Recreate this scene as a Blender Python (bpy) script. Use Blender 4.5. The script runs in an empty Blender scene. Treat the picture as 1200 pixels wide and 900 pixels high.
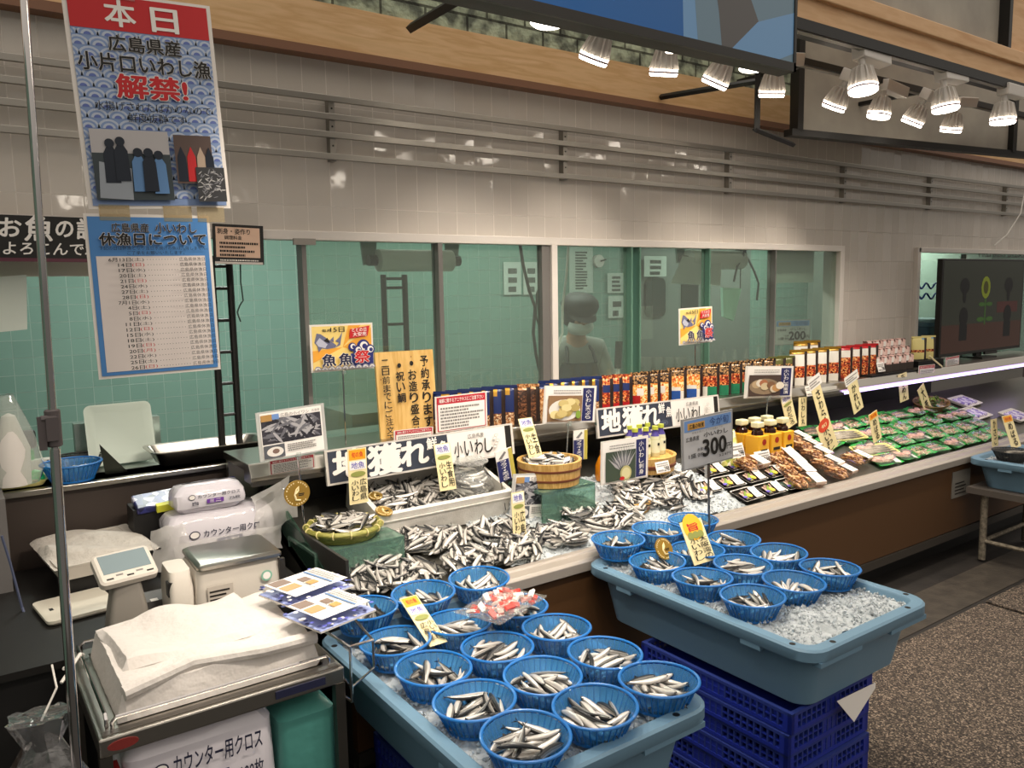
import bpy, bmesh, math, random
from mathutils import Vector, Matrix, Euler, Quaternion
S = bpy.context.scene
COL = S.collection
R = random.Random(7)
PI = math.pi
# ------------------------------------------------------------------ camera
F = 940.0; CAMZ = 1.6
ROLL = math.radians(-1.0); PITCH = math.radians(6.8); YAW = math.radians(35.3)
fw = Vector((math.sin(YAW)*math.cos(PITCH), math.cos(YAW)*math.cos(PITCH), -math.sin(PITCH)))
r0 = Vector((math.cos(YAW), -math.sin(YAW), 0)); u0 = r0.cross(fw)
rt = r0*math.cos(ROLL)+u0*math.sin(ROLL); up = u0*math.cos(ROLL)-r0*math.sin(ROLL)
CP = Vector((0, 0, CAMZ))
cam = bpy.data.objects.new('camera', bpy.data.cameras.new('camera')); COL.objects.link(cam)
cam.data.sensor_width = 36; cam.data.lens = F/1200*36; cam.data.clip_start = .05
m3 = Matrix((rt, up, -fw)).transposed()
cam.matrix_world = Matrix.Translation(CP) @ m3.to_4x4()
S.camera = cam
# ------------------------------------------------------------------ world, exposure
S.view_settings.view_transform = 'Standard'; S.view_settings.look = 'None'
S.view_settings.exposure = 0.5; S.view_settings.gamma = 1.0; S.view_settings.use_curve_mapping = False
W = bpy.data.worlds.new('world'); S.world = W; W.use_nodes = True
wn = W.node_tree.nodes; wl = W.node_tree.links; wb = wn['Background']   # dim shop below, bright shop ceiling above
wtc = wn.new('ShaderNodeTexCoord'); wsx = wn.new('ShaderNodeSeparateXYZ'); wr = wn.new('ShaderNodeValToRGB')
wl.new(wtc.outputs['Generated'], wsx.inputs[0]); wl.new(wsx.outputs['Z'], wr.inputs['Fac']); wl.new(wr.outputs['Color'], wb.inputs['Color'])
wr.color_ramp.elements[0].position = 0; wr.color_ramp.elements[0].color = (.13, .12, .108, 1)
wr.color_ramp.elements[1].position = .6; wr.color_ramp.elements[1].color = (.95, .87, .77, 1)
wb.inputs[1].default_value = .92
LAMP_W = 33.0        # watts of one track spotlight
LAMP_COL = (1.0, .9, .77)
KITCHEN_W = 22.0     # watts of each tube lamp in the preparation room

def ray(x, y): return fw*F + rt*(x-600) - up*(y-450)
def onz(x, y, z): d = ray(x, y); return CP + d*((z-CAMZ)/d.z)
def ony(x, y, Y): d = ray(x, y); return CP + d*(Y/d.y)
def onx(x, y, X): d = ray(x, y); return CP + d*(X/d.x)
def BZ(y): return .57+.3*(y-2.28)          # the sloping bed of the fish case
BT = math.atan(.3)
def onbed(x, y, dz=0):
    d = ray(x, y); t = (.57+dz-.3*2.28-CAMZ)/(d.z-.3*d.y); return CP + d*t
# ------------------------------------------------------------------ materials
def lin(c):
    if isinstance(c, str): c = tuple(int(c[i:i+2], 16) for i in (0, 2, 4))
    return tuple(((v/255)/12.92 if v/255 <= .04045 else ((v/255+.055)/1.055)**2.4) for v in c)+(1,)
MATS = {}
def pm(name, col='808080', rough=.5, metal=0, trans=0, em=None, es=0, bump=None, var=None, coat=0, ior=1.45, spec=.5, sub=0):
    if name in MATS: return MATS[name]
    m = bpy.data.materials.new(name); m.use_nodes = True; N = m.node_tree.nodes; L = m.node_tree.links
    b = N['Principled BSDF']; c = lin(col)
    b.inputs['Base Color'].default_value = c; b.inputs['Roughness'].default_value = rough
    b.inputs['Metallic'].default_value = metal; b.inputs['Transmission Weight'].default_value = trans
    b.inputs['IOR'].default_value = ior; b.inputs['Coat Weight'].default_value = coat
    b.inputs['Specular IOR Level'].default_value = spec
    if em: b.inputs['Emission Color'].default_value = lin(em); b.inputs['Emission Strength'].default_value = es
    tc = None
    if bump or var:
        tc = N.new('ShaderNodeTexCoord')
    if var:   # (scale, other colour)
        n = N.new('ShaderNodeTexNoise'); n.inputs['Scale'].default_value = var[0]; n.inputs['Detail'].default_value = 4
        L.new(tc.outputs['Object'], n.inputs['Vector'])
        r = N.new('ShaderNodeValToRGB'); r.color_ramp.elements[0].position = .35; r.color_ramp.elements[1].position = .65
        r.color_ramp.elements[0].color = c; r.color_ramp.elements[1].color = lin(var[1])
        L.new(n.outputs['Fac'], r.inputs['Fac']); L.new(r.outputs['Color'], b.inputs['Base Color'])
    if bump:  # (scale, strength)
        n = N.new('ShaderNodeTexNoise'); n.inputs['Scale'].default_value = bump[0]; n.inputs['Detail'].default_value = 3
        L.new(tc.outputs['Object'], n.inputs['Vector'])
        u = N.new('ShaderNodeBump'); u.inputs['Strength'].default_value = bump[1]; u.inputs['Distance'].default_value = .01
        L.new(n.outputs['Fac'], u.inputs['Height']); L.new(u.outputs['Normal'], b.inputs['Normal'])
    MATS[name] = m; return m
def clear(name, tint='f4faf6', refl=1.0, milk=0.0, rough=.02, bump=None, milkcol='e8e8e4'):
    """thin clear film or pane: transparent, with fresnel reflection and an optional milky share"""
    if name in MATS: return MATS[name]
    m = bpy.data.materials.new(name); m.use_nodes = True; N = m.node_tree.nodes; L = m.node_tree.links
    N.remove(N['Principled BSDF']); out = N['Material Output']
    t = N.new('ShaderNodeBsdfTransparent'); t.inputs[0].default_value = lin(tint)
    g = N.new('ShaderNodeBsdfGlossy'); g.inputs['Roughness'].default_value = rough
    fr = N.new('ShaderNodeFresnel'); fr.inputs[0].default_value = 1.45
    ge = N.new('ShaderNodeNewGeometry'); mi_ = N.new('ShaderNodeMath'); mi_.operation = 'MULTIPLY_ADD'; mi_.inputs[1].default_value = 1/1.45-1.45; mi_.inputs[2].default_value = 1.45
    L.new(ge.outputs['Backfacing'], mi_.inputs[0]); L.new(mi_.outputs[0], fr.inputs[0])   # thin sheet: the same reflection from both faces
    mu = N.new('ShaderNodeMath'); mu.operation = 'MULTIPLY'; mu.inputs[1].default_value = refl; mu.use_clamp = True
    L.new(fr.outputs[0], mu.inputs[0])
    x = N.new('ShaderNodeMixShader'); L.new(mu.outputs[0], x.inputs[0])
    first = t
    if milk:
        d = N.new('ShaderNodeBsdfDiffuse'); d.inputs[0].default_value = lin(milkcol)
        y = N.new('ShaderNodeMixShader'); y.inputs[0].default_value = milk
        L.new(t.outputs[0], y.inputs[1]); L.new(d.outputs[0], y.inputs[2]); first = y
    L.new(first.outputs[0], x.inputs[1]); L.new(g.outputs[0], x.inputs[2])
    if bump:
        tc = N.new('ShaderNodeTexCoord'); n = N.new('ShaderNodeTexNoise'); n.inputs['Scale'].default_value = bump[0]
        L.new(tc.outputs['Object'], n.inputs['Vector'])
        u = N.new('ShaderNodeBump'); u.inputs['Strength'].default_value = bump[1]; u.inputs['Distance'].default_value = .02
        L.new(n.outputs['Fac'], u.inputs['Height'])
        L.new(u.outputs['Normal'], g.inputs['Normal']); L.new(u.outputs['Normal'], fr.inputs['Normal'])
    L.new(x.outputs[0], out.inputs[0]); MATS[name] = m; return m
def tiles(name, c1, c2, grout, bw, bh, x0, z0, mortar=.004, rough=.12, off=0.0, wob=(3, .12), plane='xz', tilt=.05):
    if name in MATS: return MATS[name]
    m = bpy.data.materials.new(name); m.use_nodes = True; N = m.node_tree.nodes; L = m.node_tree.links
    b = N['Principled BSDF']; tc = N.new('ShaderNodeTexCoord'); sx = N.new('ShaderNodeSeparateXYZ'); cx = N.new('ShaderNodeCombineXYZ')
    L.new(tc.outputs['Object'], sx.inputs[0])
    def off_(o, v):
        a = N.new('ShaderNodeMath'); a.operation = 'SUBTRACT'; a.inputs[1].default_value = v; L.new(o, a.inputs[0]); return a.outputs[0]
    L.new(off_(sx.outputs['X' if plane[0] == 'x' else 'Y'], x0), cx.inputs[0]); L.new(off_(sx.outputs['Z'], z0), cx.inputs[1])
    t = N.new('ShaderNodeTexBrick'); t.offset = off; t.squash = 1
    t.inputs['Color1'].default_value = lin(c1); t.inputs['Color2'].default_value = lin(c2); t.inputs['Mortar'].default_value = lin(grout)
    t.inputs['Scale'].default_value = 1; t.inputs['Mortar Size'].default_value = mortar/2; t.inputs['Mortar Smooth'].default_value = .1
    t.inputs['Brick Width'].default_value = bw; t.inputs['Row Height'].default_value = bh
    L.new(cx.outputs[0], t.inputs['Vector']); L.new(t.outputs['Color'], b.inputs['Base Color'])
    t2 = N.new('ShaderNodeTexBrick'); t2.offset = off; t2.squash = 1     # every tile set at its own slight tilt
    for k_, v_ in (('Color1', (0, 0, 0, 1)), ('Color2', (1, 1, 1, 1)), ('Mortar', (.5, .5, .5, 1)), ('Scale', 1), ('Mortar Size', .001), ('Brick Width', bw), ('Row Height', bh)): t2.inputs[k_].default_value = v_
    L.new(cx.outputs[0], t2.inputs['Vector'])
    def mth(op, p, q):
        w_ = N.new('ShaderNodeMath'); w_.operation = op
        for i_, e_ in enumerate((p, q)):
            if e_ is None: continue
            if isinstance(e_, (int, float)): w_.inputs[i_].default_value = e_
            else: L.new(e_, w_.inputs[i_])
        return w_.outputs[0]
    s2 = N.new('ShaderNodeSeparateXYZ'); L.new(cx.outputs[0], s2.inputs[0]); ra = t2.outputs['Color']; rb = mth('FRACT', mth('MULTIPLY', ra, 17.3), None)
    tl = mth('ADD', mth('MULTIPLY', mth('SUBTRACT', ra, .5), s2.outputs[0]), mth('MULTIPLY', mth('SUBTRACT', rb, .5), s2.outputs[1]))
    ub = N.new('ShaderNodeBump'); ub.inputs['Strength'].default_value = 1; ub.inputs['Distance'].default_value = tilt; L.new(tl, ub.inputs['Height'])
    n = N.new('ShaderNodeTexNoise'); n.inputs['Scale'].default_value = wob[0]; n.inputs['Detail'].default_value = 2; L.new(tc.outputs['Object'], n.inputs['Vector'])
    a = N.new('ShaderNodeMath'); a.operation = 'MULTIPLY_ADD'; a.inputs[1].default_value = -.25; L.new(t.outputs['Fac'], a.inputs[0]); L.new(n.outputs['Fac'], a.inputs[2])
    u = N.new('ShaderNodeBump'); u.inputs['Strength'].default_value = wob[1]; u.inputs['Distance'].default_value = .02
    L.new(a.outputs[0], u.inputs['Height']); L.new(ub.outputs['Normal'], u.inputs['Normal']); L.new(u.outputs['Normal'], b.inputs['Normal'])
    ro = N.new('ShaderNodeMath'); ro.operation = 'MULTIPLY_ADD'; ro.inputs[1].default_value = .5; ro.inputs[2].default_value = rough
    L.new(t.outputs['Fac'], ro.inputs[0]); L.new(ro.outputs[0], b.inputs['Roughness'])
    MATS[name] = m; return m
def mix(name, cols, scale=60, rough=.5, kind='v', stretch=(1, 1, 1), bump=0.0, coord='Object'):
    """cell or noise pattern through several colours (food, print, carpet, wood)"""
    if name in MATS: return MATS[name]
    m = bpy.data.materials.new(name); m.use_nodes = True; N = m.node_tree.nodes; L = m.node_tree.links
    b = N['Principled BSDF']; b.inputs['Roughness'].default_value = rough
    tc = N.new('ShaderNodeTexCoord'); mp = N.new('ShaderNodeMapping'); mp.inputs['Scale'].default_value = stretch
    L.new(tc.outputs[coord], mp.inputs[0])
    if kind == 'v':
        t = N.new('ShaderNodeTexVoronoi'); t.inputs['Scale'].default_value = scale
        s = N.new('ShaderNodeSeparateXYZ'); L.new(t.outputs['Color'], s.inputs[0]); o = s.outputs[0]
    else:
        t = N.new('ShaderNodeTexNoise'); t.inputs['Scale'].default_value = scale; t.inputs['Detail'].default_value = 5; o = t.outputs['Fac']
    L.new(mp.outputs[0], t.inputs['Vector'])
    r = N.new('ShaderNodeValToRGB'); e = r.color_ramp.elements; k = len(cols)
    lo, hi = (0, 1) if kind == 'v' else (.3, .7)
    if kind == 'v': r.color_ramp.interpolation = 'CONSTANT'
    while len(e) < k: e.new(.5)
    for i in range(k):
        e[i].position = lo+(hi-lo)*(i/k if kind == 'v' else i/(k-1)); e[i].color = lin(cols[i])
    L.new(o, r.inputs['Fac']); L.new(r.outputs['Color'], b.inputs['Base Color'])
    if bump:
        u = N.new('ShaderNodeBump'); u.inputs['Strength'].default_value = bump; u.inputs['Distance'].default_value = .01
        L.new(o, u.inputs['Height']); L.new(u.outputs['Normal'], b.inputs['Normal'])
    MATS[name] = m; return m

white = pm('white paper', 'ece6e0', .5); black = pm('black ink', '17130f', .6); red = pm('red ink', 'c01d22', .5)
navy = pm('navy ink', '262a5c', .5); grey = pm('grey ink', '7a7672', .6); gold = pm('gold print', 'b98b32', .35, .6)
orange = pm('orange ink', 'f0a020', .5); cream = pm('cream card', 'ead9a6', .55); yellow = pm('yellow print', 'f2d25a', .5)
steel = pm('brushed stainless steel', 'a9a49c', .28, 1.0, bump=(40, .04)); chrome = pm('chrome', 'c8c4c2', .08, 1.0)
darksteel = pm('dull dark steel', '5c5852', .4, .9); blackm = pm('black painted metal', '14120f', .45)
whitep = pm('white plastic', 'dcd6ce', .4); silverp = pm('aluminium channel', '9c978f', .35, .8)
filmc = clear('clear film', 'fbfbfb', 1.0, .05, .05)
# ------------------------------------------------------------------ mesh builder
class MB:
    def __init__(s): s.v = []; s.f = []; s.mi = []; s.mats = []
    def add(s, vs, fs, mat):
        if mat not in s.mats: s.mats.append(mat)
        k = s.mats.index(mat); b = len(s.v)
        s.v += [tuple(v) for v in vs]; s.f += [tuple(b+i for i in f) for f in fs]; s.mi += [k]*len(fs); return s
    def box(s, x0, x1, y0, y1, z0, z1, mat):
        vs = [(x, y, z) for x in (x0, x1) for y in (y0, y1) for z in (z0, z1)]
        return s.add(vs, [(0, 1, 3, 2), (4, 6, 7, 5), (0, 4, 5, 1), (2, 3, 7, 6), (0, 2, 6, 4), (1, 5, 7, 3)], mat)
    def obox(s, M, sx, sy, sz, mat):
        vs = [M @ Vector((x, y, z)) for x in (-sx/2, sx/2) for y in (-sy/2, sy/2) for z in (-sz/2, sz/2)]
        return s.add(vs, [(0, 1, 3, 2), (4, 6, 7, 5), (0, 4, 5, 1), (2, 3, 7, 6), (0, 2, 6, 4), (1, 5, 7, 3)], mat)
    def loft(s, rings, mat, cap0=True, cap1=True, closed=True):
        n = len(rings[0]); vs = [p for r in rings for p in r]; fs = []
        for i in range(len(rings)-1):
            for k in range(n if closed else n-1):
                k2 = (k+1) % n; fs.append((i*n+k, i*n+k2, (i+1)*n+k2, (i+1)*n+k))
        if cap0: fs.append(tuple(range(n-1, -1, -1)))
        if cap1: fs.append(tuple((len(rings)-1)*n+k for k in range(n)))
        return s.add(vs, fs, mat)
    def tube(s, pts, r, mat, n=8, r2=None):
        pts = [Vector(p) for p in pts]; rings = []; pu = None
        for i, p in enumerate(pts):
            a = pts[max(i-1, 0)]; b = pts[min(i+1, len(pts)-1)]; t = (b-a).normalized()
            if pu is None:
                pu = t.cross(Vector((0, 0, 1)) if abs(t.z) < .9 else Vector((1, 0, 0))).normalized()
            else: pu = (pu - t*pu.dot(t)).normalized()
            w = t.cross(pu); rr = r if r2 is None else r+(r2-r)*i/(len(pts)-1)
            rings.append([p+pu*rr*math.cos(2*PI*k/n)+w*rr*math.sin(2*PI*k/n) for k in range(n)])
        return s.loft(rings, mat)
    def lathe(s, prof, mat, n=24, c=(0, 0, 0), caps=(True, True), M=None):
        rings = []
        for r, z in prof:
            ring = [Vector((r*math.cos(2*PI*k/n), r*math.sin(2*PI*k/n), z)) for k in range(n)]
            rings.append([(M @ p if M else p)+Vector(c) for p in ring])
        return s.loft(rings, mat, *caps)
    def prism(s, pts, thick, mat, M=None):
        """outline pts (x, z) given thickness along y"""
        n = len(pts); vs = [Vector((p[0], 0, p[1])) for p in pts]+[Vector((p[0], thick, p[1])) for p in pts]
        if M: vs = [M @ v for v in vs]
        fs = [tuple(range(n)), tuple(range(2*n-1, n-1, -1))]+[(i, i+n, (i+1) % n+n, (i+1) % n) for i in range(n)]
        return s.add(vs, fs, mat)
    def xf(s, M): s.v = [tuple(M @ Vector(v)) for v in s.v]; return s
    def mesh(s, name, smooth=True):
        m = bpy.data.meshes.new(name); m.from_pydata(s.v, [], s.f)
        for t in s.mats: m.materials.append(t)
        m.polygons.foreach_set('material_index', s.mi); m.validate()
        if smooth:
            m.polygons.foreach_set('use_smooth', [True]*len(m.polygons)); m.set_sharp_from_angle(angle=.6)
        m.update(); return m
    def build(s, name, parent=None, loc=(0, 0, 0), rot=(0, 0, 0), smooth=True, bev=0):
        o = bpy.data.objects.new(name, s.mesh(name, smooth)); COL.objects.link(o)
        o.location = loc; o.rotation_euler = rot
        if parent is not None: o.parent = parent
        if bev:
            b = o.modifiers.new('bevel', 'BEVEL'); b.width = bev; b.segments = 2; b.limit_method = 'ANGLE'; b.angle_limit = .7
        return o
def tag(o, label=None, cat=None, group=None, kind=None):
    if label: o['label'] = label
    if cat: o['category'] = cat
    if group: o['group'] = group
    if kind: o['kind'] = kind
    return o
def thing(name, label, cat, loc=(0, 0, 0), rot=(0, 0, 0), group=None):
    o = bpy.data.objects.new(name, None); COL.objects.link(o); o.location = loc; o.rotation_euler = rot; o.empty_display_size = .05
    return tag(o, label, cat, group)
KIDS = {}
def kids(o): return KIDS.get(o.name) or KIDS.setdefault(o.name, [c for c in bpy.data.objects if c.parent == o])
def copy(o, loc, rot=None, label=None, group=None, scale=None):
    c = o.copy(); COL.objects.link(c); c.location = loc
    if rot is not None: c.rotation_euler = rot
    if scale: c.scale = scale
    if label: c['label'] = label
    if group: c['group'] = group
    for k in kids(o):
        d = k.copy(); COL.objects.link(d); d.parent = c
        for q in kids(k):
            e = q.copy(); COL.objects.link(e); e.parent = d
    return c
def rr(x0, x1, y0, y1, r, z, n=5):
    p = []
    for cx, cy, a0 in ((x1-r, y1-r, 0), (x0+r, y1-r, PI/2), (x0+r, y0+r, PI), (x1-r, y0+r, 1.5*PI)):
        for k in range(n+1):
            a = a0+PI/2*k/n; p.append((cx+r*math.cos(a), cy+r*math.sin(a), z))
    return p
def struct(o): o['kind'] = 'structure'; return o
# ------------------------------------------------------------------ lettering
TXT = {}
def glyphs(t, bold=0.0):
    k = (t, bold)
    if k not in TXT:
        c = bpy.data.curves.new('lettering', 'FONT'); c.body = t; c.offset = bold; c.resolution_u = 2 if len(t) > 3 else 3
        o = bpy.data.objects.new('lettering', c); me = o.to_mesh()
        vs = [tuple(v.co) for v in me.vertices]; fs = [tuple(p.vertices) for p in me.polygons]
        o.to_mesh_clear(); bpy.data.objects.remove(o); bpy.data.curves.remove(c)
        xs = [v[0] for v in vs] or [0, 1]; ys = [v[1] for v in vs] or [0, 1]
        TXT[k] = (vs, fs, min(xs), max(xs), min(ys), max(ys))
    return TXT[k]
class Sign:
    """a flat board with print and lettering; local x right, z up, front at -y; board from (0,0) to (w,h)"""
    def __init__(s, name, label, cat, w, h, M, t=.003, group=None):
        s.o = thing(name, label, cat, group=group); s.o.matrix_world = M; s.w, s.h, s.t = w, h, t; s.L = 0
        s.bd = MB(); s.pr = MB(); s.tx = MB()
    @classmethod
    def px(cls, name, label, cat, tl, tr, bl, Y, t=.003, group=None, lean=0.0, edge=False):
        a, b, c = ony(*tl, Y), ony(*tr, Y), ony(*bl, Y)
        w = (b-a).length; h = (a-c).length; roll = math.atan2(b.z-a.z, b.x-a.x)
        if edge == 'roll': roll = -.7*math.atan2(a.x-c.x, a.z-c.z)
        elif edge:                     # a card leaning back: its left edge keeps one x
            a = onx(*tl, c.x); b = ony(*tr, a.y); w = abs(b.x-a.x); h = (a-c).length; roll = 0; lean = math.atan2(a.y-c.y, a.z-c.z)
        M = Matrix.Translation(c) @ Matrix.Rotation(-roll, 4, 'Y') @ Matrix.Rotation(-lean, 4, 'X')
        return cls(name, label, cat, w, h, M, t, group)
    def y(s): s.L += 1; return -.0006-.0005*s.L
    def board(s, mat, r=0.0):
        w, h, t = s.w, s.h, s.t
        if r: s.bd.prism([(p[0], p[1]) for p in rr(0, w, 0, h, r, 0)], t, mat)
        else: s.bd.box(0, w, 0, t, 0, h, mat)
        return s
    def rect(s, u0, v0, u1, v1, mat, y=None): return s.poly([(u0, v0), (u1, v0), (u1, v1), (u0, v1)], mat, y)
    def poly(s, pts, mat, y=None):
        y = s.y() if y is None else y
        s.pr.add([(u*s.w, y, v*s.h) for u, v in pts], [tuple(range(len(pts)))], mat); return s
    def disc(s, u, v, rx, rz, mat, n=20, a0=0, a1=2*PI):
        return s.poly([(u+rx/s.w*math.cos(a0+(a1-a0)*k/n), v+rz/s.h*math.sin(a0+(a1-a0)*k/n)) for k in range(n+(a1-a0 < 6))], mat)
    def text(s, t, u0, v0, u1, v1, mat, bold=0.0, halo=None, skew=0.0):
        if halo: s.text(t, u0, v0, u1, v1, halo[0], -(bold+halo[1]), None, skew)
        vs, fs, x0, x1, y0, y1 = glyphs(t)
        y = s.y(); ax, az = (u1-u0)*s.w/max(x1-x0, 1e-3), (v1-v0)*s.h/max(y1-y0, 1e-3); b = abs(bold)
        st = [(0, 0)]                                  # thicker strokes: the same glyphs struck several times, slightly shifted
        if b > .008: st += [(b*math.cos(k*PI/3), b*math.sin(k*PI/3)) for k in range(6)]
        if bold < 0: st += [(b*.55*math.cos(k*PI/3+.5), b*.55*math.sin(k*PI/3+.5)) for k in range(6)]
        for i, (dx, dz) in enumerate(st):
            s.tx.add([(u0*s.w+(v[0]-x0+dx)*ax+skew*(v[1]-y0)*az, y-.00003*i, v0*s.h+(v[1]-y0+dz)*az) for v in vs], fs, mat)
        return s
    def vtext(s, t, u0, v0, u1, v1, mat, bold=0.0, halo=None):
        n = len(t); H = (v1-v0)/n
        for i, ch in enumerate(t):
            if ch == ' ': continue
            small = ch in '・。、っー'
            a, b = (u0, u1) if not small else (u0+(u1-u0)*.3, u1-(u1-u0)*.3)
            p, q = v1-(i+1)*H+H*.08, v1-i*H-H*.06
            if small: p, q = p+H*.25, q-H*.25
            s.text(ch, a, p, b, q, mat, bold, halo)
        return s
    def fine(s, u0, v0, u1, v1, rows, mat, seed=1, fill=.55):
        """rows of unreadable small print as short dashes"""
        q = random.Random(seed); y = s.y(); H = (v1-v0)/rows
        for i in range(rows):
            u = u0; e = u1-(u1-u0)*q.choice([0, 0, .1, .35])
            while u < e:
                d = (u1-u0)*q.uniform(.02, .05); z = v1-(i+1)*H
                s.pr.add([(a*s.w, y, b*s.h) for a, b in ((u, z), (min(u+d, e), z), (min(u+d, e), z+H*fill), (u, z+H*fill))], [(0, 1, 2, 3)], mat)
                u += d*1.35
        return s
    def fishes(s, u0, v0, u1, v1, n, bg, cols, seed=1, ln=.3, th=.04, ang=None):
        s.rect(u0, v0, u1, v1, bg); q = random.Random(seed); y = s.y(); s.L += 2; W, H = (u1-u0)*s.w, (v1-v0)*s.h
        for i in range(n):
            l = ln*W*q.uniform(.7, 1.1); t = th*W*q.uniform(.7, 1.2); a = q.uniform(-1.2, 1.2) if ang is None else ang+q.uniform(-.3, .3)
            cx = u0*s.w+W*q.uniform(.1, .9); cz = v0*s.h+H*q.uniform(.08, .92); P = []
            for k in range(10):
                b = 2*PI*k/10; x, z = l/2*math.cos(b), t/2*math.sin(b)*(1.0 if math.cos(b) < .5 else .6)
                X = cx+x*math.cos(a)-z*math.sin(a); Z = cz+x*math.sin(a)+z*math.cos(a)
                P.append((min(max(X, u0*s.w), u1*s.w), y-.000008*i, min(max(Z, v0*s.h), v1*s.h)))
            s.pr.add(P, [tuple(range(10))], cols[i % len(cols)])
        return s
    def done(s, board='board', pr='print', tx='lettering'):
        if s.bd.v: s.bd.build(board, s.o, smooth=False)
        if s.pr.v: s.pr.build(pr, s.o, smooth=False)
        if s.tx.v: s.tx.build(tx, s.o, smooth=False)
        return s.o
# ================================================================== SETTING
WY = 3.14
wt = tiles('glazed white wall tile', 'c2b9af', 'c6bdb3', 'd8cfc5', .1, .2, 1.136, 1.742, .004, .07, wob=(9, .1), tilt=.09)
gt = tiles('green glazed kitchen tile', '86a699', '82a295', 'a9bfb4', .1, .1, .02, .05, .004, .25, wob=(5, .03))
mb = MB()
for a in ((-2, 10, WY, WY+.12, 1.84, 3.3), (4.93, 5.87, WY, WY+.12, .9, 1.84), (-2, -.5, WY, WY+.12, .95, 1.84)):
    mb.box(*a, wt)
mb.box(-2, 10, WY, WY+.12, 0, .95, pm('dark brown lower wall', '3d332d', .5))
struct(mb.build('wall_back', smooth=False))
carpet = mix('speckled carpet', ['352d27', '443a32', '55493f', '29231e', '66594d', '3d342c', '8a7a6a', '1e1916'], 190, .95, 'v', bump=.6)
fl = pm('dark concrete floor', '1f1c1a', .55, bump=(30, .1), var=(6, '2a2623'))
struct(MB().box(-2, 10, -1.0, 6, -.1, 0, fl).build('floor', smooth=False))
def mat_(name, lab, x0, x1, y0, y1):
    tag(MB().box(x0, x1, y0, y1, 0, .012, carpet).build(name, smooth=False, bev=.004), lab, 'mat')
mat_('carpet_mat', 'large speckled brown carpet mat on the floor in front of the tubs', 2.3, 4.1, -.9, 1.78)
mat_('carpet_mat', 'speckled brown carpet mat beyond the dark seam, cut off by the picture edge', 4.13, 6.5, -.9, 1.78)
struct(MB().box(3.0, 7.5, 1.81, 2.05, 0, .004, pm('grey scuffed floor plate', '37322d', .45, bump=(60, .1), var=(14, '453f38'))).build('trim_1', smooth=False))
# kitchen behind the windows
struct(MB().box(-2, 10, 5.4, 5.5, 0, 2.6, gt).build('wall_kitchen', smooth=False))
struct(MB().box(-2.1, -2, -1, 5.5, 0, 2.6, gt).build('wall_left', smooth=False))
struct(MB().box(10, 10.1, 3.2, 5.5, 0, 2.6, gt).build('wall_right', smooth=False))
struct(MB().box(-2, 10, WY+.12, 5.5, 2.5, 2.6, pm('kitchen ceiling white', 'd8dcd4', .8)).build('ceiling', smooth=False))
def tube_lamp(x, y, lab):
    o = thing('ceiling_lamp', lab, 'lamp', (x, y, 2.5))
    MB().box(-.6, .6, -.08, .08, -.05, 0, whitep).build('housing', o, smooth=False)
    MB().tube([(-.56, 0, -.065), (.56, 0, -.065)], .015, pm('lit fluorescent tube', 'ffffff', .4, em='e8fff0', es=4)).build('tube', o)
    l = bpy.data.lights.new('tube_light', 'AREA'); l.shape = 'RECTANGLE'; l.size = 1.1; l.size_y = .1; l.energy = KITCHEN_W; l.color = (.95, 1, .93)
    q = bpy.data.objects.new('tube_light', l); COL.objects.link(q); q.parent = o; q.location = (0, 0, -.09)
for i, (x, y) in enumerate(((1.2, 4.3), (3.4, 4.3), (6.4, 4.5), (7.4, 3.6))):
    tube_lamp(x, y, ['fluorescent lamp on the kitchen ceiling above the rack', 'fluorescent lamp on the kitchen ceiling above the masked worker', 'fluorescent lamp on the kitchen ceiling at the grey door', 'added fluorescent lamp on the kitchen ceiling behind the television'][i])  # the last lamp is added to brighten the pale partition
# window frames and panes
wf = pm('white window frame', 'cfc7bf', .4); wfd = pm('grey window frame', '77736f', .4, .3)
glass = clear('window glass', 'eef7f1', 1.8, .10, .02, None, 'a4a8a0')  # grey milky share stands in for the shop's reflected veil
mb = MB().box(-.5, 4.93, WY-.03, WY+.03, 1.805, 1.842, wf).box(4.885, 4.93, WY-.03, WY+.1, .95, 1.81, wf)
mb.box(-.5, 4.93, WY-.03, WY+.12, .93, .95, steel)
w1 = struct(mb.build('window_1', smooth=False, bev=.003))
def bar(n, x, w, m, d=.03, p=w1): struct(MB().box(x-w/2, x+w/2, WY-d, WY+d, .95, 1.805, m).build(n, p, smooth=False))
bar('mullion', 1.2, .018, wfd); bar('mullion', 1.826, .022, wfd); bar('mullion', 2.425, .05, wfd, .02); bar('mullion', 2.467, .035, wf, .035)
bar('mullion', 2.99, .012, pm('green glass edge', '5a7a6a', .1)); bar('mullion', 3.05, .01, MATS['green glass edge']); bar('mullion', 3.6, .01, MATS['green glass edge']); bar('mullion', 4.2, .01, wfd)
for a, b in ((1.21, 1.815), (1.837, 2.40), (2.485, 2.984), (3.055, 3.595), (3.605, 4.195), (4.205, 4.885)):
    struct(MB().box(a, b, WY+.004, WY+.01, .95, 1.805, glass).build('pane', w1, smooth=False))
MB().box(1.155, 1.245, WY-.045, WY-.03, 1.785, 1.81, pm('grey catch', '8d877f', .4)).build('catch', w1, smooth=False)
w2 = struct(MB().box(5.87, 9, WY-.03, WY+.03, 1.81, 1.845, wf).box(5.86, 5.9, WY-.03, WY+.08, .95, 1.845, wf).build('window_2', smooth=False, bev=.003))
bar('mullion', 6.6, .012, wfd, .02, w2)
for a, b in ((5.9, 6.594), (6.606, 9)):
    struct(MB().box(a, b, WY+.004, WY+.01, .95, 1.81, glass).build('pane', w2, smooth=False))
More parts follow.
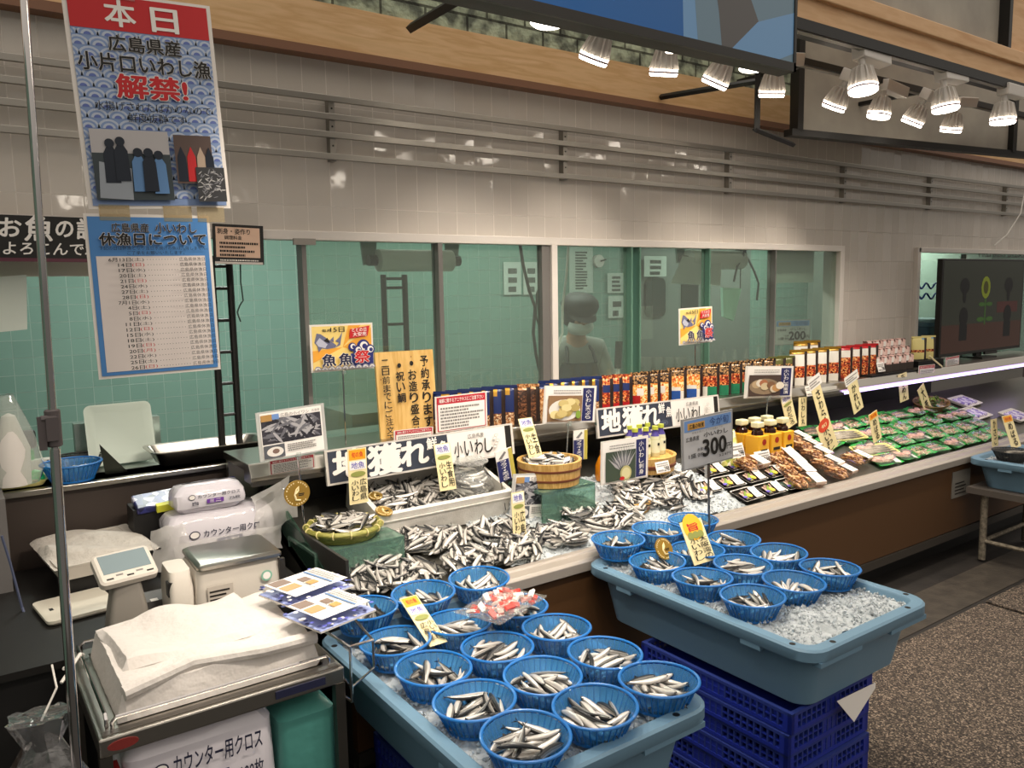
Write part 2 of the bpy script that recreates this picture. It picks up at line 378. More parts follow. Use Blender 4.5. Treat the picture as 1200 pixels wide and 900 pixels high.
# kitchen door with its dark window
dm = pm('grey steel door', '757c76', .45)
d1 = struct(MB().box(5.12, 6.05, 5.33, 5.4, 0, 2.2, dm).box(6.06, 6.12, 5.3, 5.4, 0, 2.2, blackm).box(6.12, 6.8, 5.34, 5.4, 0, 2.2, dm).build('door_1', smooth=False))
p0, p1 = ony(756, 326, 5.32), ony(779, 371, 5.32)
struct(MB().prism([(p[0], p[1]) for p in rr(p0.x, p1.x, p1.z, p0.z, .06, 0)], .02, pm('dark door glass', '1d2422', .1)).build('door_pane', d1, (0, 5.31, 0), smooth=False))
p0, p1 = ony(799, 333, 5.32), ony(818, 400, 5.32)
struct(MB().box(p0.x, p1.x, 5.32, 5.34, p1.z, p0.z, MATS['dark door glass']).build('door_pane', d1, smooth=False))
# wood fascia and brick above the tiled wall
wood = mix('pale wood board', ['cfa876', 'd9b282', 'caa06c', 'dcb688'], 3, .5, 'n', (1, 6, 9))
trimw = pm('reddish wood moulding', '7d5740', .5)
struct(MB().box(-2, 10, WY-.05, WY, 2.55, 2.72, wood).build('trim_2', smooth=False))
struct(MB().box(-2, 10, WY-.07, WY, 2.515, 2.536, trimw).box(-2, 10, WY-.06, WY, 2.536, 2.55, trimw).build('trim_3', smooth=False))
brick = tiles('mottled grey green brick', 'a9b29c', '99a28c', '5a5d50', .21, .075, 0, 2.72, .012, .8, .5, (60, .5))
# mottle the bricks
nt = brick.node_tree; bs = nt.nodes['Principled BSDF']; src = bs.inputs['Base Color'].links[0].from_socket
n_ = nt.nodes.new('ShaderNodeTexNoise'); n_.inputs['Scale'].default_value = 16; tc_ = nt.nodes.new('ShaderNodeTexCoord'); nt.links.new(tc_.outputs['Object'], n_.inputs['Vector'])
rp = nt.nodes.new('ShaderNodeValToRGB'); rp.color_ramp.elements[0].position = .36; rp.color_ramp.elements[0].color = (.3, .3, .3, 1); rp.color_ramp.elements[1].position = .6; rp.color_ramp.elements[1].color = (1.2, 1.2, 1.15, 1)
mx = nt.nodes.new('ShaderNodeMix'); mx.data_type = 'RGBA'; mx.blend_type = 'MULTIPLY'; mx.inputs[0].default_value = 1
nt.links.new(n_.outputs['Fac'], rp.inputs[0]); nt.links.new(src, mx.inputs[6]); nt.links.new(rp.outputs[0], mx.inputs[7]); nt.links.new(mx.outputs[2], bs.inputs['Base Color'])
struct(MB().box(-2, 10, WY-.03, WY, 2.72, 3.3, brick).build('wall_brick', smooth=False))
# display rails along the wall
ro = thing('wall_rail', 'four long grey metal display rails running along the upper tiled wall', 'rail', (0, WY-.045, 0))
for z in (2.36, 2.29, 2.22, 2.135):
    MB().box(-2, 9, -.008, .008, z-.012, z+.012, silverp).build('rail', ro, smooth=False, bev=.002)
for x in (-.2, 1.34, 2.54, 3.76, 4.9, 6.0, 7.2):
    m = MB().box(x-.012, x+.012, .01, .045, 2.12, 2.37, silverp)
    for z in (2.325, 2.255, 2.18): m.tube([(x, .008, z), (x, .012, z)], .004, blackm)
    m.build('bracket', ro, smooth=False)
# ================================================================== overhead: canopy frame, beam, tracks, lamps
conc = pm('grey board formed concrete panel', 'aaa396', .6, bump=(12, .1), var=(4, '979085'))
wood2 = mix('warm wood beam', ['cfa171', 'dab081', 'c89867'], 3, .5, 'n', (1, 8, 8))
bm0 = thing('wooden_beam', 'pale wooden canopy beam above the right hand spotlights', 'beam', (0, 1.9, 0)); bm0['kind'] = 'structure'
MB().box(2.55, 6.5, 0, .16, 2.575, 2.65, wood2).build('board', bm0, smooth=False)
MB().box(2.55, 6.5, -.02, .16, 2.65, 2.71, wood2).build('moulding', bm0, smooth=False, bev=.004)
MB().box(2.55, 4.33, .05, .1, 2.71, 3.4, conc).build('panel', bm0, smooth=False)
MB().box(4.33, 4.36, .0, .1, 2.71, 3.4, blackm).box(4.36, 4.8, .02, .1, 2.71, 3.4, wood2).build('post', bm0, smooth=False)
MB().box(2.55, 6.5, .0, .1, 2.545, 2.575, blackm).build('edge', bm0, smooth=False)
hp = thing('hanging_panel', 'grey concrete look canopy panel in a black frame behind the right hand spotlights', 'panel', (0, 0, 0)); hp['kind'] = 'structure'
A, B = Vector((3.80, 2.72, 0)), Vector((6.3, 2.34, 0)); dv = (B-A).normalized(); hz = 2.41
Mh = Matrix.Translation(A) @ Matrix.Rotation(math.atan2(dv.y, dv.x), 4, 'Z'); Lh = (B-A).length
MB().box(.05, Lh, .02, .05, hz, 3.3, conc).xf(Mh).build('panel', hp, smooth=False)
MB().box(-.02, Lh, -.01, .05, hz-.025, hz+.01, blackm).box(.02, .06, -.01, .05, hz, 3.3, blackm).box(1.88, 1.92, -.015, .05, hz, 2.75, blackm).xf(Mh).build('frame', hp, smooth=False)
fr = thing('steel_hanger', 'black steel bracket hanging beside the big screen', 'frame')
p = ony(888, 95, 2.55); q = ony(888, 152, 2.55); q2 = Vector((3.80, 2.72, q.z))
MB().tube([(p.x, 2.55, 3.2), (p.x, 2.55, q.z)], .018, blackm, 4).build('post', fr)
MB().tube([(p.x-.015, 2.55, q.z), q2], .014, blackm, 4).build('bar', fr)
MB().tube([(p.x, 2.55, p.z), (p.x-.1, 3.09, p.z+.02)], .015, blackm, 4).build('bar', fr)
tag(MB().tube([ony(481, 33, 2.9), ony(600, -38, 2.0)], .02, blackm, 4).build('hanging_bar'), 'black square steel bar slanting out of the top of the picture', 'bar')
def track(name, lab, y, z, x0, x1, m=blackm):
    o = MB().box(x0, x1, y-.02, y+.02, z, z+.03, m).box(x0, x1, y-.012, y+.012, z-.004, z, silverp)
    for x in (x0+.3, x1-.3): o.tube([(x, y, z+.02), (x, y, 3.4)], .006, m)
    return tag(o.build(name, smooth=False), lab, 'track')
YN, YF = 1.85, 2.3
track('lighting_track', 'black lighting track carrying the front row of spotlights', YN, 2.50, .1, 5.2)
track('lighting_track', 'black lighting track carrying the back row of spotlights', YF, 2.575, .3, 5.6)
for i, x in enumerate((3.32, 4.32)):
    tag(MB().box(x-.015, x+.015, 2.33, 2.70, 2.585, 2.605, blackm).build('cross_bar', smooth=False), ['first', 'second'][i]+' black cross bar between lighting track and canopy panel, from the left', 'bar')
lampw = pm('white lamp housing', 'c9c2ba', .35); lens = pm('lit lamp lens', 'ffffff', .3, em='fff2e0', es=9)
def lamp_proto():
    o = thing('track_spotlight', 'x', 'spotlight')
    MB().box(-.02, .15, -.025, .025, .098, .145, lampw).build('driver', o, smooth=False, bev=.004)
    MB().tube([(0, 0, .1), (0, 0, .07)], .012, lampw, 10).build('neck', o)
    h = MB().lathe([(.014, .075), (.022, .07), (.034, .03), (.046, 0), (.048, -.012), (.044, -.012)], lampw, 24, caps=(True, False))
    for k in range(14):
        a = 2*PI*k/14; c, s_ = math.cos(a), math.sin(a)
        h.add([(c*r-s_*t, s_*r+c*t, z) for t in (-.0015, .0015) for r, z in ((.02, .075), (.036, .066), (.051, .008), (.04, .004))], [(0, 1, 2, 3), (7, 6, 5, 4), (1, 5, 6, 2), (0, 4, 5, 1)], lampw)
    hd = h.build('head', o)
    MB().lathe([(.0, -.016), (.043, -.016), (.0475, -.012), (.0475, .006), (.043, .007)], lens, 24, caps=(False, False)).build('lens', o)
    MB().lathe([(.0485, -.006), (.0495, -.005), (.0495, 0), (.0485, .001)], pm('pink grey lamp ring', 'a58d90', .4), 24, caps=(False, False)).build('ring', o)
    l = bpy.data.lights.new('spot', 'SPOT'); l.energy = LAMP_W; l.color = LAMP_COL; l.spot_size = math.radians(86); l.spot_blend = .7; l.shadow_soft_size = .045
    q = bpy.data.objects.new('spot', l); COL.objects.link(q); q.parent = o; q.location = (0, 0, -.022)
    return o
LP = lamp_proto(); nth = ['first', 'second', 'third', 'fourth', 'fifth', 'sixth', 'seventh', 'eighth', 'ninth', 'tenth', 'eleventh', 'twelfth']
def place_lamps(xs, y, z, row, rots):
    for i, x in enumerate(xs):
        lab = f'white track spotlight, {nth[i]} from the left in the {row} row'
        rx, ry = rots[i % len(rots)]
        if LP['label'] == 'x': LP.scale = (1.15,)*3; LP.location = (x, y, z); LP.rotation_euler = (rx, ry, 0); LP['label'] = lab; LP['group'] = 'track spotlights'
        else: copy(LP, (x, y, z), (rx, ry, 0), lab, 'track spotlights')
place_lamps([.72, 1.46, 2.0, 2.36, 3.02, 3.66, 4.2], YN, 2.355, 'front', [(.02, 0), (-.1, .05), (.2, -.15), (-.05, 0), (-.12, .04), (-.1, -.05)])
place_lamps([2.02, 2.38, 2.68, 3.05, 3.52, 3.9, 4.22, 4.62], YF, 2.43, 'back', [(.48, .1), (.25, -.1), (.5, .15), (.2, -.12), (.48, .05), (.15, .1)])
track('lighting_track', 'added black lighting track nearest the aisle, unseen above the picture', 1.2, 2.40, -.3, 2.2)
place_lamps([.8, 1.1, 1.4], 1.2, 2.255, 'added unseen aisle', [(.66, 0), (.72, .0), (.6, 0)])  # extra row added out of view to light the case and tubs
# ------------------------------------------------------------------ big screen overhead
Ym = 1.72
a, b = ony(500, -9, Ym), ony(933, 80, Ym); zb = (a.z+b.z)/2
sc = thing('wall_screen', 'large black framed advertising screen hung overhead showing a blue picture', 'screen', (0, Ym, 0))
X0, X1, Z0, Z1 = a.x-.15, b.x, zb, zb+.75
MB().box(X0, X1, .008, .07, Z0, Z1, blackm).box(X0, X1, 0, .01, Z0, Z0+.028, pm('screen bezel', '26231f', .35)).box(X1-.012, X1, 0, .01, Z0, Z1, MATS['screen bezel']).build('body', sc, smooth=False)
mb = MB(); sb = pm('screen blue', '0e4a86', .2, em='2a6fae', es=.12); sg = pm('screen grey blue', '4f6470', .2, em='8298a4', es=.14); sd = pm('screen shade', '454240', .2, em='6a6663', es=.12); sl = pm('screen pale blue', '56789a', .2, em='7fa8cc', es=.14)
def scr(pts, m, k): mb.add([(x, .006-.0003*k, z) for x, z in pts], [tuple(range(len(pts)))], m)
zt = Z0+.028; w = X1-.012-X0
scr([(X0, zt), (X1-.012, zt), (X1-.012, Z1), (X0, Z1)], sb, 1)
scr([(X0+w*.66, zt), (X0+w*.74, zt), (X0+w*.74, zt+.2), (X0+w*.6, Z1), (X0+w*.55, Z1), (X0+w*.655, zt+.2)], sl, 2)
scr([(X0+w*.70, zt), (X1-.012, zt), (X1-.012, Z1), (X0+w*.66, Z1), (X0+w*.68, zt+.25)], sg, 3)
scr([(X0+w*.77, zt), (X0+w*.93, zt), (X0+w*.9, zt+.06), (X0+w*.8, zt+.3), (X0+w*.73, zt+.28), (X0+w*.76, zt+.1)], sd, 4)
scr([(X0+w*.8, zt), (X0+w*.95, zt), (X1-.012, zt+.03), (X1-.012, zt+.16), (X0+w*.88, zt+.1)], sl, 5)
mb.build('picture', sc, smooth=False)
m = MB()
for x in (X0+.3, X1-.35): m.box(x-.02, x+.02, .03, .05, Z1, 3.4, blackm)
m.build('hanger', sc, smooth=False)
# ================================================================== FISH CASE
panel = pm('brown case panel', '4f351d', .5); lipm = pm('pale case rail', 'a69d94', .35, .3); dk = pm('black plastic', '100e0d', .5)
CX0, CX1 = .95, 7.4
cc = thing('fish_display_case', 'long brown fronted refrigerated fish case with pale metal front rail', 'display case', (0, 0, 0))
MB().box(CX0, CX1, 2.205, 2.24, .17, .555, panel).build('front_panel', cc, smooth=False)
MB().box(CX0, CX1, 2.2, 2.24, .12, .165, pm('grey kick strip', '39342f', .4)).box(CX0, CX1, 2.3, 2.34, 0, .13, dk).build('kick_plate', cc, smooth=False)
pr = [(2.185, .555), (2.185, .59), (2.195, .6), (2.245, .6), (2.25, .606), (2.275, .606), (2.285, .597), (2.285, .565), (2.24, .555)]
MB().add([(x, y, z) for x in (CX0, CX1) for y, z in pr], [tuple(range(8, -1, -1)), tuple(range(9, 18))]+[(i, (i+1) % 9, 9+(i+1) % 9, 9+i) for i in range(9)], lipm).build('front_rail', cc, smooth=False, bev=.002)
bedm = pm('dull steel bed', '6d6a62', .35, .7)
MB().add([(x, y, BZ(y)+d) for x in (CX0, CX1) for y, d in ((2.285, 0), (3.0, 0), (3.0, -.03), (2.285, -.03))], [(3, 2, 1, 0), (4, 5, 6, 7), (0, 1, 5, 4), (1, 2, 6, 5), (2, 3, 7, 6), (3, 0, 4, 7)], bedm).build('bed', cc, smooth=False)
MB().box(CX0, 5.9, 2.995, 3.03, .74, .95, dk).box(5.9, CX1, 2.995, 3.03, .74, .95, steel).build('back_panel', cc, smooth=False)
MB().box(CX0, CX0+.01, 2.24, 3.0, .1, .78, pm('dark side panel', '2c2a26', .4)).build('side_panel', cc, smooth=False)
eg = clear('green edged glass', 'b9d2c4', 1.0, .12, .03, milkcol='5f8c78')
MB().add([(CX0+x, y, z) for x in (-.004, .004) for y, z in ((2.29, .59), (2.95, .78), (2.95, .9), (2.29, .66))], [(0, 1, 2, 3), (7, 6, 5, 4), (0, 4, 5, 1), (1, 5, 6, 2), (2, 6, 7, 3), (3, 7, 4, 0)], eg).build('end_glass', cc, smooth=False)
MB().box(CX0, CX1, 2.34, WY, .0, .5, dk).build('cabinet', cc, smooth=False)
# stainless ledge at the back of the case
le = thing('stainless_ledge', 'long stainless steel shelf ledge along the back of the fish case', 'ledge', (0, 0, 0))
LZ = 1.0; L0 = .84
pr = [(2.8, LZ-.004), (2.804, LZ), (3.11, LZ), (3.11, LZ-.03), (2.86, LZ-.03), (2.86, .93), (2.78, .93), (2.775, .955)]
n = len(pr)
MB().add([(x, y, z) for x in (L0, CX1) for y, z in pr], [tuple(range(n-1, -1, -1)), tuple(range(n, 2*n))]+[(i, (i+1) % n, n+(i+1) % n, n+i) for i in range(n)], steel).build('shelf', le, smooth=False, bev=.002)
MB().box(L0, CX1, 3.05, 3.08, .6, LZ-.03, steel).build('support', le, smooth=False)
led = pm('lit violet lamp strip', 'd8c8ff', .3, em='c9b0ff', es=2.2)
MB().box(4.42, 7.0, 2.762, 2.79, .928, .945, led).build('lamp_strip', le, smooth=False)
MB().box(L0, 4.42, 2.765, 2.79, .925, .94, darksteel).build('lamp_cover', le, smooth=False)
a = ony(970, 459, 2.77); MB().box(a.x-.1, a.x+.1, 2.776, 2.782, .965, .985, pm('silver label', 'c4c0b8', .4)).box(a.x-.1, a.x-.06, 2.774, 2.78, .966, .984, blackm).build('label', le, smooth=False)
# ------------------------------------------------------------------ tubs, baskets, ice, sardines
tubm = pm('blue grey tub plastic', '66859a', .42, bump=(80, .03))
def tub(name, lab, x0, x1, y0, y1, zr, zb):
    o = thing(name, lab, 'tub', (0, 0, 0)); t = .035; LPS = []
    for ins, z, r in ((.075, zb, .05), (.07, zb+.004, .055), (.04, zr-.04, .06), (.004, zr-.04, .07), (0, zr-.034, .07), (0, zr-.006, .07), (.006, zr, .066), (.036, zr, .045), (.042, zr-.006, .04), (.078, zb+.012, .035)):
        LPS.append(rr(x0+ins, x1-ins, y0+ins, y1-ins, r, z))
    MB().loft(LPS, tubm).build('basin', o)
    for f in (.22, .78):
        y = y0+(y1-y0)*f; x = x0+(x1-x0)*f
        for q in ((x0+.002, x0+.03, y-.035, y+.035, zr-.052, zr-.036), (x1-.03, x1-.002, y-.035, y+.035, zr-.052, zr-.036), (x-.1, x+.1, y0+.002, y0+.03, zr-.05, zr-.036)):
            MB().box(*q, tubm).build('clip', o, smooth=False)
    h = MB()
    for x, y in ((x0+.12, y0+.02), (x1-.12, y0+.02), (x0+.02, y0+.08), (x1-.02, y0+.08), (x0+.02, y1-.1), (x1-.02, y1-.1)): h.lathe([(.009, zr+.0004), (.009, zr+.0006)], dk, 12, (x, y, 0))
    h.build('rim_hole', o)
    return o
TZ, TB = .6, .392
tub('fish_tub', 'blue grey plastic tub of ice and baskets at the bottom centre of the picture', .815, 1.45, 1.215, 2.175, TZ, TB)
tub('fish_tub', 'blue grey plastic tub with bare ice in front, on stacked blue crates', 1.845, 2.48, 1.22, 2.175, TZ, TB)
tub('fish_tub', 'blue grey plastic tub on a steel stand by the carpet', 4.70, 5.33, 1.24, 2.17, TZ, .43)
icem = pm('crushed ice', 'd2d8db', .12, 0, .35, ior=1.31, bump=(90, .3))
def ice(name, lab, x0, x1, y0, y1, zf, n, dens=110, skip=None):
    q = random.Random(n); m = MB(); nx, ny = int((x1-x0)*dens/1.6), int((y1-y0)*dens/1.6)
    vs = [(x0+(x1-x0)*i/nx, y0+(y1-y0)*j/ny, zf(x0+(x1-x0)*i/nx, y0+(y1-y0)*j/ny)+q.uniform(-.006, .004)) for j in range(ny+1) for i in range(nx+1)]
    m.add(vs, [(j*(nx+1)+i, j*(nx+1)+i+1, (j+1)*(nx+1)+i+1, (j+1)*(nx+1)+i) for j in range(ny) for i in range(nx)], icem)
    for k in range(n):
        x, y = q.uniform(x0, x1), q.uniform(y0, y1)
        if skip and skip(x, y): continue
        r = q.uniform(.004, .010); M = Matrix.Translation((x, y, zf(x, y)+q.uniform(-.002, .006))) @ Euler((q.uniform(0, 6), q.uniform(0, 6), q.uniform(0, 6))).to_matrix().to_4x4()
        P = [(r, 0, 0), (-r*q.uniform(.6, 1), 0, 0), (0, r*q.uniform(.5, 1), 0), (0, -r*q.uniform(.5, 1), 0), (0, 0, r*q.uniform(.4, .8)), (0, 0, -r*q.uniform(.4, .8))]
        m.add([M @ Vector(p) for p in P], [(0, 2, 4), (2, 1, 4), (1, 3, 4), (3, 0, 4), (2, 0, 5), (1, 2, 5), (3, 1, 5), (0, 3, 5)], icem)
    return tag(m.build(name, smooth=False), lab, 'ice', kind='stuff')
hm = lambda x, y: .572+.006*math.sin(9*x+2)*math.sin(7*y)
ice('crushed_ice', 'crushed ice filling the tub at the bottom centre of the picture', .86, 1.405, 1.26, 2.13, hm, 1500)
ice('crushed_ice', 'crushed ice heaped bare in the tub on stacked blue crates', 1.89, 2.435, 1.265, 2.13, lambda x, y: .575+.008*math.sin(9*x+2)+(.012 if y < 1.45 and x > 2.05 else 0), 3000)
ice('crushed_ice', 'crushed ice in the tub on the steel stand', 4.745, 5.285, 1.285, 2.125, lambda x, y: .578, 900)
# basket
bpl = pm('blue basket plastic', '1f78c8', .3, 0, .25, coat=.3); bsh = pm('translucent blue basket wall', '5aa9e4', .25, 0, .7); bkp = pm('black basket plastic', '1a1918', .35)
def basket(name, lab, ribm, shellm, cat='basket', rim=.0965, base=.069, h=.062, n=36):
    o = thing(name, lab, cat)
    sp = MB()
    pf = [(0, .002), (base-.008, .002), (base, .006), (rim-.004, h-.004)]
    sp.lathe(pf+[(rim-.0055, h-.004), (base+.0015, .0145), (base-.006, .0125), (0, .0125)], shellm, n*2, caps=(False, False)); sp.build('shell', o)
    rb = MB()
    for k in range(n):
        a = 2*PI*k/n; c, s_ = math.cos(a), math.sin(a)
        rb.tube([(c*(base+.001), s_*(base+.001), .006), (c*(rim-.003), s_*(rim-.003), h-.003)], .0019, ribm, 5)
    rb.lathe([(base-.002, 0), (base+.002, 0), (base+.002, .006), (base-.002, .006)], ribm, 36, caps=(False, False))
    rb.build('ribs', o)
    ri = MB(); rings = []
    for k in range(9):
        b = 2*PI*k/8; rings.append((rim+.0042*math.cos(b), h+.0035*math.sin(b)))
    ri.lathe(rings, ribm, 48, caps=(False, False)); ri.build('rim', o)
    return o
BK = basket('blue_basket', 'x', bpl, bsh)
# sardine meshes (four bends)
fs_ = pm('silver sardine flank', 'd3cdc6', .22, .35, bump=(160, .08)); fd_ = pm('dark sardine back', '2b2c2e', .25, .2); fm_ = pm('grey sardine side', '85827d', .25, .4); fe_ = pm('sardine eye', '0a0a0a', .2)
def fish_mesh(bend, L=.1, hh=.0088, ww=.0062):
    secs = [(-.5, .2), (-.46, .5), (-.4, .78), (-.3, .95), (-.18, 1), (0, .97), (.14, .82), (.27, .6), (.37, .36), (.44, .2)]
    n = 10; m = MB(); yb = lambda t: bend*L*(4*t*t-.33); rings = []
    for t, s in secs: rings.append([(t*L, yb(t)+ww*s*math.cos(2*PI*k/n), hh*s*math.sin(2*PI*k/n)-(.0012 if s > .9 else 0)*(math.sin(2*PI*k/n) < -.5)) for k in range(n)])
    for i in range(len(rings)-1):
        for k in range(n):
            a = 2*PI*(k+.5)/n; mt = fd_ if math.sin(a) > .55 else (fm_ if math.sin(a) > .2 else fs_)
            if i == 0 and mt is fs_: mt = fm_
            m.add([rings[i][k], rings[i][(k+1) % n], rings[i+1][(k+1) % n], rings[i+1][k]], [(0, 1, 2, 3)], mt)
    m.add(rings[0], [tuple(range(n-1, -1, -1))], fd_); m.add(rings[-1], [tuple(range(n))], fd_)
    y = yb(.47)
    for sg in (1, -1):
        m.add([(.43*L, yb(.43)+.0006, 0), (.43*L, yb(.43)-.0006, 0), (.56*L, yb(.5), sg*.0085), (.5*L, yb(.5), sg*.001)], [(0, 2, 3)], fd_)
    m.add([(.02*L, yb(0), hh*.9), (.1*L, yb(.1), hh*1.5), (.13*L, yb(.13), hh*.8)], [(0, 1, 2)], fd_)
    for sg in (1, -1): m.lathe([(.0012, 0), (.0016, .0006), (.0006, .0011)], fe_, 8, (-.43*L, yb(-.43)+sg*ww*.55, .0012), M=Matrix.Rotation(-sg*PI/2, 4, 'X'))
    me = bpy.data.meshes.new('sardine'); bm = bmesh.new()
    me.from_pydata(m.v, [], m.f)
    for t in m.mats: me.materials.append(t)
    me.polygons.foreach_set('material_index', m.mi); bm.from_mesh(me); bmesh.ops.remove_doubles(bm, verts=bm.verts, dist=1e-6); bm.to_mesh(me); bm.free()
    me.polygons.foreach_set('use_smooth', [True]*len(me.polygons)); return me
FM = [fish_mesh(b) for b in (0, .07, -.07, .13)]
PILES = [[[2,17,-11,7,30,61,67,31],[2,15,42,7,14,5,41,90],[1,-48,-35,9,3,45,89,3],[3,-26,-28,9,78,0,0,-62],[1,-35,30,9,45,72,43,32],[1,3,-27,9,63,39,-39,-55],[2,-15,4,9,14,73,-64,-19],[0,54,-5,10,25,71,61,25],[0,29,7,13,45,39,40,70],[2,-59,15,14,18,-56,70,-40],[1,38,-32,20,81,27,5,52],[3,4,30,21,58,56,-37,-46],[3,-41,-25,22,75,36,-27,-49],[2,-49,37,24,17,-39,76,-48],[3,39,32,24,90,1,1,-43],[1,-24,31,25,28,56,-61,-48],[1,7,-38,25,59,76,-26,-11],[1,-11,-10,26,15,19,50,83],[2,17,-12,34,64,39,43,51]],[[2,22,-22,7,30,70,61,23],[3,53,-22,8,81,-10,-3,57],[1,-53,13,9,68,42,38,47],[2,6,-24,9,63,2,2,-78],[2,-19,-24,10,52,-55,53,-39],[3,-33,-29,11,40,49,67,39],[1,-21,52,12,17,5,-74,-65],[2,28,32,12,9,-56,-82,1],[0,-23,28,13,58,80,3,-12],[0,52,11,15,53,20,51,64],[1,-5,-15,16,39,64,59,30],[0,35,-23,19,44,-64,-53,34],[2,14,33,19,74,44,-22,-46],[2,58,26,20,12,51,85,-8],[2,-44,-7,20,77,8,-7,63],[3,8,-30,26,54,35,41,65],[1,15,0,26,57,2,11,82],[0,33,21,27,50,53,-53,-44],[1,50,-10,30,4,-75,-66,-7]],[[0,8,21,7,82,55,-8,-16],[1,8,5,7,3,-10,-91,41],[1,25,-21,9,58,79,18,6],[1,26,30,9,1,-98,18,4],[2,-20,-15,9,2,-10,99,0],[3,0,55,11,81,59,-2,6],[3,22,-42,12,58,75,29,7],[3,-32,-39,13,26,16,25,92],[1,31,-52,13,14,26,-92,-24],[2,-34,8,16,0,91,41,9],[2,-37,30,18,42,34,-33,-78],[0,29,20,18,56,79,-11,-24],[1,61,16,21,60,17,14,77],[1,22,45,22,22,7,-39,89],[0,-59,9,22,58,-52,-24,58],[1,47,-16,23,57,47,45,51],[1,-11,-21,24,74,67,6,-1],[1,-9,-2,25,73,67,12,-1],[1,36,10,30,59,52,44,43]],[[2,-11,8,7,5,9,-83,-55],[0,44,15,8,61,55,-33,-46],[1,15,-28,9,66,46,31,50],[1,-15,49,9,83,55,10,5],[1,-46,-38,10,90,10,-5,-43],[2,44,-38,10,53,-75,-36,17],[3,58,24,11,15,81,-54,-19],[2,-16,-48,14,16,-32,-54,76],[2,2,28,15,9,-8,35,93],[1,1,-9,17,85,51,-14,11],[0,-21,18,18,74,64,-19,-5],[3,35,-15,18,45,34,-40,-72],[2,-4,-40,18,90,31,-22,-22],[0,-38,-29,19,47,-6,20,86],[2,-35,-7,20,55,-74,24,-31],[0,49,-17,23,50,15,-23,-82],[0,-18,39,24,12,-37,76,-52],[2,-41,37,25,47,79,37,17],[2,19,53,29,20,-17,-74,61]],[[0,-21,-3,7,53,80,25,14],[1,26,-37,7,63,-71,-22,21],[1,19,-23,9,55,80,24,9],[1,-20,55,9,18,3,-2,-98],[2,-3,47,9,14,-3,55,-82],[3,5,-5,9,92,0,0,39],[2,40,-45,9,6,-93,-36,5],[1,-8,23,10,86,44,9,24],[1,30,0,15,67,55,45,23],[1,-23,30,16,85,46,-4,25],[0,-24,-13,19,15,17,-70,-68],[0,51,-28,20,45,30,-59,-60],[1,-47,35,21,27,39,-62,-62],[2,33,-25,21,50,70,47,22],[2,36,43,22,63,65,-15,-39],[0,5,17,23,15,-16,93,-28],[2,-43,15,23,30,37,-53,-70],[2,-18,-26,24,2,-97,-23,-1],[2,27,9,27,57,80,14,-7]],[[2,-7,20,7,10,18,-84,-51],[0,32,-32,7,53,-80,-23,16],[3,25,-16,8,25,-3,20,-95],[3,-18,39,9,98,-4,-1,19],[1,-22,55,9,8,98,19,-1],[1,-8,-6,9,50,77,31,24],[2,24,-54,10,21,-3,13,-97],[0,9,-8,13,82,42,21,32],[1,-26,-3,14,47,81,21,27],[2,-2,-40,15,19,8,24,-95],[1,49,33,18,41,8,65,63],[1,-26,22,19,7,-26,80,53],[3,20,62,20,17,1,16,97],[1,-53,15,20,49,-36,59,-54],[0,21,-49,21,7,23,-93,-27],[2,8,8,23,43,81,34,20],[3,-37,-12,25,70,2,-11,71],[0,51,-17,27,41,38,-73,-39],[2,2,-48,30,22,-4,93,-31]]]
def pile(M, k, tops=None, yaw=0.0, sc=1.0):
    """world matrices of one settled heap of sardines"""
    P = PILES[k % len(PILES)]
    if tops: P = P[-tops:]
    for e in P:
        T = Matrix.Translation((Vector(e[1:4])/1000*1.03+Vector((0, 0, .0125)))*sc) @ Quaternion([v/100 for v in e[4:8]]).normalized().to_matrix().to_4x4()
        yield e[0], M @ Matrix.Rotation(yaw, 4, 'Z') @ T @ Matrix.Scale(sc*1.08, 4)
STUFF = MB(); SM = [f for f in FM]
def stuff_fish(bi, M):
    me = FM[bi]; mi = [me.materials[p.material_index] for p in me.polygons]
    for t in me.materials:
        if t not in STUFF.mats: STUFF.mats.append(t)
    b = len(STUFF.v); STUFF.v += [tuple(M @ v.co) for v in me.vertices]
    STUFF.f += [tuple(b+i for i in p.vertices) for p in me.polygons]; STUFF.mi += [STUFF.mats.index(t) for t in mi]
rows = ['nearest', 'second', 'third', 'fourth', 'rearmost']; cols_ = ['left', 'middle', 'right']
def put_basket(p, lab, k, individual, where, tops=None, tilt=0.0):
    yaw = R.uniform(0, 6.28); rot = (R.uniform(-.04, .04)+tilt, R.uniform(-.04, .04), yaw)
    if BK['label'] == 'x': BK['label'] = lab; BK['group'] = 'blue baskets of sardines'; BK.location = p; BK.rotation_euler = rot
    else: copy(BK, p, rot, lab, 'blue baskets of sardines')
    M = Matrix.Translation(p) @ Euler(rot).to_matrix().to_4x4()
    for bi, W_ in pile(M, k, tops, R.uniform(0, 6.28)):
        if individual:
            f = bpy.data.objects.new('sardine', FM[bi]); COL.objects.link(f); f.matrix_world = W_
            tag(f, f'silver sardine heaped in the {where}', 'fish', f'sardines in the {where}')
        else: stuff_fish(bi, W_)
k = 0
for j, y in enumerate((1.318, 1.517, 1.718, 1.92, 2.122)):
    for i, x in enumerate((.952, 1.152, 1.357)):
        w_ = f'{cols_[i]} basket of the {rows[j]} row in the left tub'
        yy = y+R.uniform(-.001, .001); z = .578+(.028 if j == 4 else 0)+(.006 if j == 0 else 0)
        put_basket((x, yy, z), f'blue basket of sardines, {cols_[i]} one of the {rows[j]} row in the left tub', k, True, w_); k += 1
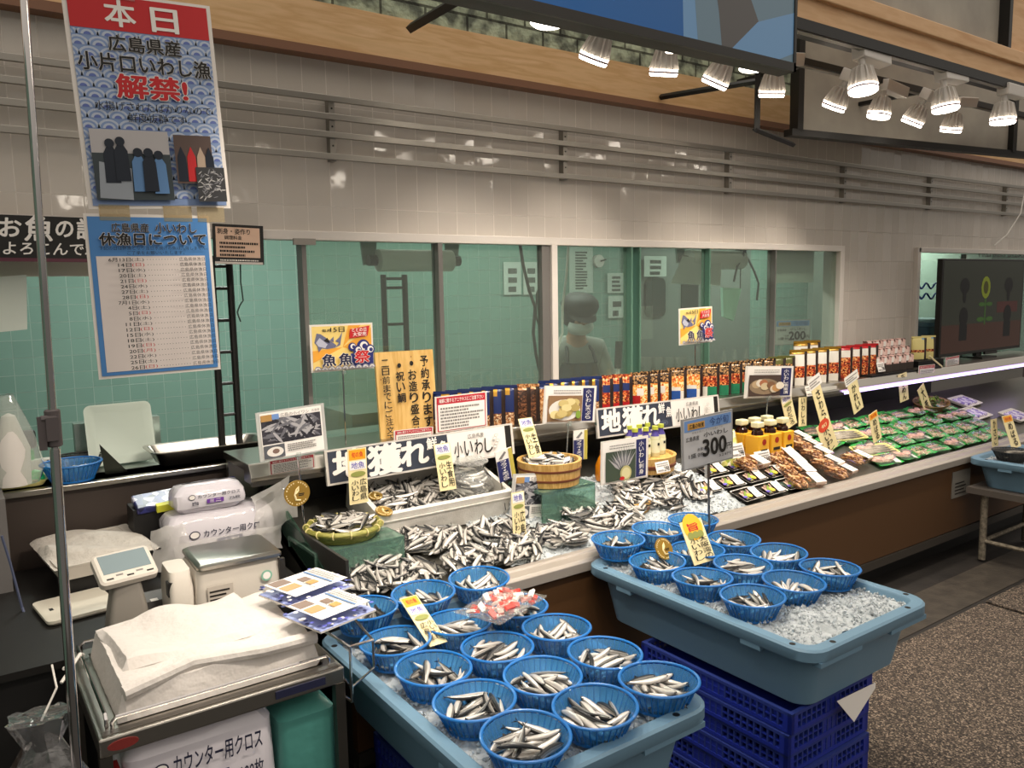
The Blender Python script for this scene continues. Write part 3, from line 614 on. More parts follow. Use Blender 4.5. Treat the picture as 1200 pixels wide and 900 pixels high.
G2 = [(1.98, 1.525, 'front left corner'), (2.183, 1.525, 'middle of the front row'), (2.387, 1.525, 'front right beside the bare ice'), (1.98, 1.728, 'second one along the left edge'), (2.183, 1.728, 'middle of the second row'), (2.387, 1.728, 'second one along the right edge'), (1.98, 1.931, 'third one along the left edge'), (2.183, 1.931, 'beside the pole of the price sign'), (2.387, 1.931, 'third one along the right edge'), (1.98, 2.133, 'rear left corner, nearest the gold disc'), (2.183, 2.133, 'middle of the rear row'), (2.387, 2.133, 'rear right corner')]
for i, (x, y, d) in enumerate(G2):
    put_basket((x, y, .58+(.028 if y > 2.1 else 0)), f'blue basket of sardines in the right tub, {d}', k, i == 0, 'front left basket of the right tub', 15 if i == 0 else None); k += 1
# folded crates
cb = pm('royal blue crate plastic', '1d2c8a', .4); cb2 = pm('dull blue crate plastic', '27367c', .5)
def crate():
    o = thing('folded_crate', 'x', 'crate'); w, d, h = .41, .6, .064
    MB().box(.01, w-.01, .01, d-.01, .004, .014, cb).build('base', o, smooth=False)
    def side(L):
        m = MB().box(0, L, 0, .014, h-.012, h-.002, cb2).box(0, L, 0, .014, 0, .012, cb).box(0, .03, 0, .014, .012, h-.012, cb).box(L-.03, L, 0, .014, .012, h-.012, cb)
        m.box(L*.4, L*.6, .003, .012, .012, h-.012, cb); n = int(L/.024)
        for i in range(1, n): m.box(L*i/n-.003, L*i/n+.003, .001, .012, .01, h-.012, cb2)
        m.box(.03, L-.03, .002, .01, h*.45, h*.52, cb); return m
    side(w).build('side_panel', o, smooth=False); side(w).xf(Matrix.Translation((w, d, 0)) @ Matrix.Rotation(PI, 4, 'Z')).build('side_panel', o, smooth=False)
    side(d).xf(Matrix.Translation((0, d, 0)) @ Matrix.Rotation(-PI/2, 4, 'Z')).build('side_panel', o, smooth=False); side(d).xf(Matrix.Translation((w, 0, 0)) @ Matrix.Rotation(PI/2, 4, 'Z')).build('side_panel', o, smooth=False)
    return o
CR = crate(); lev = ['lowest', 'second lowest', 'third lowest', 'third highest', 'second highest', 'topmost']
for st, (x, y, nm) in enumerate(((1.865, 1.31, 'under the tub with bare ice'), (.93, 1.45, 'in the dark under the left tub'))):
    for i in range(6):
        lab = f'blue folded crate {nm}, {lev[i]} of its stack'; loc = (x+.006*(i % 2), y-.005*(i % 3), .065*i)
        if CR['label'] == 'x': CR['label'] = lab; CR['group'] = 'folded blue crates'; CR.location = loc
        else: copy(CR, loc, None, lab, 'folded blue crates')
a = ony(983, 815, 1.27)
pf_ = MB(); pf_.add([tuple(ony(981, 822, 1.262)), tuple(ony(1026, 800, 1.262)), tuple(ony(1026, 806, 1.262)), tuple(ony(1001, 846, 1.262))], [(0, 1, 2, 3)], white)
pf_.add([(v[0], v[1]+.0015, v[2]) for v in pf_.v[:4]], [(3, 2, 1, 0)], white)
tag(pf_.build('paper_flap', smooth=False), 'white paper corner hanging under the tub with bare ice', 'paper')
# steel stand under the far tub
st = thing('steel_stand', 'worn grey steel stand carrying the tub by the carpet', 'stand', (4.72, 1.26, 0)); rust = pm('worn galvanised steel', '6f675a', .6, .5, var=(60, '9a907f'), bump=(50, .2))
MB().box(-.02, .66, -.05, .9, .395, .43, pm('grey shelf board', '564f49', .5)).build('top', st, smooth=False)
for x in (.03, .58):
    for y in (.02, .82):
        MB().tube([(x, y, .39), (x, y, .0125)], .019, rust, 10).build('leg', st)
MB().tube([(.03, .02, .12), (.03, .82, .12)], .012, rust, 8).tube([(.58, .02, .12), (.58, .82, .12)], .012, rust, 8).tube([(.03, .82, .12), (.58, .82, .12)], .012, rust).tube([(.03, .02, .1), (.58, .02, .1)], .012, rust).build('stretcher', st)
# black baskets in the far tub
BB = basket('black_basket', 'black basket of dark fish in the far tub, nearer the fish case', bkp, bkp, h=.055)
BB.location = (4.86, 2.0, .588); copy(BB, (4.885, 1.76, .588), None, 'black basket of dark fish in the far tub, cut by the picture edge')
bigf = pm('grey rockfish skin', '4a4640', .3, .1, var=(40, '8a8478'))
def whole_fish(L, H, W_, mt):
    m = MB(); rings = []
    for t, s in ((-.5, .15), (-.42, .6), (-.28, .95), (-.1, 1), (.1, .85), (.28, .5), (.4, .22)):
        rings.append([(t*L, W_*s*math.cos(2*PI*k/10), H*s*math.sin(2*PI*k/10)) for k in range(10)])
    m.loft(rings, mt)
    m.prism([(.38*L, 0), (.52*L, .8*H), (.48*L, 0), (.52*L, -.8*H)], .002, mt); m.prism([(-.2*L, .8*H), (-.05*L, 1.5*H), (.2*L, .6*H)], .002, mt)
    m.lathe([(.003, 0), (.0035, .001), (.001, .002)], fe_, 8, (-.42*L, -W_*.55, .1*H), M=Matrix.Rotation(PI/2, 4, 'X')); m.lathe([(.003, 0), (.0035, .001), (.001, .002)], fe_, 8, (-.42*L, W_*.55, .1*H), M=Matrix.Rotation(-PI/2, 4, 'X'))
    return m
for i, (x, y, rz, d) in enumerate(((4.85, 2.02, .4, 'in the black basket nearer the fish case'), (4.88, 1.98, -.5, 'under the orange topped price strip'), (4.90, 1.76, .2, 'in the black basket at the picture edge'))):
    tag(whole_fish(.17, .022, .013, bigf).build('whole_fish', None, (x, y, .618+.014*(i % 2)), (PI/2-.1, 0, rz)), 'dark whole fish lying '+d, 'fish')
# ================================================================== SIGNS
P_ = Vector
def post(o, x, z0, z1, y=.006, r=.003, m=None): MB().tube([(x, y, z0), (x, y, z1)], r, m or chrome, 8).build('post', o)
def clip(o, x, y=.004, m=None):
    MB().box(x-.008, x+.008, y-.012, y+.008, -.012, .012, m or clear('clear acrylic clip', 'eef4f2', 1, .15)).build('clip', o, smooth=False)
lam = pm('laminated white sheet', 'e6ded6', .18)
seig1 = pm('wave print pale', 'b6bfd0', .4); seig2 = pm('wave print blue', '7f95be', .4); seig3 = pm('wave print deep', '5f70b0', .4)
# --- hanging poster
s = Sign.px('hanging_poster', 'tall laminated poster with red heading and blue wave pattern hanging at top left', 'poster', (90, -13), (262, 10), (104, 245), 1.6, .002)
s.o.matrix_world = s.o.matrix_world; s.board(lam)
s.rect(.03, .015, .97, .985, seig2)
cw, k = 1/7.5, 0
for j in range(17):
    for i in range(-1, 9):
        cx = (i+(.5 if j % 2 else 0))*cw; cz = .80-j*.047
        if cz < .03: continue
        for rr_, mt in ((.060, seig1), (.047, seig2), (.034, seig1), (.02, seig3)):
            rx = rr_*1.25*s.w; u_ = [min(max(cx+rx/s.w*math.cos(PI*t/8), .03), .97) for t in range(9)]
            pts = [(u_[t], min(cz+rx*.85/s.h*math.sin(PI*t/8), .825)) for t in range(9)]
            s.poly(pts, mt, -.0014-.00001*j-.000004*(.06-rr_)*100)
s.rect(.03, .83, .97, .985, red)
s.text('本', .26, .85, .46, .97, white, .02); s.text('日', .57, .845, .75, .955, white, .02)
s.text('広島県産', .26, .735, .75, .808, black, .022, (white, .02)); s.text('小片口いわし漁', .05, .64, .95, .722, black, .022, (white, .02))
s.text('解禁!', .28, .522, .76, .63, red, .03, (white, .03))
s.text('水揚げされたばかりなので', .12, .458, .92, .502, black, .008); s.text('鮮度抜群です。', .33, .408, .76, .452, black, .008)
s.rect(.06, .04, .585, .37, pm('harbour photo sky', 'b9b4b4', .3)); s.rect(.06, .04, .585, .26, pm('harbour photo dark', '3b4448', .3))
pa = pm('harbour photo boxes', '9aa0a8', .3); pb = pm('harbour photo blue coat', '5f86b4', .3); pc = pm('harbour photo dark coat', '1d2430', .3)
s.poly([(.08, .05), (.3, .04), (.31, .19), (.10, .22)], pa)
for u, v, m_ in ((.18, .24, pc), (.25, .25, pc), (.36, .2, pb), (.5, .19, pb), (.43, .2, pc)):
    s.poly([(u-.05, v-.12), (u+.05, v-.12), (u+.045, v+.02), (u+.02, v+.05), (u-.02, v+.05), (u-.045, v+.02)], m_); s.disc(u, v+.065, .008, .008, pc)
s.rect(.615, .12, .885, .355, pm('market photo', '5b4a44', .3))
for u, m_ in ((.66, pc), (.73, red), (.80, pm('photo tan', 'b7a08c', .3)), (.86, pc)): s.poly([(u-.035, .13), (u+.035, .13), (u+.03, .25), (u, .30), (u-.03, .25)], m_)
s.fishes(.75, .03, .96, .2, 60, pm('photo fish ground', '3a3a3c', .3), [pm('photo fish light', 'b4b2b0', .3), pm('photo fish grey', '7c7c80', .3)], 3, .2, .04)
o = s.done()
pp_ = MB().box(s.w*.35, s.w*.47, -.004, .006, s.h-.01, s.h+.025, clear('clear acrylic clip', 'eef4f2', 1, .15)).tube([(s.w*.41, 0, s.h+.02), (s.w*.41, 0, 3.2-s.o.location.z)], .002, chrome, 6); pp_.build('hanging_clip', o, smooth=False)
# --- closure notice
s = Sign.px('hanging_notice', 'laminated blue edged notice listing fishing holiday dates, taped below the hanging poster', 'notice', (103, 250), (250, 253), (116, 445), 1.6, .002)
s.board(lam); sb_ = pm('notice blue', '4d84c0', .4); s.rect(.025, .018, .975, .982, sb_); s.rect(.065, .04, .935, .745, pm('notice paper', 'e2d6d0', .4))
s.text('広島県産', .2, .89, .49, .945, black, .012, (white, .02)); s.text('小いわし', .54, .885, .88, .95, black, .012, (white, .02))
s.text('休漁日について', .1, .81, .95, .885, black, .025, (white, .025))
s.text('下記の日は休漁となり当日水揚げの魚は入荷しません。', .09, .782, .96, .805, black, .004); s.text('ご了承をお願いいたします。', .3, .753, .76, .776, black, .004)
ds = ['6月13日(土)', '14日(日)', '17日(水)', '20日(土)', '21日(日)', '24日(水)', '27日(土)', '28日(日)', '7月1日(水)', '4日(土)', '5日(日)', '8日(水)', '11日(土)', '12日(日)', '15日(水)', '18日(土)', '19日(日)', '20日(月)', '22日(水)', '25日(土)', '26日(日)']
for i, d in enumerate(ds):
    z1 = .735-i*.0327; z0 = z1-.024; L_ = .034*len(d); cut = d.index('(')
    s.text(d[:cut], .425-L_, z0, .425-.034*3, z1, black, .012); s.text(d[cut:], .425-.034*3+.006, z0, .425, z1, red if d[cut+1] in '日月' else black, .008)
    s.text('・・・・・・・・・・・', .45, z0+.01, .69, z0+.014, black, .02); s.text('広島県休漁日', .71, z0, .925, z1, black, .008)
o = s.done()
tp = clear('sticky tape', 'efe6d2', .8, .25, milkcol='d8cdb4')
for u in (.12, .62, .9): MB().box(s.w*u, s.w*u+.05, -.0016, -.0004, s.h-.012, s.h+.016, tp).build('tape', o, smooth=False)
# --- sign pole
a, b = ony(25.5, -40, 1.56), ony(92, 930, 1.56); dv = b-a
o = thing('sign_pole', 'tall chrome telescopic sign pole with grey clamp at the left', 'pole', (b.x, 1.56, 0))
def pole_pt(z): t = (z-a.z)/(b.z-a.z); q = a+(b-a)*t; return (q.x-b.x, 0, z)
MB().tube([pole_pt(.02), pole_pt(1.34)], .0085, chrome, 14).build('lower_tube', o)
MB().tube([pole_pt(1.30), pole_pt(2.6)], .0065, chrome, 14).build('upper_tube', o)
MB().lathe([(.11, 0), (.11, .012), (.02, .02), (.0, .02)], blackm, 24, (pole_pt(0)[0], 0, 0)).build('base', o)
q = pole_pt(ony(58, 502, 1.56).z); cl = pm('grey plastic clamp', '5b5353', .45)
MB().lathe([(.0105, -.032), (.0125, -.03), (.0125, .03), (.0105, .032)], cl, 14, q).box(q[0]-.012, q[0]+.006, -.016, -.006, q[2]-.02, q[2]+.02, cl).build('clamp', o)
MB().box(q[0]-.024, q[0]-.012, -.012, -.004, q[2]-.035, q[2]+.022, cl).tube([(q[0]-.018, -.008, q[2]+.018), (q[0]+.004, -.008, q[2]+.018)], .006, cl).build('clamp_lever', o, smooth=False)
# --- black calligraphy board and menu board on the wall
s = Sign.px('calligraphy_board', 'black shop board with white brush lettering on the tiled wall behind the pole', 'sign', (-45, 248), (178, 257), (-45, 303), 3.085, .02)
s.board(pm('white board edge', 'c6bcb4', .5)); s.rect(.0, .03, .99, .97, pm('matt black board', '1d1b19', .6))
s.rect(-.002, -.05, 1.0, .03, pm('maroon board edge', '5a2a38', .5))
for ch, u0, v0, u1, v1 in (('お', .19, .5, .295, .9), ('魚', .315, .42, .455, .98), ('の', .475, .52, .565, .87), ('調', .585, .48, .705, .94), ('理', .72, .5, .82, .9)): s.text(ch, u0, v0, u1, v1, white, .025, None, .1)
s.text('よろこんで承ります', .2, .1, .96, .38, white, .015, None, .1)
s.done()
s = Sign.px('menu_board', 'small black framed sashimi price board on the wall beside the hanging notice', 'sign', (252, 262), (310, 265), (252, 309), 3.085, .02)
s.board(pm('matt black board', '1d1b19', .6)); s.rect(.0, .0, .97, .06, pm('white board edge', 'c6bcb4', .5)); s.rect(.03, .17, .92, .93, pm('menu card', 'd9b59c', .5))
s.text('刺身・姿作り', .06, .75, .72, .9, black, .012); s.text('調理料金', .2, .62, .55, .72, black, .01); s.fine(.1, .2, .88, .6, 4, black, 2); s.fine(.1, .08, .88, .14, 1, whitep, 2)
s.done()
tag(MB().add([tuple(ony(*p, 3.2)) for p in ((-8, 325), (31, 322), (32, 386), (-8, 390))]+[tuple(ony(*p, 3.205)) for p in ((-8, 325), (31, 322), (32, 386), (-8, 390))], [(3, 2, 1, 0), (4, 5, 6, 7), (0, 1, 5, 4), (1, 2, 6, 5), (2, 3, 7, 6), (3, 0, 4, 7)], pm('pale green paper', 'cfd6cc', .6)).build('paper_sheet', smooth=False), 'blank pale sheet hanging in the opening under the black calligraphy board', 'paper')
MB_ = MB().box(ony(-40, 310, 3.24).x, ony(105, 320, 3.24).x, 3.23, 3.25, ony(50, 324, 3.24).z, 1.83, pm('cream header panel', 'b9b2a4', .5)); struct(MB_.build('trim_4', smooth=False))
# --- long banners: local fish / small sardines
bnav = pm('slate blue banner', '353a48', .5)
def banner(lab, tl, tr, bl, Y, split, under):
    s = Sign.px('banner_sign', lab, 'sign', tl, tr, bl, Y, .012, 'local catch banners', .12); s.board(pm('pale banner edge', 'cfc8c0', .4))
    s.rect(.012, .06, .985, .95, bnav); s.poly([(split, .05), (.95, .05), (.95, .95), (split-.005, .95)], pm('banner white', 'e6e0da', .5)); s.rect(.95, .05, .985, .95, black)
    sw = pm('banner swirl', '555c70', .5)
    for r in (.05, .038, .026): s.disc(split-.07, .22, r*s.h*4, r*s.h*4*.5, sw if r != .038 else bnav)
    for ch, u0, v0, u1, v1 in (('地', .03, .18, .175, .93), ('獲', .195, .08, .36, .93), ('れ', .36, .2, .5, .9)): s.text(ch, u0*split/.62, v0, u1*split/.62, v1, white, .04, None, .06)
    s.text('鮮', .50*split/.62, .58, .555*split/.62, .93, white, .025); s.text('魚', .565*split/.62, .42, .615*split/.62, .78, white, .025)
    u = split+.02; d = .93-u
    s.text('広島県産', u+d*.3, .72, u+d*.62, .86, black, .004)
    for i, ch in enumerate('小いわし'): s.text(ch, u+d*(.01+.2*i), .2, u+d*(.17+.2*i), .66, black, .012, None, .04)
    for k in range(5): s.disc(u+d*(.82+.03*(k % 3)), .35+.09*k, .01, .006, pm('sketch grey', 'b5b0aa', .5)); s.disc(u+d*(.82+.03*(k % 3)), .35+.09*k, .008, .0045, MATS['banner white'])
    s.done()
    MB().box(s.w*.2, s.w*.8, .012, .03, s.h*.6, s.h*.66, chrome).build('bracket', s.o, smooth=False)
    for u in (.01, .985): MB().tube([(s.w*u-.01, .006, s.h*.5), (s.w*u+.012, .02, s.h*.5)], .008, chrome).build('end_cap', s.o)
banner('long slate and white banner of the local catch above the foam box', (377, 530), (599, 497), (384, 570), 2.74, .62, 0)
banner('long slate and white banner of the local catch above the ponzu bottles', (695, 481), (840, 464), (701, 514), 2.74, .58, 1)
# --- wooden reservation board
s = Sign.px('wooden_board', 'leaning pale wooden board with black brush lettering about reservations', 'sign', (436, 414), (505, 410), (447, 520), 2.93, .012, None, .1)
bw = mix('pine board', ['d6ab63', 'e0b871', 'cda056', 'd9b06a'], 5, .5, 'n', (7, 1, 1)); s.board(bw)
s.vtext('予約承ります', .76, .12, .9, .94, black, .02); s.vtext('・お造り盛合せ', .53, .02, .67, .92, black, .02); s.vtext('・祝い鯛', .31, .42, .45, .9, black, .02); s.vtext('二日前までにご注文下', .08, .0, .2, .92, black, .012)
for u, v in ((.58, .93), (.2, .06), (.62, .55), (.04, .7)): s.disc(u, v, .003, .004, pm('wood knot', '9a6a35', .5))
s.done()
# --- red headed notices
def notice(lab, tl, tr, bl, Y, seed, hd='海鮮に関するアニサキスにご注意下さい'):
    s = Sign.px('printed_notice', lab, 'notice', tl, tr, bl, Y, .003, 'red headed notices'); s.board(lam); s.rect(.03, .03, .97, .97, pm('notice red', 'b92535', .45)); s.rect(.05, .05, .95, .77, white)
    s.text(hd, .07, .81, .93, .93, white, .012); s.fine(.09, .1, .92, .72, 7, grey, seed); s.done()
notice('red headed white notice standing left of the navy pouches', (506, 466), (567, 459), (511, 508), 2.815, 5)
notice('red headed white notice in front of the wooden board', (460, 505), (506, 500), (462, 528), 2.81, 6)
notice('red headed white notice hanging under the left sardine photo sign', (313, 541), (367, 532), (316, 557), 2.76, 7)
notice('small pink red headed notice on the ledge below the yellow pouches', (1071, 433), (1090, 431), (1076, 446), 2.79, 8)
notice('small pink red headed notice lying in front of the television', (1104, 424), (1120, 421), (1108, 430), 2.82, 9)
# --- festival signs
fy = pm('festival yellow', 'edcf7c', .45); fo = pm('festival orange', 'e8a33a', .45); fp = pm('tuna print', '6a6c88', .4); fb = pm('wave print navy', '2c3270', .4)
def fest(lab, tl, tr, bl, Y, zend):
    s = Sign.px('festival_sign', lab, 'sign', tl, tr, bl, Y, .004, 'fish festival signs'); s.board(lam); s.rect(.03, .04, .97, .96, fy)
    s.poly([(.5, .5), (.97, .3), (.97, .9)], fo); s.poly([(.5, .5), (.03, .2), (.03, .45)], fo); s.poly([(.5, .5), (.6, .96), (.8, .96)], fo)
    s.poly([(.06, .62), (.1, .82), (.16, .8), (.3, .66), (.4, .55), (.38, .5), (.25, .48), (.12, .52)], fp); s.poly([(.3, .66), (.36, .74), (.36, .62)], fp); s.poly([(.38, .5), (.46, .55), (.5, .84), (.45, .72), (.38, .64), (.44, .6)], fp)
    s.poly([(.08, .62), (.14, .72), (.26, .58), (.22, .5), (.12, .54)], pm('tuna belly', 'b9bac8', .4)); s.poly([(.2, .66), (.3, .6), (.26, .72)], black); s.poly([(.1, .55), (.12, .42), (.18, .52)], fp)
    s.text('毎月', .18, .84, .31, .9, black, .01); s.text('15日', .31, .83, .53, .94, black, .01)
    s.poly([(.6, .68), (.9, .72), (.94, .94), (.62, .88)], red); s.text('ととの日', .65, .82, .88, .9, white, .012); s.text('大安売', .66, .72, .88, .81, white, .012)
    for u, v, r in ((.84, .5, .13), (.66, .5, .08), (.94, .42, .1), (.74, .42, .09)):
        s.disc(u-.02, v, r*s.w*.8, r*s.w*.8, fb); s.disc(u-.02+.01, v+.01, r*s.w*.5, r*s.w*.5, white); s.disc(u, v, r*s.w*.3, r*s.w*.3, fb)
    s.rect(.6, .06, .97, .36, fb)
    for k in range(9):
        for rad, m_ in ((.055, pm('wave grey', '8d8a98', .4)), (.04, pm('wave white', 'd6d2cc', .4)), (.022, MATS['wave grey'])): s.disc(.08+k*.105, .05, rad*s.w, rad*s.w, m_, 12, 0, PI)
    s.text('魚', .13, .13, .34, .38, pm('ink blue black', '1e2140', .5), .03, (white, .03)); s.text('魚', .39, .13, .6, .38, MATS['ink blue black'], .03, (white, .03)); s.text('祭', .64, .16, .88, .42, red, .03, (white, .03))
    o = s.done(); clip(o, s.w*.5); post(o, s.w*.5, zend-o.location.z, 0)
fest('colourful fish festival sign on a thin post behind the wooden board', (361, 381), (435, 378), (365, 437), 2.9, 1.0)
fest('colourful fish festival sign on a thin post in front of the far window', (794, 362), (833, 359), (796, 405), 2.92, 1.0)
# --- sardine picture signs
pk = [pm('print fish light', 'a9a6a8', .35), pm('print fish grey', '6b6a70', .35), pm('print fish dark', '2d2c32', .35)]
def picsign(lab, tl, tr, bl, Y, seed, zend):
    s = Sign.px('picture_sign', lab, 'sign', tl, tr, bl, Y, .004, 'sardine photo signs'); s.board(clear('acrylic sheet', 'e8ecea', 1, .6, milkcol='d9d6d2')); s.rect(.05, .03, .95, .965, white)
    s.fishes(.06, .33, .93, .84, 110, pm('print fish ground', '3b3940', .35), pk, seed, .28, .045); s.rect(.06, .8, .22, .93, pm('print tan', 'b08850', .4)); s.rect(.22, .82, .32, .93, pm('print sky', '6f8fc4', .4))
    s.text('広島の小イワシ', .34, .85, .76, .93, grey, .008); s.text('広島産', .8, .87, .92, .92, grey, .004)
    s.rect(.06, .05, .36, .31, pm('print plate ground', '56585e', .4)); s.disc(.22, .17, .12*s.w, .1*s.h, whitep); s.disc(.23, .18, .05*s.w, .05*s.h, pm('print brown', '7a6258', .4))
    s.fine(.4, .14, .82, .3, 4, grey, seed); o = s.done()
    clip(o, s.w*.55); post(o, s.w*.55, zend-o.location.z, 0); return s
s1 = picsign('photo sign of heaped sardines on a post behind the bamboo basket', (301, 484), (381, 472), (305, 542), 2.66, 4, .74)
picsign('photo sign of heaped sardines standing in the ice right of the foam box', (597, 556), (655, 554), (597, 611), 2.56, 5, .66)
def dish(lab, word, tl, tr, bl, Y, zend, kind):
    s = Sign.px('recipe_sign', lab, 'sign', tl, tr, bl, Y, .004, 'recipe picture signs'); s.board(whitep); s.rect(.03, .03, .97, .97, white); s.rect(.73, .05, .95, .94, navy)
    s.vtext(word, .79, .1, .89, .9, white, .01); s.fine(.16, .8, .68, .92, 2, grey, 3, .4)
    if kind == 0:
        s.rect(.06, .06, .71, .74, pm('tray brown', '8a6a4c', .5)); s.disc(.38, .36, .3*s.w, .28*s.h, whitep); q = random.Random(2)
        tm = [pm('batter', 'cbb678', .5), pm('batter pale', 'ddcb93', .5), pm('batter dark', 'b29a5c', .5)]
        for i in range(16): s.disc(.38+q.uniform(-.2, .2), .38+q.uniform(-.16, .2), .1*s.w, .055*s.w, tm[i % 3], 10)
        s.disc(.62, .24, .05*s.w, .06*s.w, pm('leaf print', '7e9a3c', .5))
    elif kind == 1:
        s.rect(.08, .05, .71, .74, pm('dark green print', '3e4a3c', .5)); y = s.y()
        for i in range(13):
            a = .9+i*.13; l = .42*s.w; cx, cz = .45*s.w, .2*s.h; t = .022*s.w
            d = P_((math.cos(a), 0, math.sin(a))); e = P_((-d.z, 0, d.x)); c_ = P_((cx, y-.00002*i, cz))
            s.pr.add([c_+d*.1*s.w, c_+d*(.2*s.w)+e*t, c_+d*l, c_+d*(.2*s.w)-e*t], [(0, 1, 2, 3)], pk[i % 2])
        s.disc(.5, .2, .12*s.w, .12*s.w, pm('lemon print', 'b9b077', .5)); s.disc(.5, .2, .09*s.w, .09*s.w, pm('lemon pulp', 'd2c99a', .5)); s.disc(.42, .09, .05*s.w, .03*s.w, red)
    else:
        s.rect(.06, .06, .72, .72, pm('print dark brown', '4a3932', .5)); s.disc(.38, .36, .31*s.w, .25*s.h, pm('print bronze', '8c7860', .5)); q = random.Random(5)
        for i, c_ in enumerate(('b79e7c', 'd8cfc0', 'a86a48', 'c9b895', '7e5a40', 'cdbfa8', 'b98a58', 'e0d6c6')): s.disc(.2+.07*i+q.uniform(-.03, .03), .36+q.uniform(-.1, .12), .09*s.w, .05*s.w, pm('dish '+c_, c_, .5), 10)
    o = s.done(); clip(o, s.w*.5); post(o, s.w*.5, zend-o.location.z, 0, m=MATS['clear acrylic clip'])
dish('recipe sign of fried sardines with navy band, on a post behind the wooden tub', '小いわし天ぷら', (638, 452), (699, 452), (636, 497), 2.72, .71, 0)
dish('recipe sign of sardine sashimi with lemon, leaning in the ice', '小いわし刺身', (697, 520), (753, 512), (704, 569), 2.55, .66, 1)
dish('recipe sign of marinated sardines on a brown plate, above the soy sauce bottles', '小いわし南蛮漬', (873, 429), (929, 429), (872, 467), 2.74, .73, 2)
# --- price board on a pole in the right tub, and one in the window
def price(lab, tl, tr, bl, Y, num, sub, zend=None):
    s = Sign.px('price_sign', lab, 'sign', tl, tr, bl, Y, .006, 'sardine price boards'); s.board(pm('grey acrylic frame', '8f8d8c', .35)); s.rect(.025, .03, .975, .97, pm('price card grey', 'b4b2b2', .4)); s.rect(.04, .74, .96, .955, pm('price card blue', '6788b8', .4))
    s.rect(.1, .77, .43, .9, pm('tan stamp', 'c09048', .4)); s.text('広島の味覚', .13, .79, .41, .88, black, .012); s.text('今が旬', .52, .77, .9, .93, pm('dark blue ink', '2b3f6e', .5), .006)
    s.text('新鮮水揚げしたての地獲れです', .18, .685, .78, .725, grey, .006); s.text('広島県産', .06, .55, .31, .64, black, .012); s.text('小いわし', .4, .57, .88, .67, black, .014)
    s.text(num, .38, .2, .84, .52, black, .03); s.text('円', .85, .24, .95, .36, black, .012); s.text('1盛', .1, .22, .24, .31, black, .012); s.text('本体', .26, .33, .37, .4, black, .01); s.text('価格', .26, .22, .37, .3, black, .01)
    s.text(sub, .68, .12, .93, .18, black, .006); o = s.done()
    if zend is not None:
        MB().box(s.w*.5-.008, s.w*.5+.008, .0, .014, -.05, .02, chrome).build('clip', o, smooth=False); post(o, s.w*.52, zend-o.location.z, 0, .007, .0045, pm('grey metal pole', '8b8784', .3, .9))
    return s
price('grey and blue price board reading 300 yen on a pole in the right tub', (796, 493), (856, 480), (800, 553), 2.03, '300', '324円', .585)
price('grey and blue price board reading 200 yen behind the far window pane', (909, 375), (951, 374), (907, 405), 3.165, '200', '216円')
# --- narrow yellow price strips
ol = pm('olive stamp', '8b8f4a', .5); sred = pm('stamp red', 'd4482a', .5)
def strip(lab, tl, tr, bl, Y, words, top='o', lean=.05):
    s = Sign.px('price_strip', lab, 'price card', tl, tr, bl, Y, .002, 'narrow price strips', lean, 'roll' if tl[0] > 900 and tl[0] < 1150 else True); s.board(cream); v = .98
    if top in 'oO': s.rect(.06, .8, .94, .98, orange); s.text('旬の魚', .2, .84, .8, .94, red, .015); v = .78
    if top == 'O': s.rect(.06, .62, .94, .78, white); s.text('地魚', .15, .64, .85, .76, pm('violet ink', '4f4ca8', .5), .012); s.disc(.5, .54, .4*s.w, .05*s.h, ol); v = .46
    if top == 'b': s.rect(.06, .78, .94, .98, white); s.text('地魚', .15, .81, .85, .95, pm('violet ink', '4f4ca8', .5), .012); s.disc(.5, .7, .4*s.w, .045*s.h, ol); v = .62
    if top == 'r': s.disc(.5, .88, .4*s.w, .28*s.w, sred); s.text('旬', .3, .82, .7, .93, cream, .015); v = .74
    if top == 'w': s.rect(-.15, .78, 1.2, 1.02, white); s.fine(-.05, .82, 1.1, .98, 3, grey, 2); v = .74
    if top == 'U': s.disc(.5, .84, .43*s.w, .43*s.w, pm('stamp yellow', 'f2b52c', .5)); s.text('旨', .27, .75, .73, .93, red, .02); [s.disc(u_, .65, .14*s.w, .12*s.w, ol) for u_ in (.28, .5, .72)]; v = .6
    if len(words) == 1: s.vtext(words[0], .3, .05, .72, v, black, .015)
    else:
        s.vtext(words[0], .56, .06, .92, v, black, .01)
        s.vtext(words[1], .12, .06, .48, v-.02, black, .015)
    return s.done()
strip('orange topped yellow price strip at the left corner of the foam box', (407, 527), (429, 525), (410, 592), 2.60, ['広島県', '小いわし'], 'O')
strip('yellow price strip standing in the foam box of sardines', (508, 521), (527, 520), (516, 576), 2.66, ['生食用', '小いわし'], 'b')
strip('yellow price strip leaning at the back of the wooden tub', (607, 491), (623, 490), (620, 537), 2.70, ['生食', '小いわし'], 'b')
strip('yellow price strip in the ice before the right sardine photo sign', (599, 578), (614, 578), (602, 634), 2.42, ['広島', '小いわし'], 'b')
strip('white topped price strip behind the green packs, left of the upright strip', (913, 469), (925, 468), (923, 503), 2.74, ['のどぐろ'], 'b')
strip('upright yellow price strip behind the green packs, right of the soy sauce bottles', (938, 466), (947, 467), (936, 500), 2.74, ['いわし丸'], 'n')
strip('price strip with a white tag slanting before the steel ledge', (945, 452), (956, 451), (962, 498), 2.7, ['さわら'], 'w')
strip('small brown yellow strip among the leftmost green packs', (965, 487), (972, 485), (963, 507), 2.62, ['たい'], 'n')
strip('wide yellow strip with a red seal above the dried fish packs', (954, 507), (970, 506), (968, 536), 2.56, ['小いわし'], 'r')
strip('price strip with a white tag slanting left of the violet lamp strip', (989, 447), (1001, 445), (1001, 486), 2.75, ['かれい'], 'w')
strip('orange topped price strip in the middle of the green packs', (1017, 489), (1027, 488), (1024, 520), 2.5, ['めばる'], 'o')
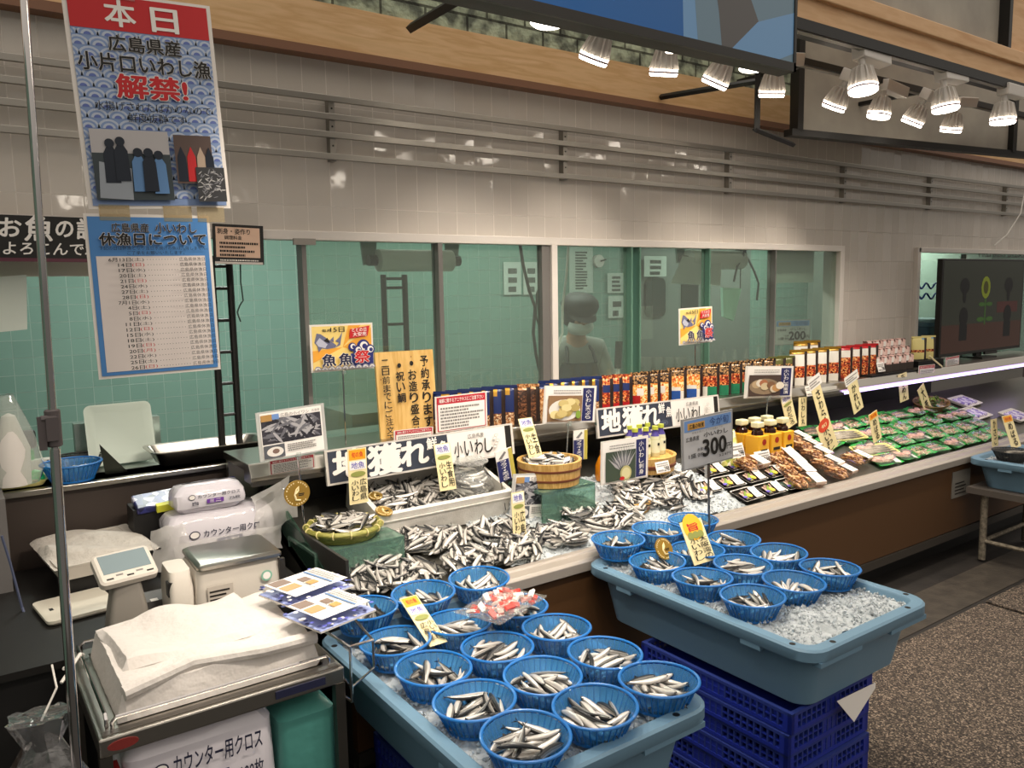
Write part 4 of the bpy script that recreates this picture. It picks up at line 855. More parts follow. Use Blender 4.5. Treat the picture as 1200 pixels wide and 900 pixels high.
strip('upright yellow price strip behind the vegetable basket', (1053, 440), (1063, 441), (1055, 472), 2.78, ['ちりめん'], 'n')
strip('yellow price strip leaning on the vegetable basket', (1073, 464), (1081, 463), (1086, 489), 2.74, ['大葉'], 'n')
strip('plain yellow price strip in the black basket nearer the fish case', (1161, 492), (1168, 492), (1163, 524), onz(1163, 524, .622).y, ['かさご'], 'n')
strip('orange topped price strip in the black basket at the picture edge', (1174, 488), (1185, 487), (1186, 526), onz(1186, 526, .622).y, ['めばる'], 'o')
strip('long orange topped yellow price strip in the left tub of sardines', (468, 702), (488, 702), (504, 758), 1.86, ['小いわし', '広島産'], 'O', lean=.25)
strip('wide yellow price strip with a round red and yellow seal in the right tub', (796, 613), (821, 609), (814, 663), 1.84, ['大阪湾の', '小いわし'], 'U', lean=.15)
# small navy recipe cards with yellow edge
def navycard(lab, tl, tr, bl, Y):
    s = Sign.px('recipe_card', lab, 'card', tl, tr, bl, Y, .003, 'narrow navy recipe cards'); s.board(white); s.rect(0, 0, .72, .68, navy); s.rect(.76, 0, 1, .98, pm('ruler yellow', 'b9a84a', .5)); s.vtext('フライ・天ぷら', .2, .04, .55, .66, white, .01)
    s.poly([(.1, .76), (.3, .74), (.6, .9), (.5, .95)], grey); o = s.done(); post(o, s.w*.1, -.12, s.h*.3, .005, .0025)
navycard('narrow navy recipe card left of the wooden tub', (585, 529), (604, 522), (586, 566), 2.6)
navycard('narrow navy recipe card behind the wooden tub, beside the orange bottle', (671, 505), (687, 503), (672, 540), 2.68)
# gold quality discs
def disc(lab, p, r, rot, name='gold_disc', bar=None):
    o = thing(name, lab, 'medal', p, rot, 'gold quality discs')
    MB().lathe([(0, -.002), (r, -.002), (r, .002), (0, .002)], pm('gold printed card', 'a8843a', .35, .5), 36, M=Matrix.Rotation(PI/2, 4, 'X')).build('disc', o)
    m = MB(); n = 16
    for k in range(24):
        a = .5+k*.23
        if k % 6 == 5: continue
        x, z = .84*r*math.cos(a), .84*r*math.sin(a); m.box(x-.0016, x+.0016, -.0028, -.0021, z-.0022, z+.0022, cream)
    m.tube([(-.1*r, -.0025, -.42*r), (-.2*r, -.0025, -.1*r), (-.05*r, -.0025, .3*r), (.12*r, -.0025, .5*r), (.1*r, -.0025, .2*r), (-.12*r, -.0025, -.02*r)], .07*r, cream, 6).tube([(-.2*r, -.0025, -.1*r), (-.12*r, -.0025, -.5*r), (.25*r, -.0025, -.55*r)], .06*r, cream, 6); m.box(.1*r, .55*r, -.0028, -.0021, -.1*r, -.03*r, black); m.box(.1*r, .5*r, -.0028, -.0021, -.22*r, -.15*r, black)
    m.build('emblem', o); return o
a = ony(348, 578, 2.6); disc('round gold disc hanging on the post of the left sardine photo sign', a, .045, (0, 0, 0))
disc('gold disc lying on the sardines in the foam box, nearer its front wall', onz(450, 599, .80), .032, (-1.2, 0, .2))
disc('gold disc lying on the sardines in the foam box, beside the orange topped strip', onz(440, 581, .82), .028, (-1.2, 0, -.1))
disc('round gold disc standing between the rear left baskets of the right tub', onz(778, 643, .66), .04, (-.5, 0, 0))
# ================================================================== THINGS ON THE CASE BED
def rest(px, py, dz=0): return onbed(px, py, dz)
TI = (BT, 0, 0)
# foam box
styro = pm('white foam', 'dedad2', .6, bump=(180, .15), var=(25, 'd2cdc4'))
a, b = ony(441, 630, 2.62), ony(597, 596, 2.62); fx0, fx1 = a.x, b.x; fz = BZ(2.62)+.006
o = thing('foam_box', 'long open white foam box of sardines under the left banner', 'box', (fx0, 2.62, fz), (BT, 0, 0)); w, d, h = fx1-fx0, .3, .115; t = .02
LP_ = [rr(.004, w-.004, .004, d-.004, .012, 0), rr(0, w, 0, d, .014, h), rr(t, w-t, t, d-t, .01, h), rr(t+.004, w-t-.004, t+.004, d-t-.004, .01, .05)]
MB().loft(LP_, styro).build('body', o)
MB().box(.0, w, -.004, .0, h-.03, h-.026, styro).build('lip', o, smooth=False)
Mo = Matrix.Translation((fx0, 2.62, fz)) @ Matrix.Rotation(BT, 4, 'X')
q = random.Random(3)
for i in range(6):
    for j in range(2):
        for bi, W_ in pile(Mo @ Matrix.Translation((.1+(w-.2)*i/5, .09+.11*j, .04+.012*(j))), i+2*j, None, q.uniform(0, 6), 1.0):
            p = Mo.inverted() @ W_.translation
            if t+.03 < p.x < w-t-.03 and t+.03 < p.y < d-t-.03: stuff_fish(bi, W_)
# plastic bag of sardines in the box
bagc = clear('crumpled clear bag', 'f6f8f6', 1.6, .16, .08, (30, .8))
def bagmesh(prof, n, jit, seed, mat, c=(0, 0, 0)):
    q = random.Random(seed); m = MB(); rings = []
    for r, z in prof: rings.append([(c[0]+r[0]*math.cos(2*PI*k/n)*(1+q.uniform(-jit, jit)), c[1]+r[1]*math.sin(2*PI*k/n)*(1+q.uniform(-jit, jit)), c[2]+z+q.uniform(-jit, jit)*.03) for k in range(n)])
    return m.loft(rings, mat)
Mb = Mo @ Matrix.Translation((w-.13, .14, .07))
tag(bagmesh([((.09, .08), -.005), ((.105, .1), .03), ((.09, .085), .075), ((.05, .045), .1), ((.07, .05), .13)], 22, .12, 4, bagc).xf(Mb).build('plastic_bag'), 'clear plastic bag of sardines in the right end of the foam box', 'bag')
for i in range(2):
    for bi, W_ in pile(Mb @ Matrix.Translation((0, 0, .0+.025*i)), i, None, i*1.5, .95): stuff_fish(bi, W_)
# bamboo basket on a glass riser
bam = mix('bamboo', ['8f8a3e', '7a7a34', 'a09a50', '6c6c2c'], 30, .45, 'n', (1, 1, 4), .3)
p = onz(366, 612, .72); zx, zy = p.x, 2.60; zz = .742
rz_ = thing('glass_riser', 'green edged glass riser under the bamboo basket', 'riser', (zx, zy, 0)); gz = pm('thick green glass', '8fb7a4', .05, 0, .75)
MB().box(-.16, .17, -.13, .12, zz-.012, zz-.002, gz).build('shelf', rz_, smooth=False); MB().box(-.16, .17, -.13, -.122, BZ(zy-.13)+.002, zz-.012, gz).build('side', rz_, smooth=False); MB().box(-.16, .17, .112, .12, BZ(zy+.12)+.002, zz-.012, gz).build('side', rz_, smooth=False)
bb = thing('bamboo_basket', 'round shallow bamboo basket of sardines on the glass riser', 'basket', (zx, zy, zz))
MB().lathe([(0, 0), (.11, 0), (.128, .035), (.122, .037), (.1, .008), (0, .008)], bam, 40, caps=(False, False)).build('bowl', bb)
MB().lathe([(.128+.009*math.cos(2*PI*k/10), .036+.011*math.sin(2*PI*k/10)) for k in range(11)], bam, 40, caps=(False, False)).build('rim', bb)
m = MB()
for k in range(14):
    a = 2*PI*k/14; m.tube([(.128*math.cos(a)+.0115*math.cos(t_)*math.cos(a), .128*math.sin(a)+.0115*math.cos(t_)*math.sin(a), .036+.0125*math.sin(t_)) for t_ in [2*PI*i/10 for i in range(11)]], .0025, pm('bamboo binding', 'd8c98a', .5), 5)
m.build('rim_binding', bb)  # bamboo ties binding the rim
Mz = Matrix.Translation((zx, zy, zz+.0))
for dx, dy, dz_, k in ((-.045, 0, .006, 0), (.045, .02, .006, 1), (0, -.03, .02, 2), (0, .04, .016, 3)):
    for bi, W_ in pile(Mz @ Matrix.Translation((dx, dy, dz_)), k, 14, k*1.3, 1): stuff_fish(bi, W_)
# wooden tub on a glass riser
tw = mix('cypress wood', ['c39a55', 'd2ab68', 'b58a45', 'c8a05c'], 6, .45, 'n', (14, 14, 1)); hoop = pm('copper hoop', '7a4630', .35, .4)
p = onz(646, 566, .755); ux, uy, uz = p.x, p.y-.02, .757; uy = 2.62; p = ony(644, 570, 2.62); ux = p.x; uz = p.z+.02
o = thing('glass_riser', 'green edged glass riser under the wooden tub', 'riser', (ux, uy, 0)); MB().box(-.13, .15, -.12, .12, uz-.014, uz-.003, gz).build('shelf', o, smooth=False); MB().box(-.13, .15, -.12, -.112, BZ(uy-.12)+.002, uz-.014, gz).build('side', o, smooth=False)
o = thing('wooden_tub', 'round wooden sushi tub with copper hoops, heaped with sardines', 'tub', (ux, uy, uz)); th = .1; tr = .137
MB().lathe([(0, 0), (tr-.012, 0), (tr, th), (tr-.014, th), (tr-.022, .05), (0, .05)], tw, 48, caps=(False, False)).build('body', o)
for z in (.028, .068): MB().lathe([(tr-.012+.12*z-.001, z-.005), (tr-.012+.12*z+.0025, z-.004), (tr-.012+.12*z+.0035, z+.004), (tr-.012+.12*z, z+.005)], hoop, 48, caps=(False, False)).build('hoop', o)
Mz = Matrix.Translation((ux, uy, uz+.045))
for dx, dy, dz_, k in ((-.05, 0, 0, 0), (.05, .02, 0, 1), (0, -.05, .006, 2), (0, .05, .006, 3), (0, 0, .02, 4)):
    for bi, W_ in pile(Mz @ Matrix.Translation((dx, dy, dz_)), k, 15, k*1.3, 1): stuff_fish(bi, W_)
# ice on the bed
ice('crushed_ice', 'crushed ice spread over the bed of the fish case', 1.62, 2.95, 2.31, 2.78, lambda x, y: BZ(y)+.012+.006*math.sin(11*x)*math.sin(13*y), 2200, 90)
# clear trays of sardines
trc = clear('clear tray plastic', 'f2f5f2', 1.3, .12, .06, (20, .3))
def cleartray():
    o = thing('clear_tray', 'x', 'tray'); w, d, h = .2, .135, .028
    LP_ = [rr(-w/2+.015, w/2-.015, -d/2+.015, d/2-.015, .015, 0), rr(-w/2, w/2, -d/2, d/2, .02, h), rr(-w/2-.006, w/2+.006, -d/2-.006, d/2+.006, .022, h+.001)]
    MB().loft(LP_, trc, True, False).build('tray', o); return o
CT = cleartray()
spots = [(424, 688, 'at the left end of the case, by the flyers'), (430, 657, 'in front of the bamboo basket'), (470, 640, 'below the left corner of the foam box'), (500, 700, 'against the front rail, left of the tub baskets'), (515, 638, 'under the middle of the foam box'), (548, 662, 'behind the rear baskets of the left tub'), (585, 628, 'under the right end of the foam box'), (600, 652, 'beside the front rail, left of the low yellow strip'), (655, 632, 'at the front rail, right of the low yellow strip'), (675, 600, 'in the ice right of the sardine photo sign'), (722, 612, 'at the front rail, behind the right tub'), (745, 592, 'in the ice before the leaning recipe sign')]
for i, (x, y, d_) in enumerate(spots):
    p = rest(x, y, .014); rz = R.uniform(-.5, .5); lab = 'clear tray of sardines '+d_
    p.y = max(p.y, 2.37); p.z = BZ(p.y)+.016
    if CT['label'] == 'x': CT['label'] = lab; CT['group'] = 'clear trays of sardines'; CT.location = p; CT.rotation_euler = (BT, 0, rz)
    else: copy(CT, p, (BT, 0, rz), lab, 'clear trays of sardines')
    M = Matrix.Translation(p) @ Euler((BT, 0, rz)).to_matrix().to_4x4()
    for dx, kk, tp in ((-.045, i, 18), (.045, i+3, 18), (0, i+1, 10)):
        for bi, W_ in pile(M @ Matrix.Translation((dx, 0, -.008)), kk, tp, R.uniform(-.4, .4), 1): stuff_fish(bi, W_)
# loose heaps on the ice
for i in range(14):
    x, y = R.uniform(1.75, 2.8), R.uniform(2.36, 2.62)
    M = Matrix.Translation((x, y, BZ(y)+.004)) @ Matrix.Rotation(BT, 4, 'X')
    for bi, W_ in pile(M, i, 17, R.uniform(0, 6), 1): stuff_fish(bi, W_)
tag(STUFF.build('sardines'), 'heaped silver sardines in the fish case and in the right tub behind its front left basket', 'fish', kind='stuff')
STUFF = None
# orange squeeze bottle
p = ony(706, 566, 2.72); o = thing('orange_bottle', 'orange bottle standing left of the leaning recipe sign', 'bottle', (p.x, 2.72, BZ(2.72)+.012))
MB().lathe([(0, 0), (.03, 0), (.034, .02), (.033, .07), (.02, .105), (.011, .12), (0, .12)], pm('orange juice bottle', 'e08a1c', .2, 0, .2), 20).build('body', o); MB().lathe([(0, .12), (.012, .12), (.011, .14), (0, .142)], pm('orange cap', 'd06a14', .4), 14).build('cap', o)
# half barrel with ponzu bottles
p = ony(762, 566, 2.66); ox, oy, oz = p.x, 2.70, BZ(2.70)+.06
def halfbarrel(lab, x, y, z, r, h):
    o = thing('wooden_barrel', lab, 'tub', (x, y, z))
    MB().lathe([(0, 0), (r-.01, 0), (r, h), (r-.014, h), (r-.02, h-.012), (0, h-.012)], tw, 40, caps=(False, False)).build('body', o)
    MB().lathe([(r-.006, h*.3), (r-.002, h*.34), (r, h*.52), (r-.005, h*.56)], hoop, 40, caps=(False, False)).build('hoop', o)
halfbarrel('low wooden barrel holding the green capped ponzu bottles', ox, oy, oz-.02, .15, .075)
halfbarrel('low wooden barrel in front of the ponzu barrel, behind the sashimi packs', ony(745, 575, 2.5).x-.02, 2.5, BZ(2.46), .08, .045)
pg = pm('clear bottle glass', 'dfe8dc', .08, 0, .8); plab = pm('bottle label cream', 'dcdcc0', .5)
def ponzu():
    o = thing('ponzu_bottle', 'x', 'bottle')
    MB().lathe([(0, 0), (.021, 0), (.023, .004), (.023, .085), (.019, .1), (.011, .115), (.011, .13), (0, .13)], pm('pale ponzu', 'c9c7a2', .15), 18).build('body', o)
    MB().lathe([(.0235, .02), (.0237, .02), (.0237, .08), (.0235, .08)], plab, 18, caps=(False, False)).box(-.006, .006, -.0248, -.0236, .055, .067, black).build('label', o)
    MB().lathe([(.0205, .098), (.0125, .115), (.0125, .128), (.0115, .128)], pm('violet foil', '4a3f86', .3), 18, caps=(False, False)).build('neck_foil', o)
    MB().lathe([(0, .145), (.014, .145), (.0145, .128), (.0, .128)], pm('lime bottle cap', 'b9c04a', .4), 16).build('cap', o); return o
PZ = ponzu()
for i, (dx, dy, d_) in enumerate(((-.09, -.03, 'front row, first from the left'), (-.035, -.045, 'front row, second from the left'), (.025, -.045, 'front row, third from the left'), (.085, -.025, 'front row, fourth from the left'), (-.06, .04, 'back row, left'), (.0, .035, 'back row, middle'), (.06, .04, 'back row, right'))):
    lab = 'green capped ponzu bottle in the barrel, '+d_; q_ = (ox+dx, oy+dy, oz+.044)
    if PZ['label'] == 'x': PZ['label'] = lab; PZ['group'] = 'ponzu bottles'; PZ.location = q_
    else: copy(PZ, q_, None, lab, 'ponzu bottles')
def tagcard(lab, px, py, Y, w=.07, h=.04, big=None, m=white, lean=.3):
    p = ony(px, py, Y); s = Sign('price_tag', lab, 'price card', w, h, Matrix.Translation((p.x-w/2, Y, p.z-h/2)) @ Matrix.Rotation(-lean, 4, 'X'), .0015, 'white price tags'); s.board(m)
    s.fine(.08, .55, .92, .92, 2, grey, px, .5); s.text(big or '298', .55, .1, .94, .5, black, .012); s.fine(.08, .12, .5, .4, 1, grey, py, .5); return s.done()
tagcard('white price tag before the ponzu bottles', 778, 547, 2.5, .085, .05)
# soy sauce bottles with yellow labels
def soy():
    o = thing('soy_bottle', 'x', 'bottle'); br = pm('dark soy glass', '2a130b', .1)
    MB().box(-.03, .03, -.03, .03, 0, .085, pm('yellow carton', 'e0a82a', .45)).box(-.031, .031, -.031, .031, 0, .018, pm('carton tan', 'cf9a5a', .45)).build('carton', o, smooth=False, bev=.003)
    m = MB().lathe([(.0001, .03), (.011, .0301), (.011, .031), (.0001, .0311)], pm('carton red', '9c2318', .4), 14, (0, 0, 0), M=Matrix.Translation((0, -.0, 0))).xf(Matrix.Translation((0, -.0005, .062)) @ Matrix.Rotation(PI/2, 4, 'X')); m.box(-.018, .018, -.0312, -.03, .026, .036, black); m.build('emblem', o)
    MB().lathe([(.022, .085), (.02, .098), (.013, .105), (.013, .112)], br, 16, caps=(False, True)).build('bottle', o)
    MB().box(-.02, .02, -.016, .016, .112, .132, pm('cream cap', 'e6e2b8', .4)).build('cap', o, smooth=False, bev=.004); return o
SY = soy(); k = 0
for j in range(2):
    for i in range(3):
        p = ony((871, 893, 911)[i], 534, 2.62); q_ = (p.x-.02*j+.012, 2.60+.066*j, BZ(2.66)+.0); lab = f'yellow cartoned soy sauce bottle, {("left", "middle", "right")[i]} one of the {("front", "back")[j]} row'
        q_ = (3.525+(i-1)*.105, 2.625+.1*j, BZ(2.77)-.02)
        if k == 0: SY['label'] = lab; SY['group'] = 'soy sauce bottles'; SY.scale = (1.45,)*3; SY.location = q_
        else: copy(SY, q_, None, lab, 'soy sauce bottles')
        k += 1
ux0 = 3.37; tag(MB().box(ux0-.02, ux0+.33, 2.575, 2.775, BZ(2.575)-.0, BZ(2.77)-.021, pm('tan stand', 'a9703f', .5)).build('display_stand', smooth=False), 'tan wooden stand under the soy sauce bottles', 'stand')
tagcard('white price tag before the soy sauce bottles', 896, 536, 2.56, .12, .07)
# ------------------------------------------------------------------ packs
lab_w = pm('white pack label', 'e9e3dc', .45); blk = pm('black foam tray', '15130f', .4); shiso = pm('shiso leaf', '7f9a3a', .5); chry = pm('yellow chrysanthemum', 'e3c63a', .6); slice_ = pm('sashimi slice', 'd9c0ae', .25, var=(70, 'b08a7a')); film = clear('pack film', 'f8faf8', 1.2, .03, .05, (25, .3))
def sashimi():
    o = thing('sashimi_pack', 'x', 'pack'); w, d = .15, .1
    MB().loft([rr(-w/2+.008, w/2-.008, -d/2+.008, d/2-.008, .006, 0), rr(-w/2, w/2, -d/2, d/2, .008, .014), rr(-w/2+.006, w/2-.006, -d/2+.006, d/2-.006, .006, .014), rr(-w/2+.01, w/2-.01, -d/2+.01, d/2-.01, .006, .006)], blk).build('tray', o)
    MB().loft([rr(-w/2+.002, w/2-.002, -d/2+.002, d/2-.002, .008, .0145), rr(-w/2-.001, w/2+.001, -d/2-.001, d/2+.001, .009, .0155)], whitep, False, False).build('tray_edge', o)
    m = MB(); q = random.Random(1)
    for i in range(8):
        M = Matrix.Translation((-.012+.008*i-.03, q.uniform(-.01, .01), .013)) @ Euler((q.uniform(-.3, .3), .5, q.uniform(-.5, .5))).to_matrix().to_4x4(); m.obox(M, .02, .05, .004, slice_)
    m.build('fish_slices', o, bev=.001)
    m = MB()
    for i in range(3):
        M = Matrix.Translation((-.035+.012*i, -.02+.02*i, .02)) @ Euler((.4, -.3, i)).to_matrix().to_4x4(); m.add([M @ Vector(v) for v in ((-.022, 0, 0), (-.008, -.014, .003), (.02, 0, .002), (-.008, .014, .003))], [(0, 1, 2), (0, 2, 3), (2, 1, 0), (3, 2, 0)], shiso)
    m.build('leaf', o, smooth=False)
    MB().lathe([(0, .016), (.012, .018), (.015, .024), (.008, .028), (0, .027)], chry, 10, (-.02, -.022, 0)).build('flower', o)
    MB().box(-.062, -.04, -.03, -.015, .016, .022, pm('violet garnish', '6a55b4', .5)).build('garnish', o, smooth=False, bev=.004)
    m = MB().add([(.012, -.042, .017), (.062, -.042, .017), (.062, .02, .034), (.012, .02, .034), (.012, -.042, .0165), (.062, -.042, .0165), (.062, .02, .0335), (.012, .02, .0335)], [(0, 1, 2, 3), (7, 6, 5, 4), (0, 4, 5, 1), (1, 5, 6, 2), (2, 6, 7, 3), (3, 7, 4, 0)], lab_w)
    for i in range(4): y = -.034+.013*i; z = .0175+(y+.042)/.062*.017; m.add([(.018, y, z), (.056-.006*(i % 2), y, z), (.056-.006*(i % 2), y+.003, z+.0008), (.018, y+.003, z+.0008)], [(0, 1, 2, 3)], grey)
    m.build('label', o, smooth=False); return o
SP = sashimi(); k = 0
rowsn = ['front row, against the rail', 'second row', 'third row']
rows_x = [(2.37, [3.02, 3.19, 3.36], 0), (2.49, [2.86, 3.03, 3.2, 3.37, 3.54], 0), (2.61, [3.05, 3.22], 0)]
for j, (y, xs, _) in enumerate(rows_x):
    for i, x in enumerate(xs):
        q_ = (x, y, BZ(y)+.012); lab = f'white labelled sashimi pack, {nth[i]} from the left in the {["front", "second", "third"][j]} row of sashimi'; rt_ = (BT, 0, R.uniform(-.06, .06))
        if k == 0: SP['label'] = lab; SP['group'] = 'sashimi packs'; SP.location = q_; SP.rotation_euler = rt_
        else: copy(SP, q_, rt_, lab, 'sashimi packs')
        k += 1
tagcard('white price tag behind the sashimi packs, under the 300 yen board', 810, 562, 2.66, .08, .05)
# snack bags by the soy sauce
def pouch(w, h, d, fn, seal=.012):
    """flat bottomed pouch: front and back sheets bulging; fn(u, v) -> material of a face"""
    m = MB(); nu, nv = 6, 9
    for sgn in (-1, 1):
        g = [[Vector(((u/nu-.5)*w, sgn*d/2*(math.sin(PI*u/nu)**.6)*(1-(max(v/nv-.35, 0)/.65)**1.6)*(.75+.25*min(v/nv/.15, 1)), v/nv*h)) for u in range(nu+1)] for v in range(nv+1)]
        for v in range(nv):
            for u in range(nu):
                f = [g[v][u], g[v][u+1], g[v+1][u+1], g[v+1][u]]
                m.add(f, [(0, 1, 2, 3) if sgn < 0 else (3, 2, 1, 0)], fn((u+.5)/nu, (v+.5)/nv))
    return m
def merge(m, nm, parent):
    o = m.build(nm, parent); bm = bmesh.new(); bm.from_mesh(o.data); bmesh.ops.remove_doubles(bm, verts=bm.verts, dist=1e-5); bm.to_mesh(o.data); bm.free(); return o
pinkf = mix('pink snack print', ['e3a9cf', 'f0d6e6', 'c98ac0', 'f4ecef'], 60, .3); yelf = mix('yellow green snack print', ['d9d27a', 'eef0c4', '9fb04a', 'f2efe0'], 60, .3)
for i, (x, y, Y, mt, d_) in enumerate(((846, 528, 2.70, pinkf, 'pink snack bag leaning left of the soy sauce bottles'), (858, 545, 2.62, yelf, 'yellow green snack bag in front of the pink bag'))):
    p = ony(x, y, Y); o = thing('snack_bag', d_, 'bag', (p.x, Y, BZ(Y)+.02), (-.3, 0, .1)); o.scale = (1.3,)*3; merge(pouch(.14, .13, .035, lambda u, v, mt=mt: mt), 'bag', o)
    MB().box(-.05, .05, -.012, -.0, .126, .132, mt).build('seal', o, smooth=False)
tagcard('white price tag on the yellow green snack bag', 866, 528, 2.55, .1, .07)
# dried fish packs on a round glass plate
dry = mix('dried fish', ['8a5a34', 'c79a6a', '6a3f24', 'a97848', 'e0bd92'], 90, .4, 'v', bump=.4)
def drypack():
    o = thing('dried_fish_pack', 'x', 'pack'); w, d = .14, .095
    MB().loft([rr(-w/2+.01, w/2-.01, -d/2+.01, d/2-.01, .01, 0), rr(-w/2, w/2, -d/2, d/2, .015, .022), rr(-w/2+.004, w/2-.004, -d/2+.004, d/2-.004, .012, .022)], clear('clear pack', 'e8e0d8', 1.2, .2, .06, milkcol='b07f66'), True, False).build('pack', o)
    m = MB(); q = random.Random(5)
    for i in range(26):
        M = Matrix.Translation((q.uniform(-.055, .015), q.uniform(-.033, .033), .012+q.uniform(0, .016))) @ Euler((q.uniform(-.4, .4), q.uniform(-.4, .4), q.uniform(-.6, .6)+1.57)).to_matrix().to_4x4(); m.lathe([(.001, -.02), (.0055, -.01), (.006, .004), (.003, .016), (.0005, .022)], dry, 7, M=M @ Matrix.Rotation(PI/2, 4, 'Y'))
    m.build('dried_fish', o)
    m = MB().add([(.02, -.04, .024), (.066, -.04, .024), (.066, .03, .034), (.02, .03, .034), (.02, -.04, .012), (.066, -.04, .012)], [(0, 1, 2, 3), (4, 5, 1, 0)], lab_w)
    for i in range(4): y = -.03+.014*i; z = .0248+(y+.04)/.07*.01; m.add([(.026, y, z), (.06-.008*(i % 2), y, z), (.06-.008*(i % 2), y+.003, z+.0006), (.026, y+.003, z+.0006)], [(0, 1, 2, 3)], grey)
    m.build('label', o, smooth=False); return o
DP = drypack(); k = 0
dl = []
for n_, (px, py, rz) in enumerate(((912, 535, -.35), (922, 545, -.35), (932, 556, -.35), (943, 569, -.35))): dl.append((px, py, rz, f'brown dried fish pack, {nth[n_]} from the back in the stack on the glass plate'))
for n_, (px, py, rz) in enumerate(((932, 517, .1), (944, 526, .1), (956, 536, .1), (969, 548, .1))): dl.append((px, py, rz, f'brown dried fish pack, {nth[n_]} from the back in the row before the red sealed strip'))
dl.append((984, 556, .1, 'brown dried fish pack at the rail, left of the front tray of long silver fish'))
dl.append((1003, 541, .1, 'brown dried fish pack right of the others, below the long silver fish'))
dl.append((880, 548, .0, 'brown dried fish pack left of the glass plate, behind the sashimi'))
for i, (px, py, rz, lab) in enumerate(dl):
    p = rest(px, py, .03); q_ = (p.x, p.y, p.z+.0025*(i % 4))
    if k == 0: DP['label'] = lab; DP['group'] = 'dried fish packs'; DP.scale = (1.28,)*3; DP.location = q_; DP.rotation_euler = (BT*.6, 0, rz)
    else: copy(DP, q_, (BT*.6, 0, rz), lab, 'dried fish packs')
    k += 1
p = rest(938, 566, .02); o = thing('glass_plate', 'round clear glass plate under the stack of dried fish packs', 'plate', (p.x, p.y+.03, p.z), (BT*.5, 0, 0))
MB().lathe([(0, 0), (.115, .004), (.122, .008), (.115, .009), (0, .005)], gz, 40, caps=(False, False)).build('plate', o); MB().lathe([(.014, -.03), (.012, 0)], gz, 12).build('foot', o)
# green lined fish packs
grn = pm('green plastic leaf film', '1fc048', .3, 0, .25, bump=(40, .4)); pinkfish = mix('pink fish flesh', ['c99a8a', 'd8b0a0', 'b07f72', 'e2c4b6'], 40, .25, 'n'); squid = mix('pale shrimp', ['d8b998', 'e6cdb0', 'c79a7a', 'b98a6c'], 110, .3, 'v', bump=.5); skin_ = pm('silver fish skin', '9a928a', .2, .5)
def greenpack(kind):
    o = thing('fish_pack', 'x', 'pack'); w, d = .17, .118; q = random.Random(kind)
    g = [[(-w/2+w*i/10, -d/2+d*j/8, .006+(.016 if i in (0, 10) or j in (0, 8) else 0)+q.uniform(-.004, .004)) for i in range(11)] for j in range(9)]
    m = MB(); m.add([v for r in g for v in r], [(j*11+i, j*11+i+1, (j+1)*11+i+1, (j+1)*11+i) for j in range(8) for i in range(10)], grn); m.build('green_sheet', o)
    m = MB()
    if kind == 0:
        for s_ in (-1, 1):
            M = Matrix.Translation((s_*.034, .0, .022)) @ Matrix.Scale(1.35, 4) @ Matrix.Rotation(.3*s_, 4, 'Z'); m.loft([[M @ Vector((t*.045, (.02*c)*math.cos(2*PI*k/8), .011*c*math.sin(2*PI*k/8))) for k in range(8)] for t, c in ((-1, .3), (-.6, .9), (0, 1), (.6, .7), (1, .2))], pinkfish)
            m.add([M @ Vector(v) for v in ((-.045, -.004, .006), (.045, -.012, .008), (.05, .02, .006), (-.02, .024, .008))], [(0, 1, 2, 3)], skin_)
    elif kind == 1:
        for i in range(34):
            M = Matrix.Translation((q.uniform(-.06, .06), q.uniform(-.035, .035), .012+q.uniform(0, .012))) @ Euler((q.uniform(-.6, .6), 1.57+q.uniform(-.5, .5), q.uniform(0, 3))).to_matrix().to_4x4(); m.lathe([(.001, -.014), (.006, -.005), (.005, .006), (.001, .015)], squid, 6, M=M)
    else:
        for s_ in range(4):
            M = Matrix.Translation((0, -.03+.02*s_, .018)) @ Matrix.Rotation(.08*s_, 4, 'Z'); m.loft([[M @ Vector((t*.07, .009*c*math.cos(2*PI*k/8), .009*c*math.sin(2*PI*k/8))) for k in range(8)] for t, c in ((-1, .3), (-.7, .9), (0, 1), (.6, .6), (1, .15))], skin_ if s_ % 2 else pinkfish)
    m.build('fish_piece', o)
    if kind == 0: MB().add([(.03, -.05, .026), (.075, -.05, .018), (.078, -.01, .022), (.035, -.008, .03)], [(0, 1, 2, 3)], lab_w).build('label', o, smooth=False)
    m = MB().loft([rr(-w/2, w/2, -d/2, d/2, .02, .02), rr(-w/2+.02, w/2-.02, -d/2+.015, d/2-.015, .02, .032)], film, False, True).build('film', o); return o
GP = [greenpack(i) for i in range(3)]; kn = ['cut fish', 'pale shrimp', 'small whole fish']
rowl = ['front', 'second', 'third', 'rear']
for j, y in enumerate((2.37, 2.50, 2.63, 2.76)):
    xs = [4.0+.185*i for i in range(9)]
    if j < 2: xs = [x for x in xs if x > 4.15]
    for i, x in enumerate(xs):
        x += .04*j+R.uniform(-.012, .012); kd = [0, 0, 1, 2, 0, 1, 1, 1, 2][(i+j) % 9]; q_ = (x, y+R.uniform(-.006, .006), BZ(y)+.01); rt_ = (BT+R.uniform(-.08, .08), R.uniform(-.06, .06), R.uniform(-.25, .25))
        lab = f'green lined pack of {kn[kd]}, {nth[i]} from left in the {rowl[j]} row'
        if GP[kd]['label'] == 'x': GP[kd]['label'] = lab; GP[kd]['group'] = 'green lined fish packs'; GP[kd].location = q_; GP[kd].rotation_euler = rt_
        else: copy(GP[kd], q_, rt_, lab, 'green lined fish packs')
